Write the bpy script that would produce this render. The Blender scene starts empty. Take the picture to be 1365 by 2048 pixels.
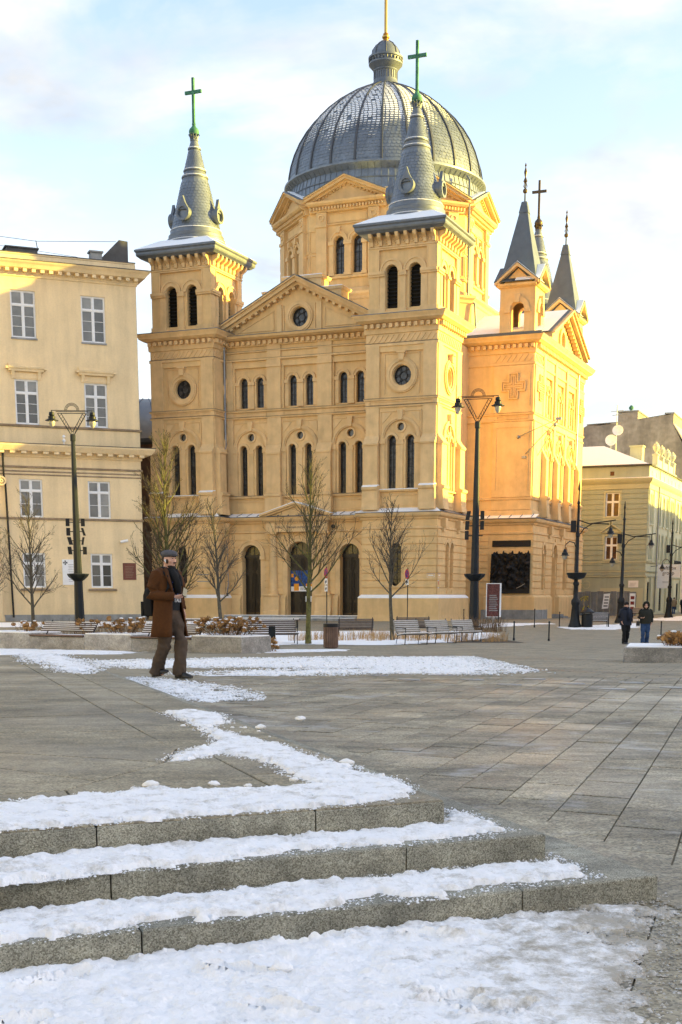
import bpy, math, random
from mathutils import Vector, Matrix, noise
from mathutils.geometry import tessellate_polygon

# ------------------------------------------------------------------ camera, sky, sun, exposure
sc = bpy.context.scene
COL = sc.collection
R = math.radians

cam_d = bpy.data.cameras.new('camera')
cam = bpy.data.objects.new('camera', cam_d)
COL.objects.link(cam)
cam.location = (0, 0, 2.05)
cam.rotation_euler = (R(90) - math.atan(0.2), 0, 0)
cam_d.sensor_fit = 'VERTICAL'
cam_d.sensor_height = 36.0
cam_d.sensor_width = 24.0
cam_d.lens = 46.54
cam_d.shift_y = 0.3396
cam_d.clip_start = 0.1
cam_d.clip_end = 6000
sc.camera = cam

SUN_AZ = -0.6      # degrees from +X (right) towards +Y (away)
SUN_EL = 9.8
sun_d = bpy.data.lights.new('sun', 'SUN')
sun = bpy.data.objects.new('sun', sun_d)
COL.objects.link(sun)
sd = Vector((math.cos(R(SUN_AZ)) * math.cos(R(SUN_EL)), math.sin(R(SUN_AZ)) * math.cos(R(SUN_EL)), math.sin(R(SUN_EL))))
sun.rotation_euler = sd.to_track_quat('Z', 'Y').to_euler()
sun_d.energy = 2.0
sun_d.angle = R(0.6)
sun_d.color = (1.0, 0.76, 0.13)

world = bpy.data.worlds.new('World')
sc.world = world
world.use_nodes = True
wn, wl = world.node_tree.nodes, world.node_tree.links
wn.clear()
w_out = wn.new('ShaderNodeOutputWorld')
w_bg = wn.new('ShaderNodeBackground')
w_sky = wn.new('ShaderNodeTexSky')
w_sky.sky_type = 'NISHITA'
w_sky.sun_disc = False
w_sky.sun_elevation = R(SUN_EL)
w_sky.sun_rotation = R(90 - SUN_AZ)
w_sky.altitude = 200
w_sky.air_density = 1.0
w_sky.dust_density = 1.0
w_sky.ozone_density = 1.0
w_bg.inputs['Strength'].default_value = 0.13
tc = wn.new('ShaderNodeTexCoord')
sep = wn.new('ShaderNodeSeparateXYZ'); wl.new(tc.outputs['Generated'], sep.inputs[0])
# clouds: a layer at constant height, so they flatten towards the horizon
zc = wn.new('ShaderNodeMath'); zc.operation = 'MAXIMUM'; zc.inputs[1].default_value = 0.0; wl.new(sep.outputs['Z'], zc.inputs[0])
za = wn.new('ShaderNodeMath'); za.operation = 'ADD'; za.inputs[1].default_value = 0.22; wl.new(zc.outputs[0], za.inputs[0])
dv = wn.new('ShaderNodeVectorMath'); dv.operation = 'DIVIDE'
cz = wn.new('ShaderNodeCombineXYZ')
for i in range(3): wl.new(za.outputs[0], cz.inputs[i])
wl.new(tc.outputs['Generated'], dv.inputs[0]); wl.new(cz.outputs[0], dv.inputs[1])
mp = wn.new('ShaderNodeMapping'); mp.inputs['Location'].default_value = (3.1, 0.4, 0.0); mp.inputs['Scale'].default_value = (1.0, 1.0, 0.6)
wl.new(dv.outputs[0], mp.inputs['Vector'])
n1 = wn.new('ShaderNodeTexNoise'); n1.inputs['Scale'].default_value = 3.1; n1.inputs['Detail'].default_value = 7; n1.inputs['Roughness'].default_value = 0.56
n1.inputs['Distortion'].default_value = 0.25
wl.new(mp.outputs[0], n1.inputs['Vector'])
rmp = wn.new('ShaderNodeValToRGB')
rmp.color_ramp.elements[0].position = 0.44; rmp.color_ramp.elements[0].color = (0, 0, 0, 1)
rmp.color_ramp.elements[1].position = 0.64; rmp.color_ramp.elements[1].color = (1, 1, 1, 1)
wl.new(n1.outputs['Fac'], rmp.inputs[0])
n2 = wn.new('ShaderNodeTexNoise'); n2.inputs['Scale'].default_value = 4.0; n2.inputs['Detail'].default_value = 5
wl.new(mp.outputs[0], n2.inputs['Vector'])
crmp = wn.new('ShaderNodeValToRGB')
crmp.color_ramp.elements[0].position = 0.35; crmp.color_ramp.elements[0].color = (0.62, 0.65, 0.69, 1)
crmp.color_ramp.elements[1].position = 0.65; crmp.color_ramp.elements[1].color = (1.0, 1.01, 1.03, 1)
wl.new(n2.outputs['Fac'], crmp.inputs[0])
skyg = wn.new('ShaderNodeMix'); skyg.data_type = 'RGBA'; skyg.blend_type = 'MULTIPLY'; skyg.inputs[0].default_value = 1.0
skyg.inputs[7].default_value = (0.47, 0.415, 0.42, 1)
wl.new(w_sky.outputs[0], skyg.inputs[6])
sdot = wn.new('ShaderNodeVectorMath'); sdot.operation = 'DOT_PRODUCT'; sdot.inputs[1].default_value = tuple(sd); wl.new(tc.outputs['Generated'], sdot.inputs[0])
sfac = wn.new('ShaderNodeMapRange'); sfac.interpolation_type = 'SMOOTHSTEP'; sfac.inputs[1].default_value = 0.0; sfac.inputs[2].default_value = 1.0; sfac.inputs[3].default_value = 1.0; sfac.inputs[4].default_value = 1.7
wl.new(sdot.outputs['Value'], sfac.inputs[0])      # clouds scatter forward: brighter towards the sun
cscl = wn.new('ShaderNodeVectorMath'); cscl.operation = 'SCALE'; wl.new(crmp.outputs[0], cscl.inputs[0]); wl.new(sfac.outputs[0], cscl.inputs['Scale'])
wmix = wn.new('ShaderNodeMix'); wmix.data_type = 'RGBA'
hz_ = wn.new('ShaderNodeMapRange'); hz_.interpolation_type = 'SMOOTHSTEP'; hz_.inputs[1].default_value = 0.02; hz_.inputs[2].default_value = 0.36; hz_.inputs[3].default_value = 0.97; hz_.inputs[4].default_value = 0.0
wl.new(sep.outputs['Z'], hz_.inputs[0])            # cloud layers close up towards the horizon all round
cmx = wn.new('ShaderNodeMath'); cmx.operation = 'MAXIMUM'; wl.new(rmp.outputs[0], cmx.inputs[0]); wl.new(hz_.outputs[0], cmx.inputs[1])
wl.new(cmx.outputs[0], wmix.inputs[0]); wl.new(skyg.outputs[2], wmix.inputs[6]); wl.new(cscl.outputs[0], wmix.inputs[7])
wl.new(wmix.outputs[2], w_bg.inputs['Color'])
wl.new(w_bg.outputs[0], w_out.inputs['Surface'])

sc.view_settings.view_transform = 'Standard'
sc.view_settings.look = 'None'
sc.view_settings.gamma = 1.0
sc.view_settings.use_curve_mapping = False
sc.view_settings.exposure = 3.24
sc.render.engine = 'CYCLES'
sc.cycles.use_denoising = True
try: sc.cycles.denoiser = 'OPENIMAGEDENOISE'
except Exception: pass
sc.cycles.max_bounces = 8
sc.cycles.diffuse_bounces = 5
sc.cycles.glossy_bounces = 3
sc.cycles.transmission_bounces = 4
sc.cycles.transparent_max_bounces = 6
sc.cycles.sample_clamp_indirect = 8.0
sc.cycles.use_adaptive_sampling = True
sc.cycles.adaptive_threshold = 0.015

# ------------------------------------------------------------------ materials
MATS = {}
def nt(m):
    return m.node_tree.nodes, m.node_tree.links
def mat(name, col, rough=0.75, var=0.10, scale=1.5, bump=0.0, bscale=30.0, metal=0.0, col2=None, streak=0.0, spec=0.3, rnd=0.0, fine=0.0, fscale=60.0, blotch=0.0):
    """procedural surface: base colour with broad and fine mottling, optional rain streaks, per-object variation and bump"""
    m = bpy.data.materials.new(name); m.use_nodes = True
    n, l = nt(m); p = n['Principled BSDF']
    p.inputs['Roughness'].default_value = rough; p.inputs['Metallic'].default_value = metal
    p.inputs['Specular IOR Level'].default_value = spec
    geo = n.new('ShaderNodeNewGeometry')
    tx = n.new('ShaderNodeTexNoise'); tx.inputs['Scale'].default_value = scale; tx.inputs['Detail'].default_value = 5; tx.inputs['Roughness'].default_value = 0.6
    l.new(geo.outputs['Position'], tx.inputs['Vector'])
    a = n.new('ShaderNodeMix'); a.data_type = 'RGBA'
    c1 = [max(0, x * (1 - var)) for x in col]; c2 = [min(1, x * (1 + var)) for x in (col2 or col)]
    a.inputs[6].default_value = (*c1, 1); a.inputs[7].default_value = (*c2, 1)
    st = n.new('ShaderNodeMapRange'); st.inputs[1].default_value = 0.3; st.inputs[2].default_value = 0.7
    l.new(tx.outputs['Fac'], st.inputs[0]); l.new(st.outputs[0], a.inputs[0])
    out = a.outputs[2]
    def mul(out, fac_socket, lo, hi, f0, f1):
        r = n.new('ShaderNodeMapRange'); r.inputs[1].default_value = lo; r.inputs[2].default_value = hi
        r.inputs[3].default_value = f0; r.inputs[4].default_value = f1
        l.new(fac_socket, r.inputs[0])
        x = n.new('ShaderNodeVectorMath'); x.operation = 'SCALE'
        l.new(out, x.inputs[0]); l.new(r.outputs[0], x.inputs['Scale'])
        return x.outputs[0]
    if streak:
        mpn = n.new('ShaderNodeMapping'); mpn.inputs['Scale'].default_value = (1.1, 1.1, 0.13)
        l.new(geo.outputs['Position'], mpn.inputs['Vector'])
        s = n.new('ShaderNodeTexNoise'); s.inputs['Scale'].default_value = 1.0; s.inputs['Detail'].default_value = 6; s.inputs['Roughness'].default_value = 0.65
        l.new(mpn.outputs[0], s.inputs['Vector'])
        out = mul(out, s.outputs['Fac'], 0.35, 0.6, 1 - streak, 1.0)
    if blotch:      # sparse old stains and patched places
        mpb = n.new('ShaderNodeMapping'); mpb.inputs['Scale'].default_value = (0.55, 0.55, 0.30); l.new(geo.outputs['Position'], mpb.inputs['Vector'])
        s = n.new('ShaderNodeTexNoise'); s.inputs['Scale'].default_value = 1.0; s.inputs['Detail'].default_value = 9; s.inputs['Roughness'].default_value = 0.7; s.inputs['Distortion'].default_value = 0.4
        l.new(mpb.outputs[0], s.inputs['Vector'])
        out = mul(out, s.outputs['Fac'], 0.54, 0.68, 1.0, 1 - blotch)
    if fine:
        s = n.new('ShaderNodeTexNoise'); s.inputs['Scale'].default_value = fscale; s.inputs['Detail'].default_value = 3
        l.new(geo.outputs['Position'], s.inputs['Vector'])
        out = mul(out, s.outputs['Fac'], 0.35, 0.65, 1 - fine, 1 + fine)
    if rnd:
        oi = n.new('ShaderNodeObjectInfo')
        out = mul(out, oi.outputs['Random'], 0, 1, 1 - rnd, 1 + rnd)
    l.new(out, p.inputs['Base Color'])
    if bump:
        b = n.new('ShaderNodeBump'); b.inputs['Strength'].default_value = 1.0; b.inputs['Distance'].default_value = bump
        t2 = n.new('ShaderNodeTexNoise'); t2.inputs['Scale'].default_value = bscale; t2.inputs['Detail'].default_value = 4
        l.new(geo.outputs['Position'], t2.inputs['Vector']); l.new(t2.outputs['Fac'], b.inputs['Height'])
        l.new(b.outputs[0], p.inputs['Normal'])
    MATS[name] = m
    return m

def speckle(name, dark, mid, light, scale=110.0, rough=0.7, stain=0.2, rnd=0.0, bump=0.002, gloss_patch=0.0, frost=0.0):
    """granite: three mineral tones scattered as grains, with broad stains"""
    m = mat(name, mid, rough=rough, var=stain, scale=1.3, bump=bump, bscale=90, rnd=rnd, fine=0.13, fscale=11)
    n, l = nt(m); p = n['Principled BSDF']
    src = p.inputs['Base Color'].links[0].from_socket
    geo = n['Geometry']
    mpn = n.new('ShaderNodeMapping'); mpn.inputs['Scale'].default_value = (1.1, 3.2, 3.0); l.new(geo.outputs['Position'], mpn.inputs['Vector'])
    dm = n.new('ShaderNodeTexNoise'); dm.inputs['Scale'].default_value = 1.0; dm.inputs['Detail'].default_value = 8; dm.inputs['Roughness'].default_value = 0.66
    l.new(mpn.outputs[0], dm.inputs['Vector'])
    dr_ = n.new('ShaderNodeMapRange'); dr_.inputs[1].default_value = 0.40; dr_.inputs[2].default_value = 0.58; dr_.inputs[3].default_value = 1 - stain; dr_.inputs[4].default_value = 1 + stain*0.35
    l.new(dm.outputs['Fac'], dr_.inputs[0])      # damp and trodden streaks
    dx = n.new('ShaderNodeVectorMath'); dx.operation = 'SCALE'; l.new(src, dx.inputs[0]); l.new(dr_.outputs[0], dx.inputs['Scale']); src = dx.outputs[0]
    v = n.new('ShaderNodeTexVoronoi'); v.inputs['Scale'].default_value = scale; v.inputs['Randomness'].default_value = 1.0
    l.new(geo.outputs['Position'], v.inputs['Vector'])
    sp = n.new('ShaderNodeSeparateColor'); l.new(v.outputs['Color'], sp.inputs[0])
    cr = n.new('ShaderNodeValToRGB'); cr.color_ramp.interpolation = 'LINEAR'
    e = cr.color_ramp.elements
    k = [max(1e-3, x) for x in mid]
    e[0].position = 0.0; e[0].color = (*[d / x * 0.5 for d, x in zip(dark, k)], 1)
    e[1].position = 1.0; e[1].color = (*[d / x * 0.5 for d, x in zip(light, k)], 1)
    e.new(0.28).color = (*[d / x * 0.5 for d, x in zip(dark, k)], 1)
    e.new(0.40).color = (0.5, 0.5, 0.5, 1); e.new(0.72).color = (0.5, 0.5, 0.5, 1)
    l.new(sp.outputs[0], cr.inputs[0])
    mx = n.new('ShaderNodeMix'); mx.data_type = 'RGBA'; mx.blend_type = 'MULTIPLY'; mx.inputs[0].default_value = 1
    l.new(src, mx.inputs[6]); l.new(cr.outputs[0], mx.inputs[7])
    s2 = n.new('ShaderNodeVectorMath'); s2.operation = 'SCALE'; s2.inputs['Scale'].default_value = 2.0
    l.new(mx.outputs[2], s2.inputs[0]); l.new(s2.outputs[0], p.inputs['Base Color'])
    if frost:      # salt and frozen slush left on the stone
        t = n.new('ShaderNodeTexNoise'); t.inputs['Scale'].default_value = 1.7; t.inputs['Detail'].default_value = 10; t.inputs['Roughness'].default_value = 0.68; t.inputs['Distortion'].default_value = 0.6
        l.new(geo.outputs['Position'], t.inputs['Vector'])
        r = n.new('ShaderNodeMapRange'); r.inputs[1].default_value = 0.56; r.inputs[2].default_value = 0.70; r.inputs[3].default_value = 0; r.inputs[4].default_value = frost
        l.new(t.outputs['Fac'], r.inputs[0])
        fm = n.new('ShaderNodeMix'); fm.data_type = 'RGBA'; l.new(r.outputs[0], fm.inputs[0]); l.new(s2.outputs[0], fm.inputs[6]); fm.inputs[7].default_value = (0.42, 0.41, 0.39, 1)
        l.new(fm.outputs[2], p.inputs['Base Color'])
    if gloss_patch:
        t = n.new('ShaderNodeTexNoise'); t.inputs['Scale'].default_value = 0.9; t.inputs['Detail'].default_value = 6
        l.new(geo.outputs['Position'], t.inputs['Vector'])
        r = n.new('ShaderNodeMapRange'); r.inputs[1].default_value = 0.4; r.inputs[2].default_value = 0.62
        r.inputs[3].default_value = rough; r.inputs[4].default_value = rough - gloss_patch
        l.new(t.outputs['Fac'], r.inputs[0]); l.new(r.outputs[0], p.inputs['Roughness'])
    return m

def snow_mat(name, grit=0.0, gx=None):
    m = mat(name, (0.90, 0.895, 0.885), rough=0.75, var=0.05, scale=9, bump=0.006, bscale=70, spec=0.15)
    n, l = nt(m); p = n['Principled BSDF']
    if grit:
        geo = n['Geometry']; src = p.inputs['Base Color'].links[0].from_socket
        t = n.new('ShaderNodeTexNoise'); t.inputs['Scale'].default_value = 7.5; t.inputs['Detail'].default_value = 12; t.inputs['Roughness'].default_value = 0.80
        l.new(geo.outputs['Position'], t.inputs['Vector'])
        r = n.new('ShaderNodeMapRange'); r.inputs[1].default_value = 0.50; r.inputs[2].default_value = 0.68; r.inputs[3].default_value = 0; r.inputs[4].default_value = grit
        fac = t.outputs['Fac']
        if gx:   # trodden and gritty towards the path at the right
            sx = n.new('ShaderNodeSeparateXYZ'); l.new(geo.outputs['Position'], sx.inputs[0])
            g = n.new('ShaderNodeMapRange'); g.inputs[1].default_value = gx[0]; g.inputs[2].default_value = gx[1]; g.inputs[3].default_value = -0.06; g.inputs[4].default_value = 0.17
            l.new(sx.outputs['X'], g.inputs[0])
            ad = n.new('ShaderNodeMath'); ad.operation = 'ADD'; l.new(fac, ad.inputs[0]); l.new(g.outputs[0], ad.inputs[1]); fac = ad.outputs[0]
        l.new(fac, r.inputs[0])
        mx = n.new('ShaderNodeMix'); mx.data_type = 'RGBA'; l.new(r.outputs[0], mx.inputs[0]); l.new(src, mx.inputs[6]); mx.inputs[7].default_value = (0.33, 0.29, 0.215, 1)
        l.new(mx.outputs[2], p.inputs['Base Color'])
    return m

mat('stucco', (0.755, 0.52, 0.25), rough=0.88, var=0.06, scale=0.7, bump=0.004, bscale=25, streak=0.14, fine=0.035, fscale=2.6, blotch=0.06)
mat('stucco_trim', (0.74, 0.515, 0.26), rough=0.88, var=0.12, scale=1.1, bump=0.003, bscale=25, streak=0.13, blotch=0.08)
mat('stucco_cream', (0.81, 0.64, 0.385), rough=0.88, var=0.07, scale=0.5, bump=0.003, bscale=25, streak=0.14, fine=0.03, fscale=9, blotch=0.06)
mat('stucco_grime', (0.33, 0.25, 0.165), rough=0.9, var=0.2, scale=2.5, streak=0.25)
mat('lead', (0.165, 0.185, 0.21), rough=0.5, var=0.14, scale=2.0, metal=0.35, streak=0.15)
mat('zinc_tile', (0.19, 0.215, 0.245), rough=0.42, var=0.16, scale=1.2, metal=0.45, streak=0.1, fine=0.08, fscale=6)
mat('slate', (0.115, 0.135, 0.16), rough=0.5, var=0.12, scale=1.5, metal=0.2)
mat('rib', (0.085, 0.09, 0.10), rough=0.5, metal=0.3)
mat('copper_green', (0.045, 0.15, 0.10), rough=0.7, var=0.35, scale=3, metal=0.0, col2=(0.06, 0.19, 0.12))
mat('dark_bronze', (0.10, 0.075, 0.05), rough=0.5, metal=0.6)
mat('gold', (0.55, 0.34, 0.10), rough=0.4, metal=0.9)
mat('glass_dark', (0.018, 0.019, 0.021), rough=0.25, var=0.6, scale=1.6, spec=0.5, fine=0.5, fscale=3.0)
mat('glass_leaded', (0.05, 0.052, 0.056), rough=0.12, var=0.5, scale=2.2, spec=0.5, fine=0.4, fscale=5.0)
mat('glass_house', (0.16, 0.16, 0.15), rough=0.08, var=0.3, scale=0.6, spec=0.6, rnd=0.6)
mat('glass_warm', (0.085, 0.045, 0.025), rough=0.12, var=0.4, scale=1.0, spec=0.6)
mat('black_lead', (0.018, 0.018, 0.02), rough=0.6)
mat('louvre', (0.014, 0.013, 0.013), rough=0.7, var=0.3)
mat('door_wood', (0.017, 0.011, 0.008), rough=0.45, var=0.3, scale=4, spec=0.4)
mat('white_paint', (0.78, 0.79, 0.80), rough=0.5, var=0.05, scale=4)
mat('bronze_relief', (0.016, 0.015, 0.015), rough=0.6, var=0.4, scale=5, metal=0.4, spec=0.5)
mat('concrete_grey', (0.30, 0.31, 0.31), rough=0.9, var=0.25, scale=1.5, streak=0.25, bump=0.004)
mat('iron', (0.009, 0.011, 0.013), rough=0.5, var=0.25, scale=6, metal=0.0, spec=0.3)
mat('iron_blue', (0.010, 0.014, 0.019), rough=0.5, var=0.2, scale=3, metal=0.0, spec=0.25)
mat('black_plate', (0.012, 0.012, 0.013), rough=0.5)
mat('galvanised', (0.32, 0.33, 0.34), rough=0.45, metal=0.6, var=0.1)
mat('lamp_glass', (0.42, 0.39, 0.33), rough=0.2, spec=0.6)
mat('bark', (0.075, 0.064, 0.05), rough=0.95, var=0.35, scale=9, col2=(0.09, 0.08, 0.055), bump=0.006, bscale=40)
mat('twig', (0.075, 0.060, 0.046), rough=0.95, var=0.3, scale=5)
mat('bark_moss', (0.075, 0.068, 0.035), rough=0.95, var=0.35, scale=6, col2=(0.13, 0.125, 0.04), bump=0.006, bscale=40)
mat('twig_moss', (0.085, 0.066, 0.045), rough=0.95, var=0.35, scale=4)
mat('dry_flower', (0.30, 0.15, 0.055), rough=0.9, var=0.45, scale=14, col2=(0.36, 0.20, 0.07), rnd=0.3)
mat('dry_stem', (0.16, 0.105, 0.06), rough=0.95, var=0.3, scale=6)
mat('dry_grass', (0.40, 0.29, 0.14), rough=0.9, var=0.4, scale=5, col2=(0.45, 0.27, 0.11))
mat('bench_wood', (0.11, 0.085, 0.07), rough=0.7, var=0.25, scale=6, rnd=0.15)
mat('bench_pale', (0.26, 0.235, 0.195), rough=0.7, var=0.2, scale=6, rnd=0.1)
mat('bin_wood', (0.17, 0.105, 0.075), rough=0.7, var=0.25, scale=6, rnd=0.2)
mat('render_green', (0.345, 0.39, 0.325), rough=0.9, var=0.07, scale=0.6, streak=0.12)
mat('render_green_pale', (0.47, 0.475, 0.34), rough=0.9, var=0.06, scale=0.6, streak=0.1)
mat('render_cream_green', (0.62, 0.62, 0.44), rough=0.9, var=0.06, scale=0.6, streak=0.1)
mat('render_grey', (0.32, 0.285, 0.24), rough=0.95, var=0.32, scale=0.35, streak=0.25, fine=0.12, fscale=2.0)
mat('brick_dark', (0.11, 0.055, 0.028), rough=0.9, var=0.3, scale=1.0)
mat('roof_tar', (0.09, 0.09, 0.09), rough=0.8, var=0.2)
mat('house_plain', (0.62, 0.53, 0.40), rough=0.9, var=0.08, scale=0.4, streak=0.1)
mat('sign_red', (0.20, 0.03, 0.025), rough=0.5, var=0.2)
mat('sign_blue', (0.03, 0.07, 0.30), rough=0.4)
mat('sign_signal_red', (0.55, 0.03, 0.04), rough=0.4)
mat('plaque_brown', (0.17, 0.062, 0.042), rough=0.6, var=0.15)
mat('poster_red', (0.105, 0.035, 0.032), rough=0.6, var=0.5, scale=9, fine=0.5, fscale=30)
mat('banner_orange', (0.75, 0.30, 0.03), rough=0.7, var=0.2, scale=9)
mat('banner_blue', (0.02, 0.03, 0.11), rough=0.7, var=0.5, scale=7, col2=(0.03, 0.08, 0.25))
mat('graffiti_yellow', (0.62, 0.52, 0.04), rough=0.7)
mat('fence_tin', (0.24, 0.24, 0.235), rough=0.6, var=0.25, scale=1.4, metal=0.2, streak=0.2)
mat('skin', (0.62, 0.36, 0.27), rough=0.55, var=0.06, scale=14)
mat('hair_dark', (0.035, 0.025, 0.02), rough=0.8)
mat('coat_camel', (0.078, 0.029, 0.0075), rough=0.95, var=0.12, scale=7, bump=0.004, bscale=25, fine=0.08, fscale=40)
mat('trouser_brown', (0.082, 0.057, 0.040), rough=0.9, var=0.15, scale=8, bump=0.012, bscale=9)
mat('cloth_black', (0.012, 0.012, 0.013), rough=0.9, bump=0.004, bscale=60)
mat('shirt_print', (0.016, 0.018, 0.022), rough=0.85, var=0.4, scale=30)
mat('cap_grey', (0.085, 0.085, 0.095), rough=0.9, var=0.2, scale=30)
mat('leather_black', (0.012, 0.011, 0.011), rough=0.35, spec=0.5)
mat('jacket_navy', (0.012, 0.016, 0.03), rough=0.7, bump=0.01, bscale=14)
mat('jacket_olive', (0.022, 0.022, 0.016), rough=0.8, bump=0.01, bscale=14)
mat('denim', (0.035, 0.07, 0.155), rough=0.85, var=0.2, scale=8)
mat('phone', (0.30, 0.26, 0.16), rough=0.25, metal=0.4)
mat('soil', (0.10, 0.075, 0.05), rough=1.0, var=0.3, scale=4)
speckle('granite', (0.165, 0.155, 0.115), (0.30, 0.287, 0.222), (0.46, 0.44, 0.35), scale=240, stain=0.28)
speckle('granite_top', (0.17, 0.147, 0.10), (0.285, 0.246, 0.162), (0.39, 0.34, 0.23), scale=110, stain=0.26, rnd=0.10, gloss_patch=0.25)
speckle('paving', (0.17, 0.148, 0.104), (0.305, 0.266, 0.182), (0.42, 0.37, 0.26), scale=90, stain=0.32, rnd=0.22, gloss_patch=0.3, frost=0.75)
speckle('planter_granite', (0.2, 0.195, 0.185), (0.35, 0.325, 0.285), (0.47, 0.44, 0.39), scale=130, stain=0.2, rnd=0.2)
mat('ground', (0.295, 0.255, 0.175), rough=0.75, var=0.2, scale=0.9, bump=0.003, fine=0.15, fscale=7)
mat('joint_dark', (0.02, 0.017, 0.012), rough=0.95)
mat('joint_sand', (0.10, 0.085, 0.06), rough=0.95, var=0.3, scale=12)
snow_mat('snow', grit=0.0); snow_mat('snow_worn', grit=0.75); snow_mat('snow_trodden', grit=0.85, gx=(0.05, 1.0)); snow_mat('snow_street', grit=0.75)
mat('rail_steel', (0.10, 0.085, 0.07), rough=0.4, metal=0.7)

# ground: lines of small setts beyond the slabs one can tell apart
def ground_pattern(m):
    n, l = nt(m); p = n['Principled BSDF']; geo = n['Geometry']
    src = p.inputs['Base Color'].links[0].from_socket
    mpn = n.new('ShaderNodeMapping'); mpn.inputs['Rotation'].default_value = (0, 0, R(17)); l.new(geo.outputs['Position'], mpn.inputs['Vector'])
    b = n.new('ShaderNodeTexBrick'); b.inputs['Scale'].default_value = 1.0; b.inputs['Brick Width'].default_value = 0.62; b.inputs['Row Height'].default_value = 0.36
    b.inputs['Mortar Size'].default_value = 0.012; b.inputs['Color1'].default_value = (1, 1, 1, 1); b.inputs['Color2'].default_value = (0.82, 0.82, 0.82, 1); b.inputs['Mortar'].default_value = (0.42, 0.42, 0.42, 1)
    l.new(mpn.outputs[0], b.inputs['Vector'])
    mx = n.new('ShaderNodeMix'); mx.data_type = 'RGBA'; mx.blend_type = 'MULTIPLY'; mx.inputs[0].default_value = 1
    l.new(src, mx.inputs[6]); l.new(b.outputs['Color'], mx.inputs[7]); l.new(mx.outputs[2], p.inputs['Base Color'])
ground_pattern(MATS['ground'])

# ------------------------------------------------------------------ helpers
def V(*a): return Vector(a)
def tag(o, label=None, cat=None, group=None, kind=None):
    if label: o['label'] = label
    if cat: o['category'] = cat
    if group: o['group'] = group
    if kind: o['kind'] = kind
    return o
def link(name, data, parent=None, loc=(0, 0, 0), rot=(0, 0, 0), scale=None):
    o = bpy.data.objects.new(name, data)
    COL.objects.link(o)
    o.location = loc; o.rotation_euler = rot
    if scale is not None: o.scale = scale
    if parent is not None: o.parent = parent
    return o
def thing(name, label, cat, loc=(0, 0, 0), rz=0.0, group=None):
    o = link(name, None, None, loc, (0, 0, rz)); o.empty_display_size = 0.2
    return tag(o, label, cat, group)

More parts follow.
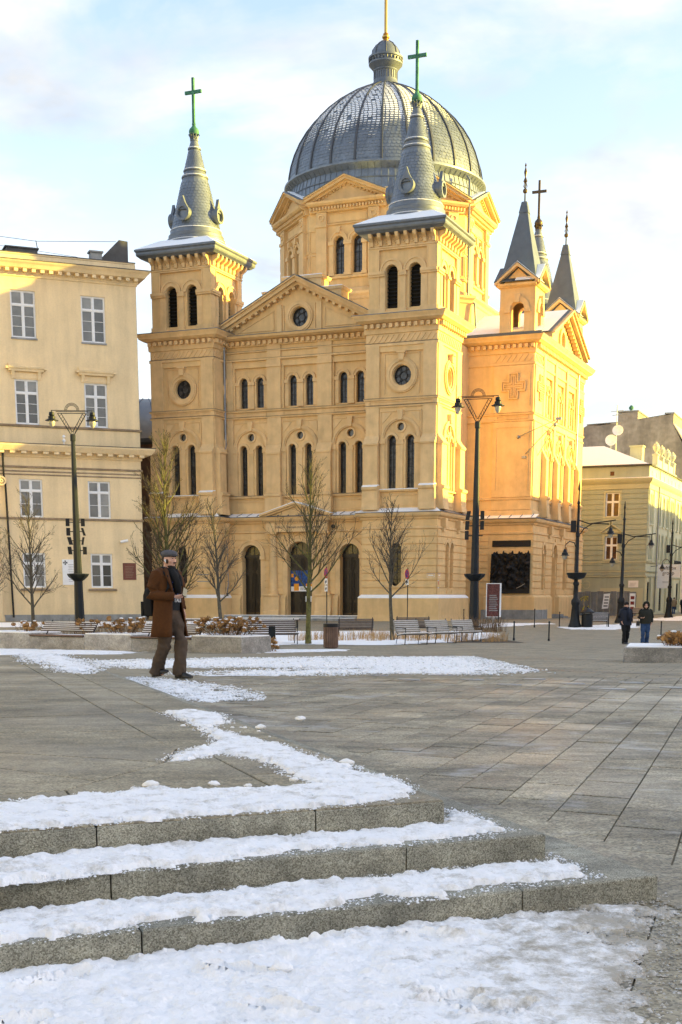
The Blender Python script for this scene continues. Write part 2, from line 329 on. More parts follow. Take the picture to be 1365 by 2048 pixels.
class MB:
    def __init__(s): s.v = []; s.f = []
    def add(s, vs, fs):
        k = len(s.v); s.v += [tuple(p) for p in vs]; s.f += [[i + k for i in f] for f in fs]; return s
    def box(s, x0, x1, y0, y1, z0, z1):
        return s.add([(x0,y0,z0),(x1,y0,z0),(x1,y1,z0),(x0,y1,z0),(x0,y0,z1),(x1,y0,z1),(x1,y1,z1),(x0,y1,z1)],
                     [(0,3,2,1),(4,5,6,7),(0,1,5,4),(1,2,6,5),(2,3,7,6),(3,0,4,7)])
    def loft(s, rings, closed=True, cap=True):
        """rings: lists of equally many points"""
        n = len(rings[0]); k = len(s.v)
        for r in rings: s.v += [tuple(p) for p in r]
        m = n if closed else n - 1
        for i in range(len(rings) - 1):
            for j in range(m):
                a = k + i*n + j; b = k + i*n + (j+1) % n
                s.f.append([a, b, b + n, a + n])
        if cap and closed:
            s.f.append([k + j for j in range(n)][::-1]); s.f.append([k + (len(rings)-1)*n + j for j in range(n)])
        return s
    def lathe(s, prof, n=24, cx=0.0, cy=0.0, cap=True, ph=0.0, sy=1.0):
        rings = [[(cx + r*math.cos(ph + 2*math.pi*j/n), cy + sy*r*math.sin(ph + 2*math.pi*j/n), z) for j in range(n)] for r, z in prof]
        return s.loft(rings, True, cap)
    def tube(s, pts, rad, n=6, cap=True):
        """tapered tube along points; rad a number or one per point"""
        pts = [Vector(p) for p in pts]
        if not hasattr(rad, '__len__'): rad = [rad] * len(pts)
        rings = []; up = Vector((0.03, 0.02, 1)).normalized()
        for i, p in enumerate(pts):
            d = (pts[min(i+1, len(pts)-1)] - pts[max(i-1, 0)])
            if d.length < 1e-9: d = Vector((0, 0, 1))
            d.normalize()
            ref = up if abs(d.dot(up)) < 0.95 else Vector((1, 0, 0))
            a = d.cross(ref).normalized(); b = d.cross(a)
            rings.append([p + (a*math.cos(2*math.pi*j/n) + b*math.sin(2*math.pi*j/n)) * rad[i] for j in range(n)])
        return s.loft(rings, True, cap)
    def ball(s, c, r, n=8, m=6, sx=1, sy=1, sz=1):
        c = Vector(c); rings = []
        for i in range(m + 1):
            t = math.pi * (i + 0.02) / (m + 0.04) 
            rings.append([(c.x + sx*r*math.sin(t)*math.cos(2*math.pi*j/n), c.y + sy*r*math.sin(t)*math.sin(2*math.pi*j/n), c.z - sz*r*math.cos(t)) for j in range(n)])
        return s.loft(rings)
    def extr(s, pts, vec):
        """polygon (3-D points) pushed along vec"""
        n = len(pts); vec = Vector(vec); k = len(s.v)
        s.v += [tuple(p) for p in pts] + [tuple(Vector(p) + vec) for p in pts]
        s.f.append([k + i for i in range(n)][::-1]); s.f.append([k + n + i for i in range(n)])
        for i in range(n):
            j = (i + 1) % n; s.f.append([k+i, k+j, k+n+j, k+n+i])
        return s
    def polyring(s, poly, prof, cap_top=True):
        """moulding profile [(outset, z)] carried round a closed plan polygon (counter-clockwise), mitred"""
        n = len(poly); rings = []
        for d, z in prof:
            ring = []
            for i in range(n):
                p0, p1, p2 = Vector(poly[i-1]), Vector(poly[i]), Vector(poly[(i+1) % n])
                e1 = (p1 - p0).normalized(); e2 = (p2 - p1).normalized()
                n1_ = Vector((e1.y, -e1.x)); n2_ = Vector((e2.y, -e2.x))
                b = (n1_ + n2_); b = b / max(1e-6, b.dot(n1_))
                q = p1 + b * d; ring.append((q.x, q.y, z))
            rings.append(ring)
        return s.loft(rings, True, cap_top)
    def mesh(s, name, m, smooth=None):
        me = bpy.data.meshes.new(name)
        me.from_pydata(s.v, [], s.f)
        me.materials.append(MATS[m] if isinstance(m, str) else m)
        if smooth:
            me.polygons.foreach_set('use_smooth', [True] * len(me.polygons))
            me.set_sharp_from_angle(angle=R(smooth))
        me.update()
        return me
    def build(s, name, m, parent=None, loc=(0, 0, 0), rot=(0, 0, 0), smooth=None):
        return link(name, s.mesh(name, m, smooth), parent, loc, rot)
def rect(x0, x1, y0, y1): return [(x0, y0), (x1, y0), (x1, y1), (x0, y1)]

class Fc:
    """a wall plane: s runs along it, t is height, d is the distance out of it"""
    def __init__(f, o, a, n): f.o = Vector(o); f.a = Vector(a); f.n = Vector(n)
    K = 1.0
    def p(f, s, t, d=0.0): 
        q = f.o + f.a*s + f.n*(d*Fc.K); return Vector((q.x, q.y, q.z + t))
    def box(f, mb, s0, s1, t0, t1, d0, d1):
        P = f.p
        return mb.add([P(s0,t0,d1),P(s1,t0,d1),P(s1,t0,d0),P(s0,t0,d0),P(s0,t1,d1),P(s1,t1,d1),P(s1,t1,d0),P(s0,t1,d0)],
                      [(0,3,2,1),(4,5,6,7),(0,1,5,4),(1,2,6,5),(2,3,7,6),(3,0,4,7)])
    def poly(f, mb, pts, d0, d1):
        return mb.extr([f.p(s, t, d0) for s, t in pts], f.n * ((d1 - d0)*Fc.K))
    def wall(f, mb, outer, holes, d=0.0, reveal=0.4):
        loops = [outer] + holes
        flat = [q for lp in loops for q in lp]
        tris = tessellate_polygon([[Vector((x, y, 0)) for x, y in lp] for lp in loops])
        mb.add([f.p(x, y, d) for x, y in flat], [list(t) for t in tris])
        for lp in holes:
            n = len(lp)
            mb.add([f.p(x, y, d) for x, y in lp] + [f.p(x, y, d - reveal) for x, y in lp], [(i, (i+1) % n, n + (i+1) % n, n + i) for i in range(n)])
        return mb
    def ring(f, mb, sc_, tc_, r0, r1, d0, d1, a0=0.0, a1=180.0, n=14):
        full = abs(a1 - a0) >= 359.9
        A = [R(a0 + (a1 - a0) * i / n) for i in range(n + (0 if full else 1))]
        secs = [[f.p(sc_ + r*math.cos(a), tc_ + r*math.sin(a), d) for r, d in ((r0, d0), (r0, d1), (r1, d1), (r1, d0))] for a in A]
        k = len(mb.v); mb.v += [tuple(q) for s_ in secs for q in s_]
        m = len(secs)
        for i in range(m if full else m - 1):
            for j in range(4):
                mb.f.append([k + i*4 + j, k + i*4 + (j+1) % 4, k + ((i+1) % m)*4 + (j+1) % 4, k + ((i+1) % m)*4 + j])
        if not full: mb.f.append([k, k+1, k+2, k+3]); mb.f.append([k+(m-1)*4+j for j in range(4)])
        return mb
    def prof(f, mb, s0, s1, pts):
        """horizontal moulding: profile [(d, t)] run from s0 to s1"""
        return mb.extr([f.p(s0, t, d) for d, t in pts], f.a * (s1 - s0))
def arch(sc_, w, t0, ts, n=12):
    r = w / 2
    return [(sc_ - r, t0), (sc_ + r, t0)] + [(sc_ + r*math.cos(math.pi*i/n), ts + r*math.sin(math.pi*i/n)) for i in range(n + 1)]
def circ(sc_, tc_, r, n=20): return [(sc_ + r*math.cos(2*math.pi*i/n), tc_ + r*math.sin(2*math.pi*i/n)) for i in range(n)]
def rct(s0, s1, t0, t1): return [(s0, t0), (s1, t0), (s1, t1), (s0, t1)]
def lin(a, b, n): return [a + (b - a) * i / (n - 1) for i in range(n)]

def text_mesh(body, size, depth=0.01, align='CENTER'):
    cu = bpy.data.curves.new('lettering', 'FONT'); cu.body = body; cu.size = size; cu.extrude = depth; cu.align_x = align; cu.align_y = 'CENTER'
    cu.resolution_u = 3
    o = bpy.data.objects.new('lettering', cu); COL.objects.link(o)
    dg = bpy.context.evaluated_depsgraph_get(); dg.update()
    me = bpy.data.meshes.new_from_object(o.evaluated_get(dg))
    bpy.data.objects.remove(o); bpy.data.curves.remove(cu)
    return me
def text(body, size, m, parent, loc, rot, depth=0.01, name='lettering'):
    me = text_mesh(body, size, depth); me.materials.clear(); me.materials.append(MATS[m])
    return link(name, me, parent, loc, rot)

# ------------------------------------------------------------------ ground levels
GP = [(-200, .9), (19, .9), (30, .62), (41, .30), (50, .2), (56, .1), (62, 0), (5000, 0)]
def g(Y):
    for (y0, z0), (y1, z1) in zip(GP, GP[1:]):
        if Y <= y1: return z0 + (z1 - z0) * (Y - y0) / (y1 - y0)
    return 0.0
import numpy as np
# ------------------------------------------------------------------ ground sheet
mb = MB()
xs = [-3000, -400, -80, -40, -20, -10, 0, 10, 20, 40, 80, 400, 3000]
ys = [-3000, -200, -20, 0, 10, 18.6, 19.4, 24, 30, 36, 41, 45.5, 50, 53, 56, 62, 80, 120, 200, 400, 3000]
for y in ys:
    for x in xs:
        mb.v.append((x, y, g(y) - (0.016 if y < 19 else 0.0)))
for j in range(len(ys) - 1):
    for i in range(len(xs) - 1):
        a = j*len(xs) + i; mb.f.append([a, a+1, a+1+len(xs), a+len(xs)])
plaza = tag(mb.build('plaza_ground', 'ground', smooth=30), kind='structure')

# foreground terrace: corner point, front-edge direction, side-edge direction
A0 = Vector((0.4387, 5.5384)); U = Vector((math.cos(R(24.5)), math.sin(R(24.5)))); LL = Vector((math.cos(R(108)), math.sin(R(108)))); W = Vector((-U.y, U.x))
C2 = A0 + U*0.25 - W*0.40
C3 = A0 + U*0.46 - W*0.86
def AB(c, a, b): return c - U*a + LL*b
def inset(poly, d):
    n = len(poly); out = []
    area = sum(poly[i][0]*poly[(i+1) % n][1] - poly[(i+1) % n][0]*poly[i][1] for i in range(n))
    s = 1 if area > 0 else -1
    for i in range(n):
        p0, p1, p2 = Vector(poly[i-1]), Vector(poly[i]), Vector(poly[(i+1) % n])
        e1 = (p1-p0).normalized(); e2 = (p2-p1).normalized()
        n1_ = Vector((-e1.y, e1.x))*s; n2_ = Vector((-e2.y, e2.x))*s
        b = n1_ + n2_; b = b / max(0.35, b.dot(n1_)); out.append(tuple(p1 + b*d))
    return out
def slab(name, poly, z0, z1, m, parent, gap=0.004, ch=0.006, tilt=0.0):
    p = inset(poly, gap); q = inset(poly, gap + ch)
    c = sum((Vector(x) for x in p), Vector((0, 0))) / len(p)
    mb = MB(); mb.loft([[(x-c.x, y-c.y, z0-z1) for x, y in p], [(x-c.x, y-c.y, -ch) for x, y in p], [(x-c.x, y-c.y, 0) for x, y in q]])
    return mb.build(name, m, parent, (c.x, c.y, z1), (random.uniform(-tilt, tilt), random.uniform(-tilt, tilt), 0))
random.seed(5)
terrace = MB()
pl = [A0 + LL*14.2, A0, AB(A0, 14, 0), AB(A0, 14, 14.2)]
terrace.loft([[(*(p), 0.5) for p in map(tuple, inset([tuple(p) for p in pl], 0.08))], [(*(p), 1.17) for p in map(tuple, inset([tuple(p) for p in pl], 0.08))]])
terrace = tag(terrace.build('terrace_ground', 'joint_dark'), kind='structure')
P_ = lambda pts: [tuple(AB(A0, a, b)) for a, b in pts]
tops = [[(0,0),(.595,0),(.595,1.1),(0,1.1)], [(.595,0),(1.496,0),(1.5,.96),(.9,1.74),(.72,2.3),(.595,2.3)], [(1.496,0),(2.5,0),(2.5,.93),(1.5,.96)], [(2.5,0),(3.6,0),(3.6,.9),(2.5,.93)], [(3.6,0),(5,0),(5,.9),(3.6,.9)], [(5,0),(14,0),(14,.9),(5,.9)],
        [(.38,1.1),(.595,1.1),(.595,2.3),(.38,2.3)],
        [(1.5,.96),(2.5,.93),(3.6,.9),(5,.9),(5,1.9),(1.73,1.86),(1.33,1.19)], [(1.33,1.19),(1.73,1.86),(5,1.9),(5,2.6),(1.68,2.54),(1.16,2.03),(.9,1.74)], [(.9,1.74),(1.16,2.03),(1.68,2.54),(5,2.6),(5,3.7),(1.61,3.65),(.74,3.36),(.72,2.3)]]
bs = [1.1, 2.6, 4.6, 6.6, 8.7, 10.6, 12.4, 14.2]
tops += [[(0,b0),(.38,b0),(.38,b1),(0,b1)] for b0, b1 in zip(bs, bs[1:])]
bs = [2.3, 4.72, 7.0, 9.4, 11.8, 14.2]
tops += [[(.38,b0),(.74,b0),(.74,b1),(.38,b1)] for b0, b1 in zip(bs, bs[1:])]
prev = [(.74,3.36),(1.61,3.65),(5,3.7)]
for k, b1 in enumerate([4.8, 6.3, 8.1, 10.0, 12.0, 14.2]):
    spl = [1.9, 2.6, 1.7, 2.9, 2.2, 2.5][k]
    if k == 0: tops += [[(.74,3.36),(1.61,3.65),(5,3.7),(5,b1),(.74,b1-.15)]]; b0 = b1; lo = b1-.15
    else: tops += [[(.74,lo),(spl,b0),(spl,b1),(.74,b1)], [(spl,b0),(5,b0),(5,b1),(spl,b1)]]; lo = b0 = b1
tops += [[(5,.9),(14,.9),(14,14.2),(5,14.2)]]
for t in tops: slab('paving_slab', P_(t), 1.085, 1.2, 'granite_top', terrace, gap=0.006, ch=0.004)
steps = tag(link('steps', None), kind='structure')
for c, js, zt in ((C2, [0, .636, 1.8, 2.95, 4.2, 14], 1.1), (C3, [0, .607, 2.034, 3.3, 4.6, 14], 1.0)):
    for j0, j1 in zip(js, js[1:]):
        slab('step_block', [tuple(AB(c, a, b)) for a, b in ((j0,0),(j1,0),(j1,.62),(j0,.62))], zt-.14, zt, 'granite', steps, gap=0.003, ch=0.007)
    for k in range(9):
        slab('step_block', [tuple(AB(c, a, b)) for a, b in ((0,.62+k*1.5),(.5,.62+k*1.5),(.5,.62+(k+1)*1.5),(0,.62+(k+1)*1.5))], zt-.14, zt, 'granite', steps, gap=0.003, ch=0.007)
for j0, j1 in ((0, .595), (.595, 1.496), (1.496, 2.5), (2.5, 3.6), (3.6, 5), (5, 14)):      # front faces of the top step, proud of the slabs by a hair
    slab('step_block', [tuple(AB(A0, a, b)) for a, b in ((j0,-.004),(j1,-.004),(j1,.2),(j0,.2))], 1.06, 1.192, 'granite', steps, gap=0.003, ch=0.004)
def inside(c, p, a0=0.0, b0=0.0, b1=15.5):
    q = Vector(p) - c; det = (-U.x)*LL.y - (-U.y)*LL.x
    a = (q.x*LL.y - q.y*LL.x)/det; b = ((-U.x)*q.y - (-U.y)*q.x)/det
    return a > a0 and b > b0 and b < b1
# border strip along the foot of the side steps
for k in range(15):
    b0 = -0.75 + k*1.02
    slab('paving_slab', [tuple(AB(C3, a, b)) for a, b in ((-.42,b0),(.1 if b0 > -.05 else 0,b0),(.1 if b0 > -.05 else 0,b0+1.02),(-.42,b0+1.02))], .86, .9035, 'paving', plaza, gap=.003, ch=.003, tilt=.001)
# plaza slabs
DA = Vector((math.cos(R(72.8)), math.sin(R(72.8)))); DB = Vector((math.cos(R(-29)), math.sin(R(-29)))); NR = Vector((DA.y, -DA.x))
sw, sl = 0.345, 0.62
step_b = sw / DB.dot(NR)
cells = []
for i in range(-40, 26):
    off = -0.64 + i*sw
    base = NR*off
    base = base + DA*(-(base + DB*0).dot(DA))          # foot of the row on its own line
    row0 = base + (DB - DA*DB.dot(DA))*0
    st = (0.31 if i % 2 else 0.0) + random.uniform(-.08, .08) + i*step_b*DB.dot(DA)
    for j in range(-6, 40):
        p = row0 + DA*(st + j*sl)
        quad = [p, p + DB*step_b, p + DB*step_b + DA*sl, p + DA*sl]
        c = (quad[0] + quad[2])/2
        if c.y < 2.6 or c.y > 18.9 or abs(c.x) > .26*c.y + .5: continue
        if all(inside(C3, q, -.38, .05) for q in quad): continue
        cells.append((c.length, quad))
cells.sort(key=lambda t: t[0])
rest = MB()
sm = {}
for k, (dist, quad) in enumerate(cells):
    z = .9 + random.uniform(-.0025, .0025)
    partial = any(inside(C3, q, -.42, -.75) for q in quad)
    if partial: z -= .003
    if k < 285:
        slab('paving_slab', [tuple(q) for q in quad], z-.05, z, 'paving', plaza, gap=.0025+.00022*dist, ch=.003, tilt=.004)
    else:
        p = inset([tuple(q) for q in quad], .008)
        rest.loft([[(x, y, z-.03) for x, y in p], [(x, y, z) for x, y in p]])
if rest.v: tag(rest.build('far_paving_slabs', 'paving', plaza), kind='stuff')

# ------------------------------------------------------------------ snow
def sdist(px, py, poly):
    """signed distance (positive inside) of arrays to a polygon"""
    P = np.array(poly); Q = np.roll(P, -1, 0)
    dmin = np.full(px.shape, 1e9); ins = np.zeros(px.shape, bool)
    for (x0, y0), (x1, y1) in zip(P, Q):
        ex, ey = x1-x0, y1-y0
        t = np.clip(((px-x0)*ex + (py-y0)*ey) / (ex*ex+ey*ey+1e-12), 0, 1)
        dmin = np.minimum(dmin, np.hypot(px-x0-t*ex, py-y0-t*ey))
        c = ((y0 > py) != (y1 > py)) & (px < (x1-x0)*(py-y0)/(y1-y0+1e-12) + x0)
        ins ^= c
    return np.where(ins, dmin, -dmin)
def snow(name, poly, zf, h, res, m, seed, edge=0.08, en=0.05, ns=6.0, lump=0.5, cut=None, parent=None, thin=None, dents=()):
    xs_ = np.arange(min(p[0] for p in poly)-.1, max(p[0] for p in poly)+.1, res)
    ys_ = np.arange(min(p[1] for p in poly)-.1, max(p[1] for p in poly)+.1, res)
    X, Y = np.meshgrid(xs_, ys_)
    S = sdist(X, Y, poly)
    vid = {}; mbs = MB(); nx, ny = len(xs_), len(ys_)
    H = np.full(X.shape, -9.0)
    for j in range(ny):
        for i in range(nx):
            s = S[j, i]
            if s < -en*1.6: continue
            x, y = float(X[j, i]), float(Y[j, i])
            a = noise.fractal(Vector((x*ns, y*ns, seed)), 0.9, 2.0, 4)
            b = noise.noise(Vector((x*ns*3.7, y*ns*3.7, seed+7)))
            c3 = noise.noise(Vector((x*ns*9, y*ns*9, seed+13)))
            e = s + en*(a*0.9 + b*0.55 + c3*0.35)
            if thin: e -= thin(x, y) * (0.5 + 0.9*(noise.fractal(Vector((x*ns*.8, y*ns*.8, seed+3)), 1.0, 2.0, 3)))
            H[j, i] = e
    for j in range(ny-1):
        for i in range(nx-1):
            q = [(j,i),(j,i+1),(j+1,i+1),(j+1,i)]
            if any(H[a] < -8 for a in q) or max(H[a] for a in q) < 0: continue
            f = []
            for a in q:
                if a not in vid:
                    x, y = float(X[a]), float(Y[a]); e = float(H[a])
                    if e < 0: z = -0.004
                    else:
                        t = min(1, e/edge); t = t*(2-t)
                        n0 = noise.fractal(Vector((x*ns*.9, y*ns*.9, seed+20)), 0.9, 2.0, 4)
                        n3 = noise.fractal(Vector((x*ns*4.5, y*ns*4.5, seed+31)), .7, 2.0, 3)
                        z = h*t*(0.72 + lump*.62*n0 + lump*.26*n3) + 0.002
                        if thin: z = 0.002 + (z-.002)*max(.22, 1 - 3.2*thin(x, y))
                    for (fx, fy, fa, fl, fw) in dents:
                        u_ = ((x-fx)*math.cos(fa) + (y-fy)*math.sin(fa))/fl; v_ = (-(x-fx)*math.sin(fa) + (y-fy)*math.cos(fa))/fw; q_ = u_*u_ + v_*v_
                        if q_ < 1.6 and e > 0: z = max(.003, z - .034*max(0, 1-q_)**.5 + (.008 if 1 < q_ < 1.5 else 0))
                    vid[a] = len(mbs.v); mbs.v.append((x, y, zf(x, y) + max(z, -0.004)))
                f.append(vid[a])
            mbs.f.append(f)
    o = mbs.build(name, m, parent, smooth=60)
    return tag(o, kind='stuff')
def lump(mb, c, r, seed):
    k = len(mb.v); mb.ball(c, r, 10, 7, 1.2, 1.0, .62)
    for i in range(k, len(mb.v)):
        v = Vector(mb.v[i]); d = v - Vector(c); n0 = 1 + .38*noise.noise(d*(2.2/r) + Vector((seed, 0, 0))) + .2*noise.noise(d*(5/r) + Vector((seed, 9, 0)))
        mb.v[i] = tuple(Vector(c) + d*n0)

random.seed(9)
FOOT = [(random.uniform(-1.1, .9), random.uniform(3.0, 4.4), random.uniform(-.5, .9), .12, .042) for _ in range(26)]
S1 = [(-1.51, 5.34), (-1.41, 5.4), (-1.32, 5.54), (-1.16, 5.58), (-1.12, 5.71), (-0.98, 5.68), (-0.88, 5.91), (-0.62, 5.79), (-0.41, 5.86), (-0.27, 5.88), (-0.1, 5.96), (-0.19, 6.16), (-0.43, 6.92), (-0.66, 7.19), (-0.82, 6.88), (-0.91, 6.84), (-0.9, 7.1), (-0.85, 7.43), (-0.71, 7.68), (-0.92, 8.66), (-1.3, 9.79), (-1.14, 10.01), (-0.88, 9.66), (-0.76, 9.01), (-0.86, 8.66), (-0.62, 8.13), (-0.35, 7.63), (-0.11, 6.92), (0.04, 6.67), (0.09, 6.42), (0.25, 6.16), (0.32, 5.83), (0.25, 5.60), (0.04, 5.41), (-0.33, 5.23), (-0.73, 5.03), (-1.05, 4.88), (-1.25, 4.79), (-1.6, 4.63), (-1.9, 5.2)]
snow('snow_on_terrace', S1, lambda x, y: 1.2, .022, .0105, 'snow_worn', 1.0, edge=.03, en=.045, ns=13, lump=.85, thin=lambda x, y: .045 if y > 6.3 else .022)
FTP = [(-4.61, 19.4), (-4.21, 19.4), (-3.5, 17.56), (-2.85, 15.43), (-2.81, 14.64), (-3.09, 15.23), (-3.66, 16.79)]
snow('snow_far_terrace', FTP, lambda x, y: 1.2, .03, .05, 'snow_street', 2.0, edge=.12, en=.14, ns=3)
T2P = [(-1.56, 4.5), (-1.24, 4.72), (-0.92, 4.90), (-0.66, 5.02), (-0.37, 5.15), (0.02, 5.33), (0.43, 5.52), (0.47, 5.9), (0.55, 5.82), (0.67, 5.5), (0.69, 5.35), (0.56, 5.24), (0.23, 5.06), (-0.08, 4.94), (-0.44, 4.73), (-0.75, 4.56), (-0.95, 4.43), (-1.13, 4.33), (-1.5, 4.15)]
snow('snow_on_steps', T2P, lambda x, y: 1.1, .026, .0105, 'snow_worn', 3.0, edge=.03, en=.03, ns=12, lump=.85, thin=lambda x, y: .06 if x > -.25 else .012)
T3P = [(-1.46, 4.15), (-1.15, 4.30), (-0.78, 4.47), (-0.34, 4.68), (0.03, 4.85), (0.43, 5.04), (0.82, 5.22), (0.86, 5.36), (0.92, 5.12), (0.96, 4.91), (0.81, 4.82), (0.58, 4.76), (0.29, 4.53), (0.21, 4.53), (0.14, 4.61), (0.03, 4.45), (-0.14, 4.36), (-0.26, 4.33), (-0.46, 4.22), (-0.5, 4.27), (-0.65, 4.20), (-0.69, 4.12), (-0.87, 4.03), (-1.04, 3.94), (-1.4, 3.75)]
snow('snow_on_steps', T3P, lambda x, y: 1.0, .03, .0105, 'snow_worn', 4.0, edge=.03, en=.03, ns=12, lump=.85, thin=lambda x, y: .07 if x > .0 else .012)
G1P = [(-1.7, 3.6), (-1.06, 3.92), (-0.63, 4.12), (-0.14, 4.34), (0.25, 4.53), (0.59, 4.69), (1.0, 4.88), (1.21, 4.96), (1.22, 4.76), (1.08, 4.43), (1.14, 4.29), (1.02, 3.99), (0.92, 3.46), (0.8, 2.76), (-1.4, 2.76)]
snow('snow_foreground', G1P, lambda x, y: .9, .04, .0105, 'snow_trodden', 5.0, edge=.04, en=.05, ns=9, lump=.75, thin=lambda x, y: max(.01, min(.26, (x-.2)*.22 + (4.4-y)*.05)), dents=FOOT)
FARP = [(-5.21, 27.7), (-4.29, 30.01), (-2.42, 31.91), (0.22, 33.33), (3.3, 34.0), (3.2, 27.7), (2.87, 21.17), (1.67, 20.44), (0.6, 20.68), (-0.6, 19.55), (-1.85, 19.55), (-2.34, 20.68), (-1.03, 22.3), (0.16, 23.2), (-1.52, 24.2), (-3.44, 23.6), (-4.06, 24.0)]
snow('snow_on_plaza', FARP, lambda x, y: g(y), .022, .075, 'snow_street', 6.0, edge=.2, en=.7, ns=1.1, lump=.7, thin=lambda x, y: .25)
PTP = [(-3.0, 18.9), (-2.43, 18.3), (-1.71, 17.3), (-1.14, 15.76), (-0.96, 14.85), (-1.47, 14.6), (-1.79, 15.2), (-2.2, 16.2)]
snow('snow_beside_terrace', PTP, lambda x, y: .9, .02, .05, 'snow_street', 7.0, edge=.15, en=.3, ns=2.2, thin=lambda x, y: .12)
snow('snow_at_planter', [(-14, 49.2), (-12.4, 46.0), (-9.56, 44.2), (-6.0, 41.9), (-6.9, 38.6), (-8.94, 38.8), (-9.9, 36.9), (-11, 36.6), (-14, 40)], lambda x, y: g(y), .05, .18, 'snow_street', 8.0, edge=.5, en=.6, ns=.7)
snow('snow_lawn', [(-4.2, 50.5), (-2.46, 50.4), (-1.28, 52.2), (0.3, 50.4), (1.41, 49.8), (3.0, 53.6), (4.6, 57.5), (6.75, 64.5), (7.84, 67.43), (8.43, 72.85), (6.32, 76), (0.49, 76), (-6.53, 76), (-9, 60)], lambda x, y: g(y)+.02, .06, .3, 'snow', 9.0, edge=.6, en=.5, ns=.6)
snow('snow_at_kerb', [(-2.91, 42.77), (-2.06, 44.66), (-0.6, 44.8), (0.13, 44.7), (0.28, 43.5), (-1.27, 42.0), (-2.61, 40.9)], lambda x, y: g(y), .03, .12, 'snow_street', 10.0, edge=.2, en=.35, ns=1.2)
snow('snow_at_street_lamp', [(14.0, 86.2), (17.11, 90.63), (21.5, 97.5), (21.4, 95), (19.03, 87.0), (16.35, 80.9), (14.0, 81.6)], lambda x, y: 0, .08, .22, 'snow_street', 11.0, edge=.4, en=.7, ns=.8)
snow('snow_at_poster', [(9.2, 94.5), (11.4, 99.4), (15.3, 98.0), (15.4, 96.9), (13.15, 94.2), (10.7, 88.5), (8.95, 86.0)], lambda x, y: 0, .05, .22, 'snow_street', 12.0, edge=.4, en=.7, ns=.8)
snow('snow_by_museum', [(-30, 100), (-22, 103), (-14, 106.5), (-7, 106), (-7, 98), (-12, 92), (-30, 84)], lambda x, y: 0, .06, .4, 'snow', 13.0, edge=.5, en=.9, ns=.4)
snow('snow_in_street', [(24, 112), (28, 118), (33, 131), (35, 131), (31, 118), (27, 109)], lambda x, y: 0, .06, .3, 'snow_street', 14.0, edge=.5, en=1.1, ns=.5)
def crumbs(name, poly, zf, n, r0, r1, seed, m='snow', lo=-.07, hi=.05, inner=.15, bias=None, wd=.035):
    """loose crumbs of snow along and over a snow patch"""
    rng = np.random.default_rng(seed); P = np.array(poly); mn, mx = P.min(0)-.1, P.max(0)+.1
    pts = rng.uniform(mn, mx, (n*14, 2)); S = sdist(pts[:, 0], pts[:, 1], poly); mbc = MB(); k = 0
    for (x, y), s in zip(pts, S):
        e = s + 1.3*wd*noise.fractal(Vector((x*.28/wd, y*.28/wd, seed)), .9, 2, 3)
        dens = math.exp(-((e+.005)/wd)**2) if e < hi else inner
        if bias: dens = max(dens, bias(x, y, s))
        if e < lo and not bias: continue
        if rng.random() > dens: continue
        r = r0 + (r1-r0)*rng.random()**3; a = rng.uniform(0, 6.28); c = Vector((float(x), float(y), zf(x, y) + r*.25 + (.012 if e > .03 else 0))); q = [Vector((math.cos(a+t)*r*rng.uniform(.7, 1.2), math.sin(a+t)*r*rng.uniform(.7, 1.2), rng.uniform(-.2, .25)*r)) for t in (0, 1.57, 3.14, 4.71)]
        mbc.add([c+q[0], c+q[1], c+q[2], c+q[3], c+Vector((0, 0, r*rng.uniform(.5, .9))), c-Vector((0, 0, r*.4))], [(0,1,4),(1,2,4),(2,3,4),(3,0,4),(1,0,5),(2,1,5),(3,2,5),(0,3,5)]); k += 1
        if k >= n: break
    return tag(mbc.build(name, m, smooth=80), kind='stuff')
crumbs('snow_crumbs', S1, lambda x, y: 1.2, 5200, .002, .009, 3)
crumbs('snow_crumbs', T2P, lambda x, y: 1.1, 2600, .002, .008, 4)
crumbs('snow_crumbs', T3P, lambda x, y: 1.0, 2600, .002, .008, 5)
crumbs('snow_crumbs', G1P, lambda x, y: .9, 6500, .003, .010, 6, 'snow_trodden', bias=lambda x, y, s: (.5 if x > .35 and s > -.25 else 0)*max(0, min(1, (x-.3)*1.6)))
crumbs('snow_crumbs', PTP, lambda x, y: .9, 3500, .006, .022, 7, 'snow_street', lo=-.5, hi=.3, inner=.3, wd=.16)
crumbs('snow_crumbs', FARP, lambda x, y: g(y), 9000, .008, .035, 8, 'snow_street', lo=-1.2, hi=.5, inner=.1, wd=.4)
crumbs('snow_crumbs', FTP, lambda x, y: 1.2, 2500, .006, .025, 9, 'snow_street', lo=-.5, hi=.3, inner=.3, wd=.14)
random.seed(11)
lm = MB()
for (x, y, z, r) in [(-.22, 6.13, 1.2, .018), (-.58, 5.98, 1.2, .022), (-.86, 5.94, 1.2, .03), (-.42, 5.93, 1.2, .015), (-.02, 6.6, 1.2, .02), (.03, 6.75, 1.2, .03), (-.28, 9.2, 1.2, .03), (-.52, 8.6, 1.2, .028), (-.18, 3.9, .925, .03), (.25, 3.7, .92, .022)]:
    lump(lm, (x, y, z + r*.3), r, x*31)
for k in range(70):
    a = random.random(); x = -1.0 + 1.35*a + random.uniform(-.25, .25); y = 9.6 - 4.0*a + random.uniform(-.3, .3)
    r = random.uniform(.006, .016)
    if inside(A0, (x, y), .03, .03): lump(lm, (x, y, 1.2 + r*.3), r, k)
tag(lm.build('snow_crumbs', 'snow', smooth=60), kind='stuff')
Fc.K = 1.4
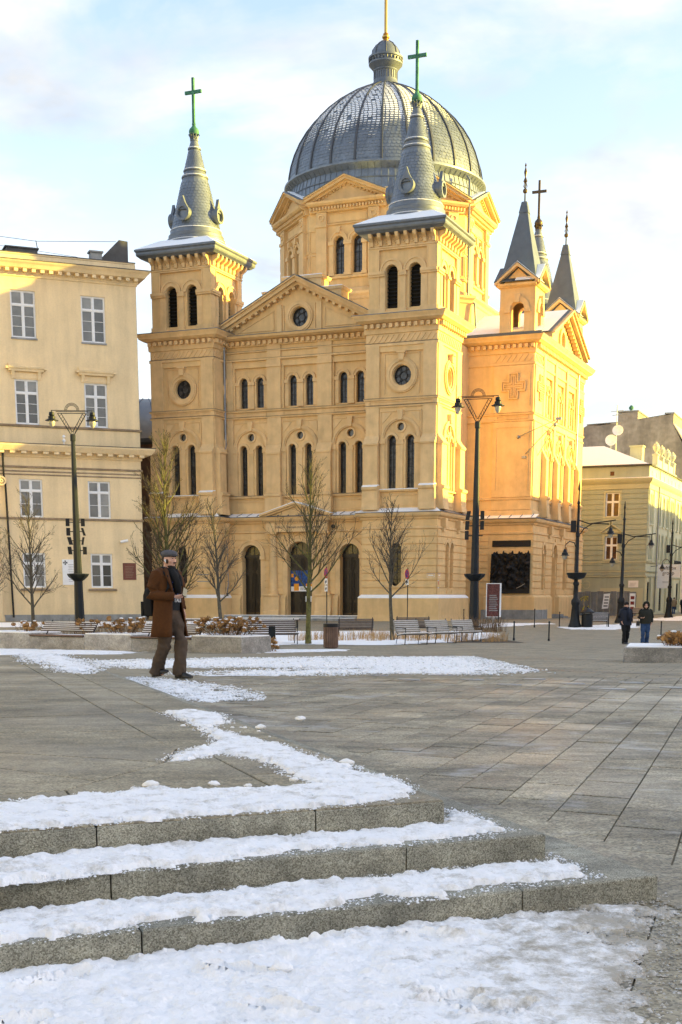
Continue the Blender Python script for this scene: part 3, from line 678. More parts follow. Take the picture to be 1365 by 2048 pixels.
# ------------------------------------------------------------------ church
church = thing('church', 'large ochre church with a grey ribbed dome, two front towers and conical spires', 'church', (-4.173, 110.933, 0.0), R(-22.5))
CH = church
def inst(me, name, parent, pts, rz=0.0):
    return [link(name, me, parent, p, (0, 0, rz)) for p in pts]
def bx(sx, sy, sz, m, name='block'):
    return MB().box(-sx/2, sx/2, -sy/2, sy/2, -sz/2, sz/2).mesh(name, m)
ME = {}
def shared(key, fn):
    if key not in ME: ME[key] = fn()
    return ME[key]
def faces_rz(F): return math.atan2(F.a.y, F.a.x)

def along(F, name, parent, key, fn, ss, t, d):
    """alike pieces (shared mesh) set along a wall plane"""
    me = shared(key, fn)
    for s in ss: link(name, me, parent, F.p(s, t, d), (0, 0, faces_rz(F)))

def lead_window(F, sc_, w, t0, ts, d, m='glass_leaded', rows=5, parent=CH):
    """round-headed leaded window: bars, a round light in the head, and its pane"""
    mb = MB(); r = w/2
    b = 0.022
    for k in range(1, rows):
        t = t0 + (ts - t0)*k/(rows-.5); F.box(mb, sc_-r, sc_+r, t-b, t+b, d-.03, d+.02)
    F.box(mb, sc_-b, sc_+b, t0, ts, d-.03, d+.022)
    F.ring(mb, sc_, ts, r*.50, r*.62, d-.03, d+.024, 0, 360, 14)
    for s_ in (-1, 1): F.box(mb, sc_+s_*(r-.02)-.03, sc_+s_*(r-.02)+.03, t0, ts, d-.03, d+.026)
    F.ring(mb, sc_, ts, r-.05, r+.01, d-.03, d+.026, 0, 180, 10)
    o = mb.build('window', 'black_lead', parent)
    mb = MB(); F.poly(mb, arch(sc_, w+.04, t0-.02, ts), d-.06, d-.01); mb.build('pane', m, o)
    return o
def blind_niche(F, sc_, w, t0, ts, d):
    mb = MB(); F.poly(mb, arch(sc_, w+.04, t0-.02, ts), d-.06, d); return mb.build('blind_window', 'stucco', CH)
def round_window(F, sc_, tc_, r, d, m='glass_leaded', parent=CH, bars=True):
    mb = MB()
    F.ring(mb, sc_, tc_, r-.06, r+.01, d-.03, d+.03, 0, 360, 20)
    if bars:
        F.ring(mb, sc_, tc_, r*.36, r*.44, d-.03, d+.028, 0, 360, 14)
        for k in range(6):
            a = R(60*k + 30); F.ring(mb, sc_ + r*.70*math.cos(a), tc_ + r*.70*math.sin(a), r*.27, r*.33, d-.03, d+.026, 0, 360, 10)
    o = mb.build('round_window', 'black_lead', parent)
    mb = MB(); F.poly(mb, circ(sc_, tc_, r+.02), d-.06, d-.01); mb.build('pane', m, o)
    return o
def frame4(F, mb, s0, s1, t0, t1, w, d0, d1):
    F.box(mb, s0, s1, t1-w, t1, d0, d1); F.box(mb, s0, s1, t0, t0+w, d0, d1)
    F.box(mb, s0, s0+w, t0+w, t1-w, d0, d1); F.box(mb, s1-w, s1, t0+w, t1-w, d0, d1)

def low_bay_trim(F, sc_, w=.64, sp=.72, big=1.6):
    """mouldings round the tall twin windows: hood arches, capitals, oculus ring, keystone"""
    mb = MB()
    F.ring(mb, sc_, 14.02, big-.30, big, -.02, .10, 0, 180, 18)
    F.ring(mb, sc_, 14.02, big-.20, big-.08, .10, .15, 0, 180, 18)
    for s_ in (-1, 1):
        F.ring(mb, sc_+s_*sp, 13.89, w/2+.02, w/2+.22, -.02, .07, 0, 180, 12)
        F.box(mb, sc_+s_*(big-.15)-.19, sc_+s_*(big-.15)+.19, 10.1, 13.62, -.02, .09)          # side strips
        F.box(mb, sc_+s_*(big-.15)-.24, sc_+s_*(big-.15)+.24, 13.62, 13.8, -.02, .16)
        F.box(mb, sc_+s_*(big-.15)-.21, sc_+s_*(big-.15)+.21, 13.8, 14.02, -.02, .12)
        F.box(mb, sc_+s_*(sp+w/2+.1)-.085, sc_+s_*(sp+w/2+.1)+.085, 10.2, 13.6, -.25, .03)       # colonettes
        F.box(mb, sc_+s_*(sp+w/2+.1)-.115, sc_+s_*(sp+w/2+.1)+.115, 13.6, 13.88, -.25, .08)
    F.box(mb, sc_-.2, sc_+.2, 10.2, 13.55, -.25, .05); F.box(mb, sc_-.26, sc_+.26, 13.55, 13.7, -.25, .10); F.box(mb, sc_-.22, sc_+.22, 13.7, 13.88, -.25, .08)
    F.box(mb, sc_-.24, sc_+.24, 10.1, 10.32, -.25, .08)
    F.ring(mb, sc_, 14.86, .30, .44, -.2, .06, 0, 360, 18)
    F.poly(mb, [(sc_-.15, 15.35), (sc_+.15, 15.35), (sc_+.24, 16.08), (sc_-.24, 16.08)], -.02, .22)
    # spandrel frames
    for s_ in (-1, 1):
        a, b = sc_+s_*.36, sc_+s_*(big+.06)
        F.box(mb, min(a, b), max(a, b), 16.0, 16.07, -.02, .05)
        F.box(mb, b-.035, b+.035, 14.1, 16.0, -.02, .05)
        F.poly(mb, [(sc_+s_*(big-.08), 15.92), (sc_+s_*.75, 15.92), (sc_+s_*(big-.08), 15.1)], -.02, .03)
    return mb
def low_bay_holes(sc_, w=.64, sp=.72):
    return [arch(sc_-sp, w, 10.2, 13.89), arch(sc_+sp, w, 10.2, 13.89), circ(sc_, 14.86, .30, 16)]
def up_bay_trim(F, sc_, d, w=.68, sp=.735):
    mb = MB()
    for s_ in (-1, 1):
        F.ring(mb, sc_+s_*sp, 19.27, w/2+.02, w/2+.26, d-.02, d+.07, 0, 180, 12)
        F.ring(mb, sc_+s_*sp, 19.27, w/2+.2, w/2+.26, d+.07, d+.11, 0, 180, 12)
        F.box(mb, sc_+s_*(sp+w/2+.2)-.15, sc_+s_*(sp+w/2+.2)+.15, 17.2, 19.0, d-.02, d+.06)
        F.box(mb, sc_+s_*(sp+w/2+.2)-.19, sc_+s_*(sp+w/2+.2)+.19, 19.0, 19.27, d-.02, d+.12)
    F.box(mb, sc_-.22, sc_+.22, 17.2, 19.0, d-.02, d+.08); F.box(mb, sc_-.29, sc_+.29, 19.0, 19.14, d-.02, d+.14); F.box(mb, sc_-.25, sc_+.25, 19.14, 19.27, d-.02, d+.11)
    F.box(mb, sc_-.27, sc_+.27, 17.15, 17.42, d-.02, d+.12)
    return mb

ENT = [(0.02, 20.82), (.10, 20.84), (.10, 21.02), (.02, 21.04), (.02, 21.72), (.12, 21.76), (.14, 21.95), (.16, 22.47), (.42, 22.5), (.62, 22.62), (.70, 22.66), (.74, 22.78), (.86, 22.95), (.90, 23.04), (.0, 23.10)]
def dent_me(): return MB().box(-.13, .13, -.2, .2, -.15, .15).mesh('dentil', 'stucco_trim')
def strig_me():
    mb = MB(); mb.extr([(-.26, -.03, -.26), (-.12, -.03, -.26), (.27, -.03, .26), (.10, -.03, .26)], (0, .08, 0)); return mb.mesh('strigil', 'stucco_trim')
def tile_rows(mb, prof, tw, rowh, snow_mb=None, snow_f=None, cx=0.0, cy=0.0, skip=None, lift=.035):
    """overlapping round-ended scales laid in courses over a surface of revolution"""
    L = [0.0]
    for (r0, z0), (r1, z1) in zip(prof, prof[1:]): L.append(L[-1] + math.hypot(r1-r0, z1-z0))
    def at(q):
        q = max(0, min(L[-1], q))
        for i in range(len(L)-1):
            if q <= L[i+1] + 1e-9:
                t = (q - L[i])/max(1e-9, L[i+1]-L[i]); return (prof[i][0] + (prof[i+1][0]-prof[i][0])*t, prof[i][1] + (prof[i+1][1]-prof[i][1])*t)
    nrow = int(L[-1]/rowh)
    for k in range(nrow):
        q0 = k*rowh; q1 = q0 + rowh*1.25
        (ra, za), (rb, zb) = at(q0), at(q1)
        n = max(6, int(round(2*math.pi*ra/tw))); off = .5*(k % 2)
        (rm, zm) = at(q0 + rowh*.35)
        nx_, nz_ = (zb-za), -(rb-ra); ln = math.hypot(nx_, nz_) + 1e-9; nx_ /= ln; nz_ /= ln
        for j in range(n):
            a = 2*math.pi*(j+off)/n
            if skip and skip(a, za): continue
            h = math.pi/n*.97
            def pt(r, z, ang, o): return (cx + (r + nx_*o)*math.cos(ang), cy + (r + nx_*o)*math.sin(ang), z + nz_*o)
            jit = random.uniform(-.006, .006)
            mb.add([pt(rb, zb, a-h, .004), pt(rb, zb, a+h, .004), pt(rm, zm, a+h, lift*.8+jit), pt(ra, za, a+h*.55, lift+jit), pt(ra, za, a-h*.55, lift+jit), pt(rm, zm, a-h, lift*.8+jit),
                    pt(ra, za, a+h*.55, 0), pt(ra, za, a-h*.55, 0)], [(0,1,2,3,4,5), (4,3,6,7)])
            cv = snow_f(a, za) if snow_mb is not None else 0
            if cv > .06:
                (rs, zs) = at(q0 + rowh*(1.0 - cv*random.uniform(.74, .84))); (rt, zt) = at(q0 + rowh*1.02); o1 = lift*1.05+.012; o2 = lift*.45+.016; w_ = h*random.uniform(.92, 1.0)*(.75+.25*cv)
                snow_mb.add([pt(rt, zt, a-w_, o2), pt(rt, zt, a+w_, o2), pt(rs, zs, a+w_*.8, o1), pt(rs, zs, a-w_*.8, o1), pt(rs, zs, a+w_*.8, lift*.6), pt(rs, zs, a-w_*.8, lift*.6)], [(0,1,2,3), (3,2,4,5)])

def make_cross(name, m, c, zb, zt, arm_z, arm, t=.10):
    mb = MB(); x, y = c
    mb.box(x-t, x+t, y-t, y+t, zb, zt); mb.box(x-arm, x-t, y-t*.9, y+t*.9, arm_z-t*1.2, arm_z+t*1.2); mb.box(x+t, x+arm, y-t*.9, y+t*.9, arm_z-t*1.2, arm_z+t*1.2)
    return mb.build(name, m, CH)
def make_spire(cx, cy, cross_m, ball_m, tiles=True):
    mb = MB()
    mb.lathe([(2.48, 30.1), (2.48, 30.42), (2.40, 30.46), (2.40, 30.68), (2.26, 30.76), (2.28, 30.98), (2.16, 31.06), (2.10, 31.36), (2.02, 31.42), (1.04, 35.42), (1.10, 35.46), (1.10, 35.56), (1.0, 35.58), (.86, 35.94), (.94, 35.98), (.94, 36.06), (.84, 36.08), (.47, 37.62), (.54, 37.66), (.54, 37.74), (.45, 37.78), (.30, 38.30), (.34, 38.34), (.30, 38.42)], 40, cx, cy)
    sp = mb.build('spire', 'lead', CH, smooth=25)
    mb = MB()
    for k in range(10):      # crown of leaves under the ball
        a = 2*math.pi*k/10; c, s_ = math.cos(a), math.sin(a)
        mb.tube([(cx+.27*c, cy+.27*s_, 38.34), (cx+.30*c, cy+.30*s_, 38.6), (cx+.44*c, cy+.44*s_, 38.82), (cx+.47*c, cy+.47*s_, 38.76)], [.07, .07, .05, .02], 5)
    mb.lathe([(.2, 38.4), (.2, 38.8)], 12, cx, cy)
    mb.build('crown_of_leaves', 'dark_bronze' if ball_m != 'copper_green' else 'lead', sp)
    mb = MB(); mb.lathe([(.2, 38.74), (.36, 38.8), (.42, 38.98), (.42, 39.06), (.36, 39.22), (.2, 39.38), (.14, 39.5), (.17, 39.6), (.1, 39.7)], 18, cx, cy); mb.build('ball', ball_m, sp, smooth=30)
    if tiles:
        mb = MB(); tile_rows(mb, [(2.03, 31.44), (1.06, 35.38)], .33, .24, cx=cx, cy=cy, lift=.03)
        tile_rows(mb, [(.86, 36.1), (.49, 37.56)], .2, .15, cx=cx, cy=cy, lift=.02)
        tag(mb.build('tiles', 'zinc_tile', sp), kind='stuff')
    mb = MB()
    for r, z in ((2.44, 30.44), (2.14, 31.37), (1.08, 35.57), (.92, 36.07), (.53, 37.75)): mb.lathe([(r-.06, z), (r, z+.02), (r-.02, z+.06), (r-.1, z+.07)], 32, cx, cy, cap=False)
    tag(mb.build('snow', 'snow', sp), kind='stuff')
    for k in range(4):       # round lucarnes
        a = R(90*k - 90); F = Fc((cx + 1.62*math.cos(a), cy + 1.62*math.sin(a), 0), (-math.sin(a), math.cos(a), 0), (math.cos(a), math.sin(a), 0))
        mb = MB(); F.ring(mb, 0, 32.42, .40, .56, -.9, .42, 0, 360, 20); F.poly(mb, [(-.50, 32.66), (.50, 32.66), (.18, 33.2), (0, 33.72), (-.18, 33.2)], .22, .40)
        F.ring(mb, 0, 32.42, .44, .60, .30, .48, 0, 360, 20)
        d = mb.build('lucarne', 'lead', sp, smooth=30)
    mb = MB()
    for k in range(4):
        a = R(90*k - 90); F = Fc((cx + 1.62*math.cos(a), cy + 1.62*math.sin(a), 0), (-math.sin(a), math.cos(a), 0), (math.cos(a), math.sin(a), 0))
        F.poly(mb, circ(0, 32.42, .41), -.6, .30)
    mb.build('lucarne_shutters', 'zinc_tile', sp)
    make_cross('cross', cross_m, (cx, cy), 39.6, 43.05, 41.98, .74)
    return sp

def strigils(F, parent, s0, s1):
    n = int((s1 - s0)/.42); along(F, 'strigil', parent, 'strig', strig_me, [s0 + (i+.5)*(s1-s0)/n for i in range(n)], 21.38, .04)
def dentils(F, parent, s0, s1, t=22.28, d=.34, pitch=.50):
    n = max(2, int(round((s1 - s0)/pitch))); along(F, 'dentil', parent, 'dent', dent_me, [s0 + (i+.5)*(s1-s0)/n for i in range(n)], t, d-.16)

# ---- podium courses
def courses(F, parent, s0, s1, t0, t1, n, opens, d=0.0, proud=.055):
    """rusticated render: horizontal bands with open joints, cut round arched openings (centre, half-width, spring)"""
    h = (t1 - t0)/n
    for k in range(n):
        a, b = t0 + k*h + .035, t0 + (k+1)*h - .035
        def hw(o, t):
            c, w_, ts, tb = o
            if t < tb: return 0
            if t <= ts: return w_
            return math.sqrt(max(0, w_*w_ - (t-ts)**2))
        cuts = []
        for o in sorted(opens):
            if max(hw(o, a), hw(o, b)) > 0.02: cuts.append(o)
        lo = (s0, s0)
        for o in cuts + [None]:
            hi = (s1, s1) if o is None else (o[0]-hw(o, a), o[0]-hw(o, b))
            if hi[0]-lo[0] > .05: F.poly(MB(), [(lo[0], a), (hi[0], a), (hi[1], b), (lo[1], b)], d-.03, d+proud).build('stone_course', 'stucco', parent)
            if o is not None: lo = (o[0]+hw(o, a), o[0]+hw(o, b))

def tower(cx, right_blind):
    X0, X1, Y0, Y1 = cx-2.9, cx+2.9, 0.0, 5.85
    FF = Fc((cx, Y0, 0), (1, 0, 0), (0, -1, 0)); FR = Fc((X1, 2.925, 0), (0, 1, 0), (1, 0, 0))
    # ---- podium
    px0, px1, py0, py1 = cx-3.12, cx+3.12, -.2, 7.3
    FP = Fc((cx, py0, 0), (1, 0, 0), (0, -1, 0)); FPR = Fc((px1, 2.925, 0), (0, 1, 0), (1, 0, 0)); FPL = Fc((px0, 2.925, 0), (0, -1, 0), (-1, 0, 0))
    mb = MB(); FP.wall(mb, rct(-3.12, 3.12, 0, 8.2), [arch(-.3, .95, 2.75, 5.6)], 0, .45)
    FPR.wall(mb, rct(-3.125, 4.37, 0, 8.2), [arch(-.75, .72, 2.6, 5.75), arch(.45, .72, 2.6, 5.75)], 0, .3)
    FPL.wall(mb, rct(-4.37, 3.125, 0, 8.2), [], 0, .3)
    pod = mb.build('podium_wall', 'stucco', CH)
    courses(FP, pod, -3.12, 3.12, 2.05, 7.1, 9, [(-.3, .55, 5.6, 2.7)])
    courses(FPR, pod, -3.08, 4.37, 2.05, 7.1, 9, [(-.75, .42, 5.75, 2.5), (.45, .42, 5.75, 2.5)])
    courses(FPL, pod, -4.37, 3.09, 2.05, 7.1, 9, [])
    lead_window(FP, -.3, .95, 2.75, 5.6, -.3, 'glass_dark', 6)
    mb = MB(); FP.box(mb, -.95, .35, 2.62, 2.76, -.2, .16); mb.build('window_sill', 'stucco_trim', CH)
    for s_ in (-.75, .45): blind_niche(FPR, s_, .72, 2.6, 5.75, -.28)
    mb = MB()
    for s_ in (-.75, .45): FPR.ring(mb, s_, 5.75, .40, .62, -.02, .09, 0, 180, 12)
    mb.polyring(rect(px0, px1, py0, py1), [(.0, 7.12), (.10, 7.15), (.10, 7.3), (.0, 7.34)], False)
    mb.polyring(rect(px0, px1, py0, py1), [(.0, 7.85), (.12, 7.9), (.16, 8.02), (.34, 8.1), (.42, 8.22), (.46, 8.36), (0, 8.38)], True)
    for s_ in (-1.9, 1.9):
        FPR.box(mb, s_-.28, s_+.28, 7.3, 7.95, 0, .3); FPR.box(mb, s_-.22, s_+.22, 6.95, 7.3, 0, .18)
    mb.build('podium_cornice', 'stucco_trim', CH)
    # battered plinth
    mb = MB(); mb.polyring(rect(px0-.22, px1+.22, py0-.22, py1+.2), [(.12, 0), (.05, .5), (.05, 1.75), (.02, 1.86), (-.19, 2.04)], True); mb.build('plinth', 'stucco', CH)
    mb = MB(); mb.polyring(rect(px0-.22, px1+.22, py0-.22, py1+.2), [(.06, 1.80), (.03, 1.9), (-.17, 2.08)], False); tag(mb.build('ledge_snow', 'snow', CH), kind='stuff')
    # lead weathering over the podium cornice with snow on it
    mb = MB(); mb.polyring(rect(px0, px1, py0, py1), [(.50, 8.385), (.50, 8.41), (-.20, 8.72)], False); ap = mb.build('lead_apron', 'lead', CH)
    mb = MB(); mb.loft([[(px0-.44, py0-.46, 8.425), (px1+.40, py0-.46, 8.425)], [(px0-.44, py0-.44, 8.45), (px1+.40, py0-.44, 8.45)], [(px0+.15, py0+.2, 8.76), (px1-.15, py0+.2, 8.76)]], False); tag(mb.build('ledge_snow', 'snow', ap), kind='stuff')
    # ---- main shaft
    h1 = low_bay_holes(0, .72, .76)
    mb = MB(); FF.wall(mb, rct(-2.9, 2.9, 8.3, 23.0), h1 + [rct(-1.78, 1.78, 17.12, 20.42)], 0, .42)
    FF.wall(mb, rct(-1.78, 1.78, 17.12, 20.42), [circ(0, 18.68, .74, 24)], -.10, .4)
    if right_blind: FR.wall(mb, rct(-2.925, 2.925, 8.3, 23.0), low_bay_holes(0, .6, .62) + [circ(0, 18.68, .7, 24)], 0, .3)
    else: FR.wall(mb, rct(-2.925, 2.925, 8.3, 23.0), [], 0, .3)
    mb.box(X0, X0+.02, Y0, Y1, 8.3, 23); mb.box(X0, X1, Y1-.02, Y1, 8.3, 23)
    mb.build('tower_wall', 'stucco', CH)
    for s_ in (-.76, .76): lead_window(FF, s_, .72, 10.2, 13.89, -.36, rows=7)
    round_window(FF, 0, 14.86, .30, -.2, 'glass_house', bars=False)
    round_window(FF, 0, 18.68, .74, -.38)
    mb = low_bay_trim(FF, 0, .72, .76, 1.62)
    def ros(F, d):
        F.ring(mb, 0, 18.68, .80, 1.30, d-.02, d+.10, 0, 360, 28); F.ring(mb, 0, 18.68, 1.0, 1.2, d+.10, d+.15, 0, 360, 28)
        F.poly(mb, [(-.19, 19.75), (.19, 19.75), (.26, 20.28), (-.26, 20.28)], d-.02, d+.26); F.box(mb, -.34, .34, 20.28, 20.4, d-.02, d+.32)
    ros(FF, -.10)
    for s_ in (-1.42, 1.42): FF.box(mb, s_-.03, s_+.03, 17.3, 20.25, -.12, -.05)
    FF.box(mb, -1.45, 1.45, 20.25, 20.31, -.12, -.05)
    if right_blind:
        ros(FR, 0)
        for s_ in (-.62, .62):
            FR.ring(mb, s_, 13.89, .32, .5, -.02, .08, 0, 180, 12)
        FR.ring(mb, 0, 14.0, 1.12, 1.45, -.02, .12, 0, 180, 18); FR.ring(mb, 0, 14.86, .30, .44, -.2, .06, 0, 360, 18)
        FR.box(mb, -.17, .17, 10.2, 13.88, -.25, .06)
        for s_ in (-1.25, 1.25): FR.box(mb, s_-.15, s_+.15, 10.1, 13.9, -.02, .1); FR.box(mb, s_-.2, s_+.2, 13.65, 13.95, -.02, .16)
        FR.poly(mb, [(-.16, 15.25), (.16, 15.25), (.24, 15.95), (-.24, 15.95)], -.02, .22)
    # corner strips and buttresses
    for F in (FF, FR):
        for s_ in (-2.35, 2.35):
            F.box(mb, s_-.55, s_+.55, 16.95, 20.85, -.02, .07)
            F.box(mb, s_-.55, s_+.55, 14.2, 16.4, -.02, .07)
            F.prof(mb, s_-.57, s_+.57, [(-.02, 10.45), (.34, 10.45), (.34, 13.55), (.08, 14.25), (-.02, 14.25)])
            F.prof(mb, s_-.62, s_+.62, [(-.02, 13.5), (.40, 13.5), (.42, 13.62), (.12, 14.1), (-.02, 14.1)])
            F.prof(mb, s_-.66, s_+.66, [(-.02, 8.6), (.52, 8.6), (.46, 9.1), (.44, 10.1), (.52, 10.16), (.54, 10.34), (.36, 10.46), (-.02, 10.46)])
        F.prof(mb, -1.75, 1.75, [(-.02, 10.0), (.16, 10.02), (.18, 10.14), (-.02, 10.2)])
        frame4(F, mb, -1.5, 1.5, 8.95, 9.8, .08, -.02, .05)
    mb.polyring(rect(X0, X1, Y0, Y1), [(.02, 16.30), (.12, 16.34), (.14, 16.44), (.05, 16.48), (.05, 16.82), (.14, 16.86), (.18, 16.98), (.0, 17.04)], False)
    for F in (FF, FR): frame4(F, mb, -2.6, 2.6, 16.53, 16.79, .05, .04, .09)
    mb.build('tower_mouldings', 'stucco_trim', CH)
    for z, o_ in ((16.985, .19), (16.445, .15), (21.03, .11), (10.13, .06)): MB().polyring(rect(X0, X1, Y0, Y1), [(.0, z+.01), (o_, z), (o_+.015, z+.03), (0, z+.075)], False).build('ledge_shade_flashing', 'stucco_grime', CH)  # dark flashing strips; they also paint in the ledges' shadow lines
    if right_blind:
        for s_ in (-.62, .62): blind_niche(FR, s_, .6, 10.2, 13.89, -.26)
        round_window(FR, 0, 14.86, .30, -.25, 'stucco', bars=False); round_window(FR, 0, 18.68, .7, -.28, 'stucco', bars=False)
    mb = MB()
    for s_ in (-2.35, 2.35): FF.prof(mb, s_-.64, s_+.64, [(.10, 10.44), (.52, 10.36), (.52, 10.40), (.34, 10.53), (.1, 10.55)])
    FF.prof(mb, -1.7, 1.7, [(-.2, 10.19), (.19, 10.15), (.18, 10.2), (-.2, 10.27)])
    tag(mb.build('ledge_snow', 'snow', CH), kind='stuff')
    mb = MB(); mb.polyring(rect(X0, X1, Y0, Y1), ENT, True); ent = mb.build('cornice', 'stucco_trim', CH)
    for F in (FF, FR):
        strigils(F, ent, -2.8, 2.8); dentils(F, ent, -3.05, 3.05)
    mb = MB(); mb.polyring(rect(X0, X1, Y0, Y1), [(.92, 23.03), (.92, 23.08), (-.05, 23.26)], True); mb.build('lead_flashing', 'lead', CH)
    # ---- belfry
    bx0, bx1, by0, by1 = cx-2.75, cx+2.75, .15, 5.7
    BF = Fc((cx, by0, 0), (1, 0, 0), (0, -1, 0)); BR = Fc((bx1, 2.925, 0), (0, 1, 0), (1, 0, 0))
    mb = MB(); mt = MB(); lv = MB()
    wins = [(-.95, .95), (.95, .95)]
    for F, hw in ((BF, 2.75), (BR, 2.775)):
        F.wall(mb, rct(-hw, hw, 23.0, 29.0), [rct(-1.92, 1.92, 23.35, 27.8)], 0, .12)
        F.wall(mb, rct(-1.92, 1.92, 23.35, 27.8), [arch(c, w_, 23.62, 26.26) for c, w_ in wins], -.11, .5)
        for c, w_ in wins:
            F.ring(mt, c, 26.26, .5, .90, -.13, -.02, 0, 180, 16); F.ring(mt, c, 26.26, .80, .93, -.02, .03, 0, 180, 16)
            for k in range(11):
                t = 23.75 + k*.27; hw_ = .46 if t < 26.2 else max(.1, math.sqrt(max(0, .23-(t-26.26)**2))-.02)
                F.prof(lv, c-hw_, c+hw_, [(-.52, t+.14), (-.30, t), (-.30, t+.03), (-.52, t+.17)])
        F.box(mt, -.22, .22, 23.35, 25.9, -.13, .02); F.box(mt, -.30, .30, 25.9, 26.08, -.13, .10); F.box(mt, -.26, .26, 26.08, 26.26, -.13, .06)
        for s_ in (-1, 1):
            a, b = sorted((s_*1.45, s_*1.92)); F.box(mt, a, b, 23.35, 25.9, -.13, .0); 
            a, b = sorted((s_*1.42, s_*2.79)); F.box(mt, a, b, 25.92, 26.06, -.13, .09); F.box(mt, a+.01, b-.01, 26.06, 26.28, -.13, .14)
            a, b = sorted((s_*1.42, s_*2.79)); F.box(mt, a, b, 23.25, 23.62, -.13, .08)
        F.box(mt, -.3, .3, 23.3, 23.6, -.13, .08)
        frame4(F, mt, -1.98, 1.98, 23.3, 27.88, .07, -.02, .04)
    mb.box(bx0, bx0+.02, by0, by1, 23, 29); mb.box(bx0, bx1, by1-.02, by1, 23, 29)
    mb.build('belfry_wall', 'stucco', CH)
    mt.polyring(rect(bx0, bx1, by0, by1), [(.03, 23.1), (.12, 23.12), (.12, 23.3), (.03, 23.34)], False)
    mt.polyring(rect(bx0, bx1, by0, by1), [(.0, 27.92), (.06, 27.95), (.06, 28.05), (.02, 28.08)], False)
    mt.build('belfry_mouldings', 'stucco_trim', CH)
    lv.box(cx-2.2, cx+2.2, by0+.66, by1-.66, 23.3, 27.4)
    lv.build('louvres', 'louvre', CH)
    # eaves on brackets
    mb = MB(); mb.polyring(rect(bx0, bx1, by0, by1), [(.02, 28.84), (.62, 28.9), (.70, 28.98), (.74, 29.0)], False); soff = mb.build('eaves_soffit', 'lead', CH)
    mb = MB(); mb.polyring(rect(bx0, bx1, by0, by1), [(.70, 28.98), (.84, 29.08), (.88, 29.2), (.88, 29.34), (.98, 29.44), (.98, 29.56), (.95, 29.58)], False); mb.build('eaves_gutter', 'lead', CH)
    mb = MB(); mb.loft([[(cx+sx*(2.75+.95), 2.925+sy*(2.775+.95), 29.575) for sx, sy in ((-1,-1),(1,-1),(1,1),(-1,1))], [(cx+sx*2.1, 2.925+sy*2.1, 30.42) for sx, sy in ((-1,-1),(1,-1),(1,1),(-1,1))]]); rf = mb.build('eaves_roof', 'lead', CH)
    mb = MB(); mb.loft([[(cx+sx*(2.75+.92), 2.925+sy*(2.775+.92), 29.60) for sx, sy in ((-1,-1),(1,-1),(1,1),(-1,1))], [(cx+sx*(2.75+.86), 2.925+sy*(2.775+.86), 29.65) for sx, sy in ((-1,-1),(1,-1),(1,1),(-1,1))], [(cx+sx*2.2, 2.925+sy*2.2, 30.45) for sx, sy in ((-1,-1),(1,-1),(1,1),(-1,1))]], cap=False); tag(mb.build('roof_snow', 'snow', rf), kind='stuff')
    def brk():
        m_ = MB(); m_.extr([(-.13, .0, 28.08), (-.13, -.16, 28.1), (-.13, -.2, 28.4), (-.13, -.55, 28.62), (-.13, -.62, 28.8), (-.13, -.62, 28.9), (-.13, .0, 28.9)], (.26, 0, 0)); return m_.mesh('bracket', 'stucco_trim')
    def rosm():
        m_ = MB(); F_ = Fc((0, 0, 0), (1, 0, 0), (0, -1, 0)); F_.ring(m_, 0, 28.42, .12, .2, -.02, .05, 0, 360, 10); F_.poly(m_, circ(0, 28.42, .07, 8), -.02, .06); return m_.mesh('rosette', 'stucco_trim')
    for F in (BF, BR):
        ss = lin(-2.5, 2.5, 8)
        along(F, 'bracket', soff, 'brk', brk, ss, 0, 0)
        along(F, 'rosette', soff, 'ros', rosm, [(a+b)/2 for a, b in zip(ss, ss[1:])], 0, 0)
    return FF, FR

random.seed(3)
for cx_, rb in ((9.55, True), (-9.65, True)):
    tower(cx_, rb)
    make_spire(cx_, 2.925, 'copper_green', 'copper_green')

# ---- centre of the front
CF = Fc((0, 2.2, 0), (1, 0, 0), (0, -1, 0))
bays = (-4.45, 0.0, 4.45)
mb = MB()
CF.wall(mb, rct(-6.75, 6.65, 8.2, 22.6), sum([low_bay_holes(b) for b in bays], []) + [rct(b-1.46, b+1.46, 17.0, 20.36) for b in bays], 0, .42)
for b in bays: CF.wall(mb, rct(b-1.46, b+1.46, 17.0, 20.36), [arch(b-.735, .68, 17.22, 19.27), arch(b+.735, .68, 17.22, 19.27)], -.16, .35)
mb.build('front_wall', 'stucco', CH)
for b in bays:
    for s_ in (-1, 1):
        lead_window(CF, b+s_*.72, .64, 10.2, 13.89, -.36, rows=8); lead_window(CF, b+s_*.735, .68, 17.22, 19.27, -.42, rows=5)
    round_window(CF, b, 14.86, .30, -.2, 'glass_house', bars=False)
    low_bay_trim(CF, b).build('window_mouldings', 'stucco_trim', CH); up_bay_trim(CF, b, -.16).build('window_mouldings', 'stucco_trim', CH)
mb = MB()
for s_ in (-2.28, 2.24):
    CF.prof(mb, s_-.62, s_+.62, [(-.02, 10.3), (.32, 10.3), (.32, 13.4), (.10, 14.25), (-.02, 14.25)])
    CF.prof(mb, s_-.66, s_+.66, [(-.02, 13.4), (.37, 13.4), (.38, 13.55), (.14, 14.15), (-.02, 14.15)])
    CF.prof(mb, s_-.72, s_+.72, [(-.02, 8.6), (.46, 8.6), (.42, 10.0), (.5, 10.08), (.5, 10.24), (.33, 10.32), (-.02, 10.32)])
    CF.box(mb, s_-.62, s_+.62, 14.25, 16.35, -.02, .12); CF.box(mb, s_-.62, s_+.62, 17.0, 21.0, -.02, .14); CF.box(mb, s_-.67, s_+.67, 20.3, 20.5, -.02, .2)
    CF.box(mb, s_-.62, s_+.62, 21.0, 22.1, -.02, .1)
for s_ in (-6.35, 6.3): CF.box(mb, s_-.3, s_+.3, 10.3, 21.0, -.02, .1)
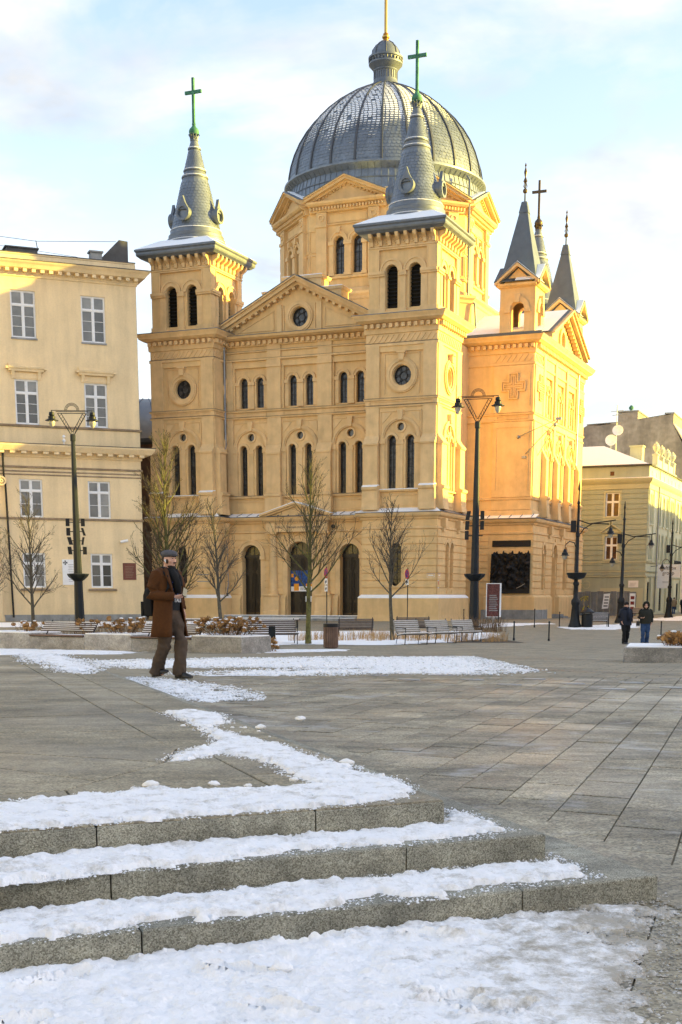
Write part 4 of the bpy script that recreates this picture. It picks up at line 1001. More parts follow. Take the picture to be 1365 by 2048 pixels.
CF.prof(mb, -6.75, 6.65, [(-.02, 16.30), (.14, 16.34), (.16, 16.44), (.05, 16.48), (.05, 16.82), (.16, 16.86), (.2, 16.98), (-.02, 17.04)])
CF.prof(mb, -6.75, 6.65, [(-.02, 9.95), (.16, 9.98), (.2, 10.12), (-.02, 10.2)])
CF.prof(mb, -6.75, 6.65, [(-.02, 20.84), (.16, 20.88), (.16, 21.0), (.05, 21.06), (-.02, 21.06)])
CF.prof(mb, -6.75, 6.65, [(-.02, 21.5), (.12, 21.54), (.12, 21.62), (-.02, 21.66)])
for b in bays:
    frame4(CF, mb, b-1.45, b+1.45, 16.52, 16.79, .05, .04, .09); frame4(CF, mb, b-1.4, b+1.4, 8.9, 9.75, .08, -.02, .05)
mb.build('front_mouldings', 'stucco_trim', CH)
for z, o_ in ((16.985, .21), (16.445, .17), (10.13, .21), (21.0, .17), (21.62, .13)): CF.prof(MB(), -6.7, 6.6, [(-.02, z+.005), (o_, z), (o_+.01, z+.03), (-.02, z+.07)]).build('ledge_shade_flashing', 'stucco_grime', CH)  # dark flashing on the front ledges, doubling as painted shade lines
mb = MB(); CF.prof(mb, -6.75, 6.65, [(-.1, 21.95), (.14, 21.98), (.16, 22.42), (.45, 22.45), (.66, 22.56), (.72, 22.72), (-.1, 22.74)]); cor = mb.build('cornice', 'stucco_trim', CH)
dentils(CF, cor, -6.6, 6.5, 22.22, .34, .49)
mb = MB(); CF.prof(mb, -6.75, 6.65, [(-.1, 22.73), (.75, 22.73), (.75, 22.76), (-.1, 22.84)]); mb.build('lead_flashing', 'lead', CH)
# pediment
ap, hwid, zb = 26.35, 6.7, 22.8
slope = (ap - 23.05)/hwid
mb = MB(); CF.wall(mb, [(-6.7, zb), (6.6, zb), (6.6, 23.05), (0, ap), (-6.7, 23.05)], [circ(0, 24.0, .74, 24)], 0, .3)
mb.build('pediment_wall', 'stucco', CH)
round_window(CF, 0, 24.0, .74, -.28)
mb = MB(); CF.ring(mb, 0, 24.0, .78, 1.2, -.02, .10, 0, 360, 28); CF.ring(mb, 0, 24.0, .9, 1.08, .10, .15, 0, 360, 28)
for s_ in (-1, 1):
    x = s_*1.75; CF.box(mb, x-.22, x+.22, zb, 25.0, -.02, .10)
    for tri in ([(1.35, 23.05), (1.35, 24.9), (1.42, 24.95), (1.42, 23.05)],): CF.poly(mb, [(s_*p, q) for p, q in tri], -.02, .05)
    # triangular panel frame
    a, b, c = (2.25, 23.1), (5.6, 23.1), (2.25, 24.6)
    for (p, q) in ((a, b), (b, c), (c, a)):
        e = Vector((q[0]-p[0], q[1]-p[1])).normalized(); nn = Vector((-e.y, e.x))*.05
        CF.poly(mb, [(s_*p[0], p[1]), (s_*q[0], q[1]), (s_*(q[0]+nn.x), q[1]+nn.y), (s_*(p[0]+nn.x), p[1]+nn.y)], -.02, .05)
mb.build('pediment_mouldings', 'stucco_trim', CH)
mb = MB()
for s_ in (-1, 1):
    for lo, hi, d0, d1 in ((.0, .22, -.1, .34), (.22, .50, -.1, .58), (.50, .62, -.1, .72)):
        CF.poly(mb, [(0, ap+lo), (s_*6.65, 23.05+lo), (s_*6.65, 23.05+hi), (0, ap+hi)], d0, d1 + (.002 if s_ > 0 else 0))
rk = mb.build('raking_cornice', 'stucco_trim', CH)
for s_ in (-1, 1):
    for k in range(11):
        x = s_*(.35 + k*.56); link('modillion', shared('modil', lambda: MB().box(-.13, .13, -.18, .18, -.13, .13).mesh('modillion', 'stucco_trim')), rk, CF.p(x, ap - slope*abs(x) - .06, .20), (0, -math.atan(slope)*-s_, 0))
mb = MB()
for s_ in (-1, 1): CF.poly(mb, [(0, ap+.625), (s_*6.68, 23.05+.625), (s_*6.68, 23.05+.665), (0, ap+.665)], -.4, .76 + (.002 if s_ > 0 else 0))
mb.build('gable_flashing', 'lead', CH)
mb = MB()
mb.loft([[(-6.7, 2.75, 23.72), (0, 2.75, ap+.70), (6.65, 2.75, 23.72)], [(-6.7, 12.6, 23.72), (0, 12.6, ap+.70), (6.65, 12.6, 23.72)]], False); nr = mb.build('nave_roof', 'lead', CH)
mb = MB()
mb.loft([[(-6.7, 1.9, 23.77), (0, 1.9, ap+.76), (6.6, 1.9, 23.77)], [(-6.7, 12.6, 23.78), (0, 12.6, ap+.78), (6.6, 12.6, 23.78)]], False); tag(mb.build('roof_snow', 'snow', nr), kind='stuff')
# attic blocks behind the gable
mb = MB(); mb.box(-3.4, 3.35, 2.85, 4.4, 24, 26.2); mb.box(-1.65, 1.6, 2.9, 4.35, 26.2, 27.1); mb.build('attic_wall', 'stucco', CH)
mb = MB(); mb.polyring(rect(-3.4, 3.35, 2.85, 4.4), [(.0, 25.95), (.15, 26.02), (.22, 26.2), (0, 26.24)]); mb.polyring(rect(-1.65, 1.6, 2.9, 4.35), [(.0, 26.95), (.15, 27.0), (.22, 27.2), (0, 27.24)]); at_ = mb.build('attic_cornice', 'stucco_trim', CH)
mb = MB(); mb.polyring(rect(-3.4, 3.35, 2.85, 4.4), [(.2, 26.21), (.1, 26.28), (-.2, 26.32)], False); mb.polyring(rect(-1.65, 1.6, 2.9, 4.35), [(.2, 27.21), (.1, 27.27), (-.4, 27.4)]); tag(mb.build('ledge_snow', 'snow', at_), kind='stuff')

# ---- centre podium with portal and doors
PF = Fc((0, 1.95, 0), (1, 0, 0), (0, -1, 0))
doors = ((-4.45, 1.72, 5.3), (0.0, 2.22, 5.28), (4.5, 1.72, 5.3))
mb = MB(); PF.wall(mb, rct(-6.7, 6.6, 0, 8.2), [arch(c, w_, .4, ts, 16) for c, w_, ts in doors], 0, .5); pw = mb.build('podium_wall', 'stucco', CH)
op = [(c, w_/2+.02, ts, .3) for c, w_, ts in doors]
courses(PF, pw, -6.7, 6.6, 2.1, 7.1, 9, [(c, w_/2+.42, ts, .3) for c, w_, ts in doors])
mb = MB()
for c, w_, ts in doors:
    r = w_/2
    PF.ring(mb, c, ts, r+.02, r+.42, -.02, .10, 0, 180, 20); PF.ring(mb, c, ts, r+.3, r+.44, .1, .16, 0, 180, 20)
    for s_ in (-1, 1):
        a, b = sorted((c+s_*(r+.0), c+s_*(r+.46))); PF.box(mb, a, b, 4.98, 5.28, -.1, .16)
        a, b = sorted((c+s_*(r+.0), c+s_*(r+.42))); PF.box(mb, a, b, .4, 4.98, -.02, .035)
PF.prof(mb, -6.7, 6.6, [(-.02, 7.12), (.1, 7.15), (.1, 7.28), (-.02, 7.32)])
PF.prof(mb, -6.7, 6.6, [(-.02, 7.85), (.14, 7.9), (.2, 8.02), (.4, 8.1), (.5, 8.22), (.54, 8.36), (-.02, 8.38)])
mb.build('podium_mouldings', 'stucco_trim', CH)
mb = MB(); PF.prof(mb, -6.7, 6.6, [(-.3, 8.385), (.58, 8.385), (.58, 8.41), (-.3, 8.7)]); ap_ = mb.build('lead_apron', 'lead', CH)
mb = MB()
for a, b in ((-6.4, -3.3), (3.25, 6.3)): PF.prof(mb, a, b, [(.54, 8.42), (.52, 8.46), (-.22, 8.75), (-.22, 8.7)])
tag(mb.build('ledge_snow', 'snow', ap_), kind='stuff')
mb = MB()
for k in range(14):
    x = -6.3 + k*.93; PF.prof(mb, x-.015, x+.015, [(-.22, 8.72), (.58, 8.42), (.58, 8.49), (-.22, 8.79)])
mb.build('standing_seam', 'lead', ap_)
for a, b in ((-6.7, -5.4), (-3.5, -1.2), (1.2, 3.55), (5.45, 6.6)): PF.prof(MB(), a, b, [(-.1, 0), (.36, 0), (.30, .5), (.22, 1.8), (.08, 2.05), (-.1, 2.05)]).build('plinth', 'stucco', CH)
mb = MB(); mb.box(-6.6, 6.5, .2, 2.4, 0, .38); mb.box(-6.0, 5.9, -.35, 2.2, 0, .19); mb.build('door_steps', 'concrete_grey', CH)
mb = MB(); mb.box(-6.5, 6.4, .22, .9, .38, .42); mb.box(-5.9, 5.8, -.33, .18, .19, .225); tag(mb.build('ledge_snow', 'snow', CH), kind='stuff')
# portal
mb = MB()
for x in (-2.36, 2.36):
    PF.prof(mb, x-.72, x+.72, [(-.05, .38), (.62, .38), (.56, .75), (.5, .8), (.5, 1.95), (.58, 2.0), (.58, 2.14), (-.05, 2.14)])
    mb.lathe([(.47, 2.14), (.47, 2.26), (.42, 2.3), (.44, 2.42), (.36, 2.5), (.345, 4.6), (.315, 6.78), (.36, 6.8), (.34, 6.86), (.36, 6.95), (.46, 7.02)], 20, x, 1.95-.14)
    mb.box(x-.5, x+.5, 1.33, 2.0, 7.02, 7.16)
    PF.box(mb, x-.42, x+.42, 7.16, 7.86, -.02, .5)
PF.box(mb, -1.94, 1.94, 7.16, 7.86, -.02, .42)
portal = mb.build('portal', 'stucco_trim', CH, smooth=30)
mb = MB()
PF.prof(mb, -3.05, 3.05, [(-.02, 7.98), (.56, 8.0), (.66, 8.12), (.72, 8.26), (-.02, 8.3)])
for s_ in (-1, 1):
    for lo, hi, d1 in ((.0, .16, .56), (.16, .3, .74)):
        PF.poly(mb, [(0, 9.2+lo), (s_*3.2, 8.26+lo), (s_*3.2, 8.26+hi), (0, 9.2+hi)], -.02, d1 + (.002 if s_ > 0 else 0))
PF.poly(mb, [(-2.9, 8.28), (2.9, 8.28), (0, 9.22)], -.02, .40)
pg = mb.build('portal_gable', 'stucco_trim', CH)
along(PF, 'small_dentil', pg, 'sdent', lambda: MB().box(-.045, .045, -.1, .1, -.06, .06).mesh('small_dentil', 'stucco_trim'), lin(-2.85, 2.85, 38), 7.92, .46)
mb = MB()
for s_ in (-1, 1): PF.poly(mb, [(0, 9.505), (s_*3.22, 8.565), (s_*3.22, 8.60), (0, 9.57)], -.4, .75 + (.002 if s_ > 0 else 0))
tag(mb.build('ledge_snow', 'snow', pg), kind='stuff')
text('KOŚCIÓŁ ZESŁANIA DUCHA ŚWIĘTEGO', .215, 'stucco_grime', portal, PF.p(0, 7.52, .43), (R(90), 0, 0), .012, 'inscription')
# doors
for k, (c, w_, ts) in enumerate(doors):
    r = w_/2
    mb = MB(); PF.poly(mb, rct(c-r, c+r, .4, ts-.12), -.5, -.42); PF.box(mb, c-r, c+r, ts-.2, ts+.06, -.5, -.3)
    dr = mb.build('door', 'door_wood', CH)
    for s_ in (-1, 1):
        for t0, t1 in ((.6, 1.5), (1.65, 3.9), (4.05, ts-.3)):
            mb = MB(); a, b = sorted((c+s_*.1, c+s_*(r-.1))); frame4(PF, mb, a, b, t0, t1, .07, -.43, -.37); frame4(PF, mb, a+.14, b-.14, t0+.14, t1-.14, .05, -.43, -.385); mb.build('door_panel', 'door_wood', dr)
    mb = MB(); PF.poly(mb, arch(c, w_, ts+.02, ts+.03), -.48, -.42); mb.build('fanlight', 'glass_dark', dr)
    mb = MB(); PF.box(mb, c-.035, c+.035, .4, ts-.2, -.43, -.35)
    for q in (-.5, 0, .5): PF.box(mb, c+q*r-.02, c+q*r+.02, ts+.05, ts+r*(.8 if q else .95), -.43, -.39)
    mb.build('door_bar', 'door_wood', dr)
    mb = MB(); PF.box(mb, c-r*.9, c-.08, .46, .62, -.43, -.40); PF.box(mb, c+.08, c+r*.9, .46, .62, -.43, -.40); mb.build('kick_plate', 'dark_bronze', dr)
dr = [o for o in CH.children if o.name.startswith('door') and 'step' not in o.name][1]
mb = MB(); PF.poly(mb, rct(-1.02, 1.02, 2.35, 4.05), -.35, -.33); bn = mb.build('banner', 'banner_blue', dr)
mb = MB(); PF.box(mb, -1.03, 1.03, 2.35, 2.75, -.335, -.325); mb.build('banner_strip', 'white_paint', dr)
mb = MB(); PF.box(mb, -.75, -.3, 2.4, 2.98, -.33, -.318); PF.box(mb, .35, .95, 2.75, 2.98, -.33, -.318); PF.box(mb, -.98, -.78, 3.5, 3.8, -.33, -.318); PF.ring(mb, -.5, 3.38, .0, .18, -.33, -.318, 0, 360, 12); mb.build('banner_patch', 'banner_orange', dr)
mb = MB(); PF.box(mb, .3, .9, 1.5, 1.95, -.36, -.33); mb.build('notice', 'white_paint', dr)
mb = MB()
for k in range(6): PF.box(mb, -.15+k*.17, -.06+k*.17, 2.47, 2.53, -.326, -.321); PF.box(mb, -.15+k*.17, -.04+k*.17, 2.58, 2.66, -.326, -.321)
mb.build('banner_print', 'black_plate', dr)
# floodlight and plaques
mb = MB(); PF.ring(mb, 3.1, 7.55, .0, .16, .06, .22, 0, 360, 12); mb.build('floodlight', 'black_plate', CH)
def plaque(F, s0, s1, t0, t1, m, name='plaque', d=.05):
    mb = MB(); F.box(mb, s0, s1, t0, t1, d-.06, d); return mb.build(name, m, CH)
TF = Fc((9.55, -.2, 0), (1, 0, 0), (0, -1, 0)); TR = Fc((9.55+3.12, 2.925, 0), (0, 1, 0), (1, 0, 0))
plaque(TF, -1.45, -1.05, 3.35, 3.72, 'dark_bronze')
pq = plaque(TF, 2.35, 3.02, 3.4, 3.72, 'sign_red', 'street_name_plate'); mb = MB(); frame4(TF, mb, 2.37, 3.0, 3.42, 3.70, .015, .05, .056); TF.box(mb, 2.47, 2.9, 3.53, 3.6, .05, .056); mb.build('plate_print', 'white_paint', pq)
pq = plaque(TR, -2.95, -2.2, 3.4, 3.72, 'sign_red', 'street_name_plate'); mb = MB(); frame4(TR, mb, -2.93, -2.22, 3.42, 3.70, .015, .05, .056); TR.box(mb, -2.8, -2.4, 3.53, 3.6, .05, .056); mb.build('plate_print', 'white_paint', pq)
plaque(TR, -2.9, -2.6, 2.5, 3.2, 'white_paint', 'notice'); plaque(TR, -2.82, -2.66, 2.85, 3.1, 'sign_signal_red', 'notice_mark', .056)
TL = Fc((-9.65, -.2, 0), (1, 0, 0), (0, -1, 0)); plaque(TL, 1.15, 2.25, 3.0, 4.3, 'concrete_grey', 'memorial_plaque')
# rain pipes
def pipe(pts, r, parent=CH, m='galvanised', n=8, name='downpipe'):
    return MB().tube(pts, r, n).build(name, m, parent, smooth=40)
pipe([(-6.62, 1.75, 22.0), (-6.62, 1.75, 14.3), (-6.62, 1.6, 13.9), (-6.62, 1.6, 8.9), (-6.62, 1.3, 8.3), (-6.55, 1.4, 7.6), (-6.5, 1.5, 3.0), (-6.45, 1.2, 2.2)], .09)
pipe([(-6.45, 1.2, 2.2), (-6.42, 1.15, .3)], .13, m='iron')

# ---- nave body, transept
mb = MB(); mb.box(-11.2, 11.2, 3.3, 42, 0, 22.4); mb.build('nave_wall', 'stucco', CH)
TX, TY0, TY1 = 16.9, 12.0, 30.7
for sgn in (1, -1):
    WF = Fc((0, TY0, 0), (1, 0, 0), (0, -1, 0)); SF = Fc((sgn*TX, 21.35, 0), (0, sgn, 0), (sgn, 0, 0))
    x0, x1 = sorted((sgn*8.0, sgn*TX))
    if sgn < 0:
        mb = MB(); mb.box(x0, x1, TY0, TY1, 0, 23.0); mb.extr([(x0, TY0-.3, 23), (x0, TY1+.3, 23), (x0, 21.35, 26.4)], (9, 0, 0)); mb.build('transept_wall', 'stucco', CH); continue
    HB = (-4.25, 0, 4.25)
    mb = MB(); WF.wall(mb, rct(8, TX, 0, 23.0), [], 0, .3)
    SF.wall(mb, rct(-9.35, 9.35, 8.2, 23.0), sum([low_bay_holes(b, .72, .78) for b in HB], []) + [rct(b-1.3, b+1.3, 17.0, 20.36) for b in HB], 0, .4)
    for b in HB: SF.wall(mb, rct(b-1.3, b+1.3, 17.0, 20.36), [arch(b-.65, .62, 17.22, 19.27), arch(b+.65, .62, 17.22, 19.27)], -.16, .35)
    mb.box(8, TX, TY1-.02, TY1, 0, 23); mb.build('transept_wall', 'stucco', CH)
    for b in HB:
        for s_ in (-1, 1): blind_niche(SF, b+s_*.78, .72, 10.2, 13.89, -.36); blind_niche(SF, b+s_*.65, .62, 17.22, 19.27, -.40)
        low_bay_trim(SF, b, .72, .78, 1.65).build('window_mouldings', 'stucco_trim', CH); up_bay_trim(SF, b, -.16, .62, .65).build('window_mouldings', 'stucco_trim', CH)
        mb = MB(); SF.poly(mb, circ(b, 14.86, .32), -.3, -.26); mb.build('blind_window', 'stucco', CH)
    mb = MB()
    poly = rect(8, TX, TY0, TY1)
    for pr_ in ([(.02, 16.30), (.12, 16.34), (.14, 16.44), (.05, 16.48), (.05, 16.82), (.14, 16.86), (.18, 16.98), (.0, 17.04)], [(.0, 9.95), (.14, 9.98), (.18, 10.12), (.0, 10.2)], [(.0, 8.6), (.16, 8.62), (.12, 9.1), (0, 9.15)]): mb.polyring(poly, pr_, False)
    WF.box(mb, 13.45, TX, 10.2, 16.3, -.02, .08); WF.box(mb, 13.45, TX, 17.04, 20.8, -.02, .08); WF.box(mb, 13.45, TX, 9.15, 9.95, -.02, .06)
    WF.box(mb, 16.55, 16.62, 17.6, 20.2, .06, .12); WF.box(mb, 13.75, 13.82, 10.8, 15.9, .06, .11); WF.box(mb, 16.55, 16.62, 10.8, 15.9, .06, .11); WF.box(mb, 13.82, 16.55, 15.84, 15.9, .06, .11)
    frame4(WF, mb, 13.8, 16.5, 16.53, 16.79, .05, .04, .09)
    for s_ in (-7.8, 7.8):
        SF.box(mb, s_-1.45, s_+1.45, 10.2, 16.3, -.02, .08); SF.box(mb, s_-1.45, s_+1.45, 17.04, 20.8, -.02, .08)
    for s_ in (-6.3, -2.13, 2.13, 6.3):
        SF.prof(mb, s_-.4, s_+.4, [(-.02, 10.4), (.42, 10.4), (.42, 13.4), (.1, 14.3), (-.02, 14.3)]); SF.prof(mb, s_-.5, s_+.5, [(-.02, 8.6), (.56, 8.6), (.5, 10.1), (.58, 10.2), (.58, 10.36), (.4, 10.44), (-.02, 10.44)])
        SF.box(mb, s_-.35, s_+.35, 14.3, 16.35, -.02, .1); SF.box(mb, s_-.35, s_+.35, 17.0, 21.9, -.02, .12)
    for b in HB: frame4(SF, mb, b-1.4, b+1.4, 8.95, 9.8, .08, -.02, .05)
    mb.build('transept_mouldings', 'stucco_trim', CH)
    # cross ornaments
    for F, s_ in ((WF, 15.2), (SF, -7.75), (SF, 7.85)):
        mb = MB(); t = 19.13
        o1 = [(-.37, -1), (.37, -1), (.37, -.37), (1, -.37), (1, .37), (.37, .37), (.37, 1), (-.37, 1), (-.37, .37), (-1, .37), (-1, -.37), (-.37, -.37)]
        F.poly(mb, [(s_+a, t+b) for a, b in o1], .06, .12); 
        pp = [Vector(q) for q in o1]
        for sc2, dd in ((1.0, .19), (.62, .19)):
            for q0, q1 in zip(pp, pp[1:] + pp[:1]):
                k_ = 1.0 if sc2 == 1 else None
                if k_ is None:
                    f = lambda v: Vector((math.copysign(abs(v.x)-.2, v.x), math.copysign(abs(v.y)-.2, v.y))); a_, b_ = f(q0), f(q1)
                else: a_, b_ = q0, q1
                m0, m1 = Vector((min(a_.x, b_.x)-.035, min(a_.y, b_.y)-.035)), Vector((max(a_.x, b_.x)+.035, max(a_.y, b_.y)+.035))
                F.box(mb, s_+m0.x, s_+m1.x, t+m0.y, t+m1.y, .08, dd + random.uniform(0, .003))
        F.box(mb, s_-.04, s_+.04, t-.75, t+.75, .08, .17); F.box(mb, s_-.75, s_-.05, t-.04, t+.04, .08, .17); F.box(mb, s_+.05, s_+.75, t-.04, t+.04, .08, .17)
        mb.build('cross_ornament', 'stucco_trim', CH)
    mb = MB(); mb.polyring(poly, ENT, True); ent = mb.build('cornice', 'stucco_trim', CH)
    strigils(WF, ent, 13.5, 16.85); dentils(WF, ent, 11.4, 17.05); dentils(SF, ent, -9.3, 9.3)
    strigils(SF, ent, -9.2, -6.5); strigils(SF, ent, 6.5, 9.2)
    mb = MB(); mb.polyring(poly, [(.92, 23.05), (.92, 23.09), (-.2, 23.2)], True); mb.box(9, 17.6, 11.35, 11.5, 23.1, 23.32); mb.build('lead_flashing', 'slate', CH)
    # podium of the transept
    PW = Fc((0, TY0-.3, 0), (1, 0, 0), (0, -1, 0)); PS = Fc((TX+.3, 21.35, 0), (0, 1, 0), (1, 0, 0))
    mb = MB(); PW.wall(mb, rct(8, TX+.3, 0, 8.2), [], 0, .3); so = [(-5.8, .85, 2.5, 5.9), (-1.85, 1.5, .3, 5.7), (2.3, 1.1, 2.5, 5.85)]
    PS.wall(mb, rct(-9.65, 9.65, 0, 8.2), [arch(c, w_, a, ts) for c, w_, a, ts in so], 0, .5); pw = mb.build('podium_wall', 'stucco', CH)
    courses(PW, pw, 8, 13.4, 2.05, 7.1, 9, []); courses(PS, pw, -9.62, 9.65, 2.05, 7.1, 9, [(c, w_/2+.25, ts, a) for c, w_, a, ts in so])
    for c, w_, a, ts in so:
        mb = MB(); PS.poly(mb, arch(c, w_+.02, a, ts), -.5, -.44); mb.build('side_door' if a < 1 else 'blind_window', 'stucco', CH)
    mb = MB()
    for c, w_, a, ts in so:
        PS.ring(mb, c, ts, w_/2+.02, w_/2+.25, -.02, .1, 0, 180, 14); PS.box(mb, c-w_/2-.35, c-w_/2, ts-.35, ts-.05, -.02, .14); PS.box(mb, c+w_/2, c+w_/2+.35, ts-.35, ts-.05, -.02, .14)
    poly2 = rect(8, TX+.3, TY0-.3, TY1+.3)
    for pr_ in ([(.0, 7.12), (.10, 7.15), (.10, 7.3), (.0, 7.34)], [(.0, 7.85), (.12, 7.9), (.16, 8.02), (.34, 8.1), (.42, 8.22), (.46, 8.36), (0, 8.38)]): mb.polyring(poly2, pr_, False)
    for s_ in (-4.2, .3): PS.box(mb, s_-.28, s_+.28, 7.3, 7.95, 0, .3); PS.box(mb, s_-.22, s_+.22, 6.95, 7.3, 0, .18)
    mb.build('podium_mouldings', 'stucco_trim', CH)
    mb = MB(); mb.polyring(poly2, [(.5, 8.385), (.5, 8.41), (-.32, 8.72)], True); la = mb.build('lead_apron', 'slate', CH)
    mb = MB(); PW.prof(mb, 11, TX+.7, [(.47, 8.42), (.45, 8.46), (-.25, 8.76), (-.25, 8.72)]); tag(mb.build('ledge_snow', 'snow', la), kind='stuff')
    mb = MB()
    for k in range(7): x = 11.5 + k*.95; PW.prof(mb, x-.015, x+.015, [(-.22, 8.74), (.48, 8.43), (.48, 8.5), (-.22, 8.81)])
    mb.build('standing_seam', 'slate', la)
    mb = MB(); mb.polyring(rect(13.1, TX+.62, TY0-.55, 17.8), [(.06, .0), (.04, 1.85), (-.15, 2.05)], True); mb.polyring(rect(13.1, TX+.62, 20.5, TY1+.4), [(.06, 0), (.04, 1.85), (-.15, 2.05)], True); mb.box(8, 13.1, TY0-.42, 13, 0, 2.0); mb.build('plinth', 'stucco', CH)
    mb = MB(); mb.polyring(rect(12.9, TX+.72, TY0-.68, 16.0), [(.0, .0), (0, .78), (-.03, .8)], True); mb.build('stone_plinth', 'concrete_grey', CH)
    mb = MB(); mb.box(TX+.3, TX+1.6, 18.6, 20.3, 0, .18); mb.box(TX+.3, TX+1.2, 18.7, 20.2, .18, .34); mb.build('side_step', 'concrete_grey', CH)
    # bronze relief
    random.seed(21)
    mb = MB(); nx_, nz_ = 46, 52
    heads = [(13.98, 5.45, .2), (14.5, 5.35, .16), (14.35, 4.9, .2), (15.0, 4.95, .22), (15.35, 4.35, .34), (15.6, 5.2, .2), (16.05, 5.35, .16), (16.4, 5.05, .2), (16.85, 5.35, .18), (14.2, 4.3, .22), (16.3, 4.4, .24), (16.8, 4.6, .2), (14.0, 3.7, .2), (16.5, 3.8, .26), (14.5, 3.9, .22), (15.5, 3.6, .32), (15.0, 5.35, .14), (15.45, 2.9, .4), (16.1, 3.2, .2)]
    heads = [(a, b, c*.8) for a, b, c in heads] + [(random.uniform(13.8, 17.0), random.uniform(2.8, 5.3), random.uniform(.06, .14)) for _ in range(40)]
    topz = lambda x: 5.55 + .14*math.sin(x*9) + .1*math.sin(x*23+1)
    vs = []
    for j in range(nz_+1):
        for i in range(nx_+1):
            x = 13.72 + 3.36*i/nx_; f = j/nz_; z = 2.2 + (topz(x)-2.2)*f; x2 = x - (1-f)*.10*(1 - i/nx_)
            d = .22 + .12*noise.fractal(Vector((x*3.2, z*2.0, 3)), .8, 2, 5)
            for hx, hz, hr in heads:
                q = ((x-hx)**2 + ((z-hz)*.8)**2)/(hr*hr)
                if q < 1: d += hr*.75*math.sqrt(1-q)
            if z < 2.6: d = .2
            vs.append(PW.p(x2, z, d))
    k0 = len(mb.v); mb.v += [tuple(v) for v in vs]
    for j in range(nz_):
        for i in range(nx_): a = k0 + j*(nx_+1) + i; mb.f.append([a, a+1, a+nx_+2, a+nx_+1])
    PW.poly(mb, [(13.62, 2.18), (17.08, 2.18), (17.08, 5.5), (13.72, 5.5)], .02, .16)
    for hx, hz, hr in [h for h in heads[:9] if h[1] > 5.2]: mb.ball(PW.p(hx, hz+.08, .18), hr*.7, 10, 8, 1, 1, 1.2)
    rel = mb.build('bronze_relief', 'bronze_relief', CH, smooth=40)
    mb = MB(); mb.tube([PW.p(16.05, 2.62, .34), PW.p(16.45, 2.8, .36), PW.p(16.78, 3.0, .34)], [.025, .035, .025], 6); mb.build('sword_blade', 'galvanised', rel)
    mb = MB(); PW.box(mb, 13.72, 17.08, 6.08, 6.6, .0, .06); mb.build('dark_sign_band', 'black_plate', CH)
    # camera bracket at the corner
    mb = MB(); mb.tube([(15.6, TY0-.05, 15.05), (19.4, 10.6, 16.2)], .035, 6); mb.tube([(16.2, TY0-.05, 13.55), (19.3, 10.7, 16.1)], .035, 6); mb.tube([(TX+.05, 13.5, 13.6), (19.3, 10.8, 16.1)], .03, 6)
    mb.ball((19.1, 10.7, 15.75), .17, 10, 8); mb.box(19.2, 19.65, 10.4, 10.7, 16.1, 16.3); mb.box(16.05, 16.4, TY0-.2, TY0, 13.3, 13.5); mb.ball((15.7, TY0-.1, 15.05), .16, 8, 6)
    mb.build('camera_bracket', 'galvanised', CH)
    # side pediment
    pa = 26.0
    mb = MB(); SF.wall(mb, [(-6.9, 23.05), (6.9, 23.05), (0, pa)], [circ(-.1, 24.05, .74, 22)], -.02, .3); mb.build('pediment_wall', 'stucco', CH)
    mb = MB(); SF.poly(mb, circ(-.1, 24.05, .76), -.34, -.30); mb.build('blind_window', 'stucco', CH)
    mb = MB(); SF.ring(mb, -.1, 24.05, .78, 1.1, -.02, .12, 0, 360, 24)
    for s_ in (-1, 1):
        for lo, hi, d1 in ((.0, .24, .36), (.24, .52, .62), (.52, .64, .76)):
            SF.poly(mb, [(0, pa+lo), (s_*7.0, 23.05+lo), (s_*7.0, 23.05+hi), (0, pa+hi)], -.1, d1 + (.002 if s_ > 0 else 0))
    rk = mb.build('raking_cornice', 'stucco_trim', CH)
    sl_ = (pa-23.05)/7.0
    for s_ in (-1, 1):
        for k in range(11):
            u_ = s_*(.35 + k*.56); link('modillion', shared('modil2', lambda: MB().box(-.18, .18, -.13, .13, -.13, .13).mesh('modillion', 'stucco_trim')), rk, SF.p(u_, pa - sl_*abs(u_) - .06, .20), (0, 0, 0))
    mb = MB(); mb.loft([[(TX+.75, 21.35-7.15, 23.70), (TX+.75, 21.35, pa+.66), (TX+.75, 21.35+7.15, 23.70)], [(8, 21.35-7.15, 23.70), (8, 21.35, pa+.66), (8, 21.35+7.15, 23.70)]], False); tr = mb.build('transept_roof', 'slate', CH)
    mb = MB(); mb.loft([[(TX+.5, 21.35-7.1, 23.76), (TX+.5, 21.35, pa+.73), (TX+.5, 21.35+7.1, 23.76)], [(8, 21.35-7.1, 23.76), (8, 21.35, pa+.73), (8, 21.35+7.1, 23.76)]], False)
    mb.loft([[(8, 11.5, 23.15), (17.4, 11.5, 23.15)], [(8, 14.6, 24.3), (17.0, 14.6, 24.3)]], False)
    tag(mb.build('roof_snow', 'snow', tr), kind='stuff')
    # corner turrets
    for ty in (13.95, 28.8):
        tx = 15.2
        mb = MB(); fs = [Fc((tx, ty, 0), a, n) for a, n in (((1,0,0),(0,-1,0)), ((0,1,0),(1,0,0)), ((-1,0,0),(0,1,0)), ((0,-1,0),(-1,0,0)))]
        for F in fs:
            F2 = Fc(F.o + F.n*1.5, F.a, F.n)
            F2.wall(mb, [(-1.5, 23.0), (1.5, 23.0), (1.5, 27.1), (0, 28.5), (-1.5, 27.1)], [arch(0, 1.15, 23.6, 25.3)], 0, .45)
        tw = mb.build('turret', 'stucco', CH)
        mb = MB()
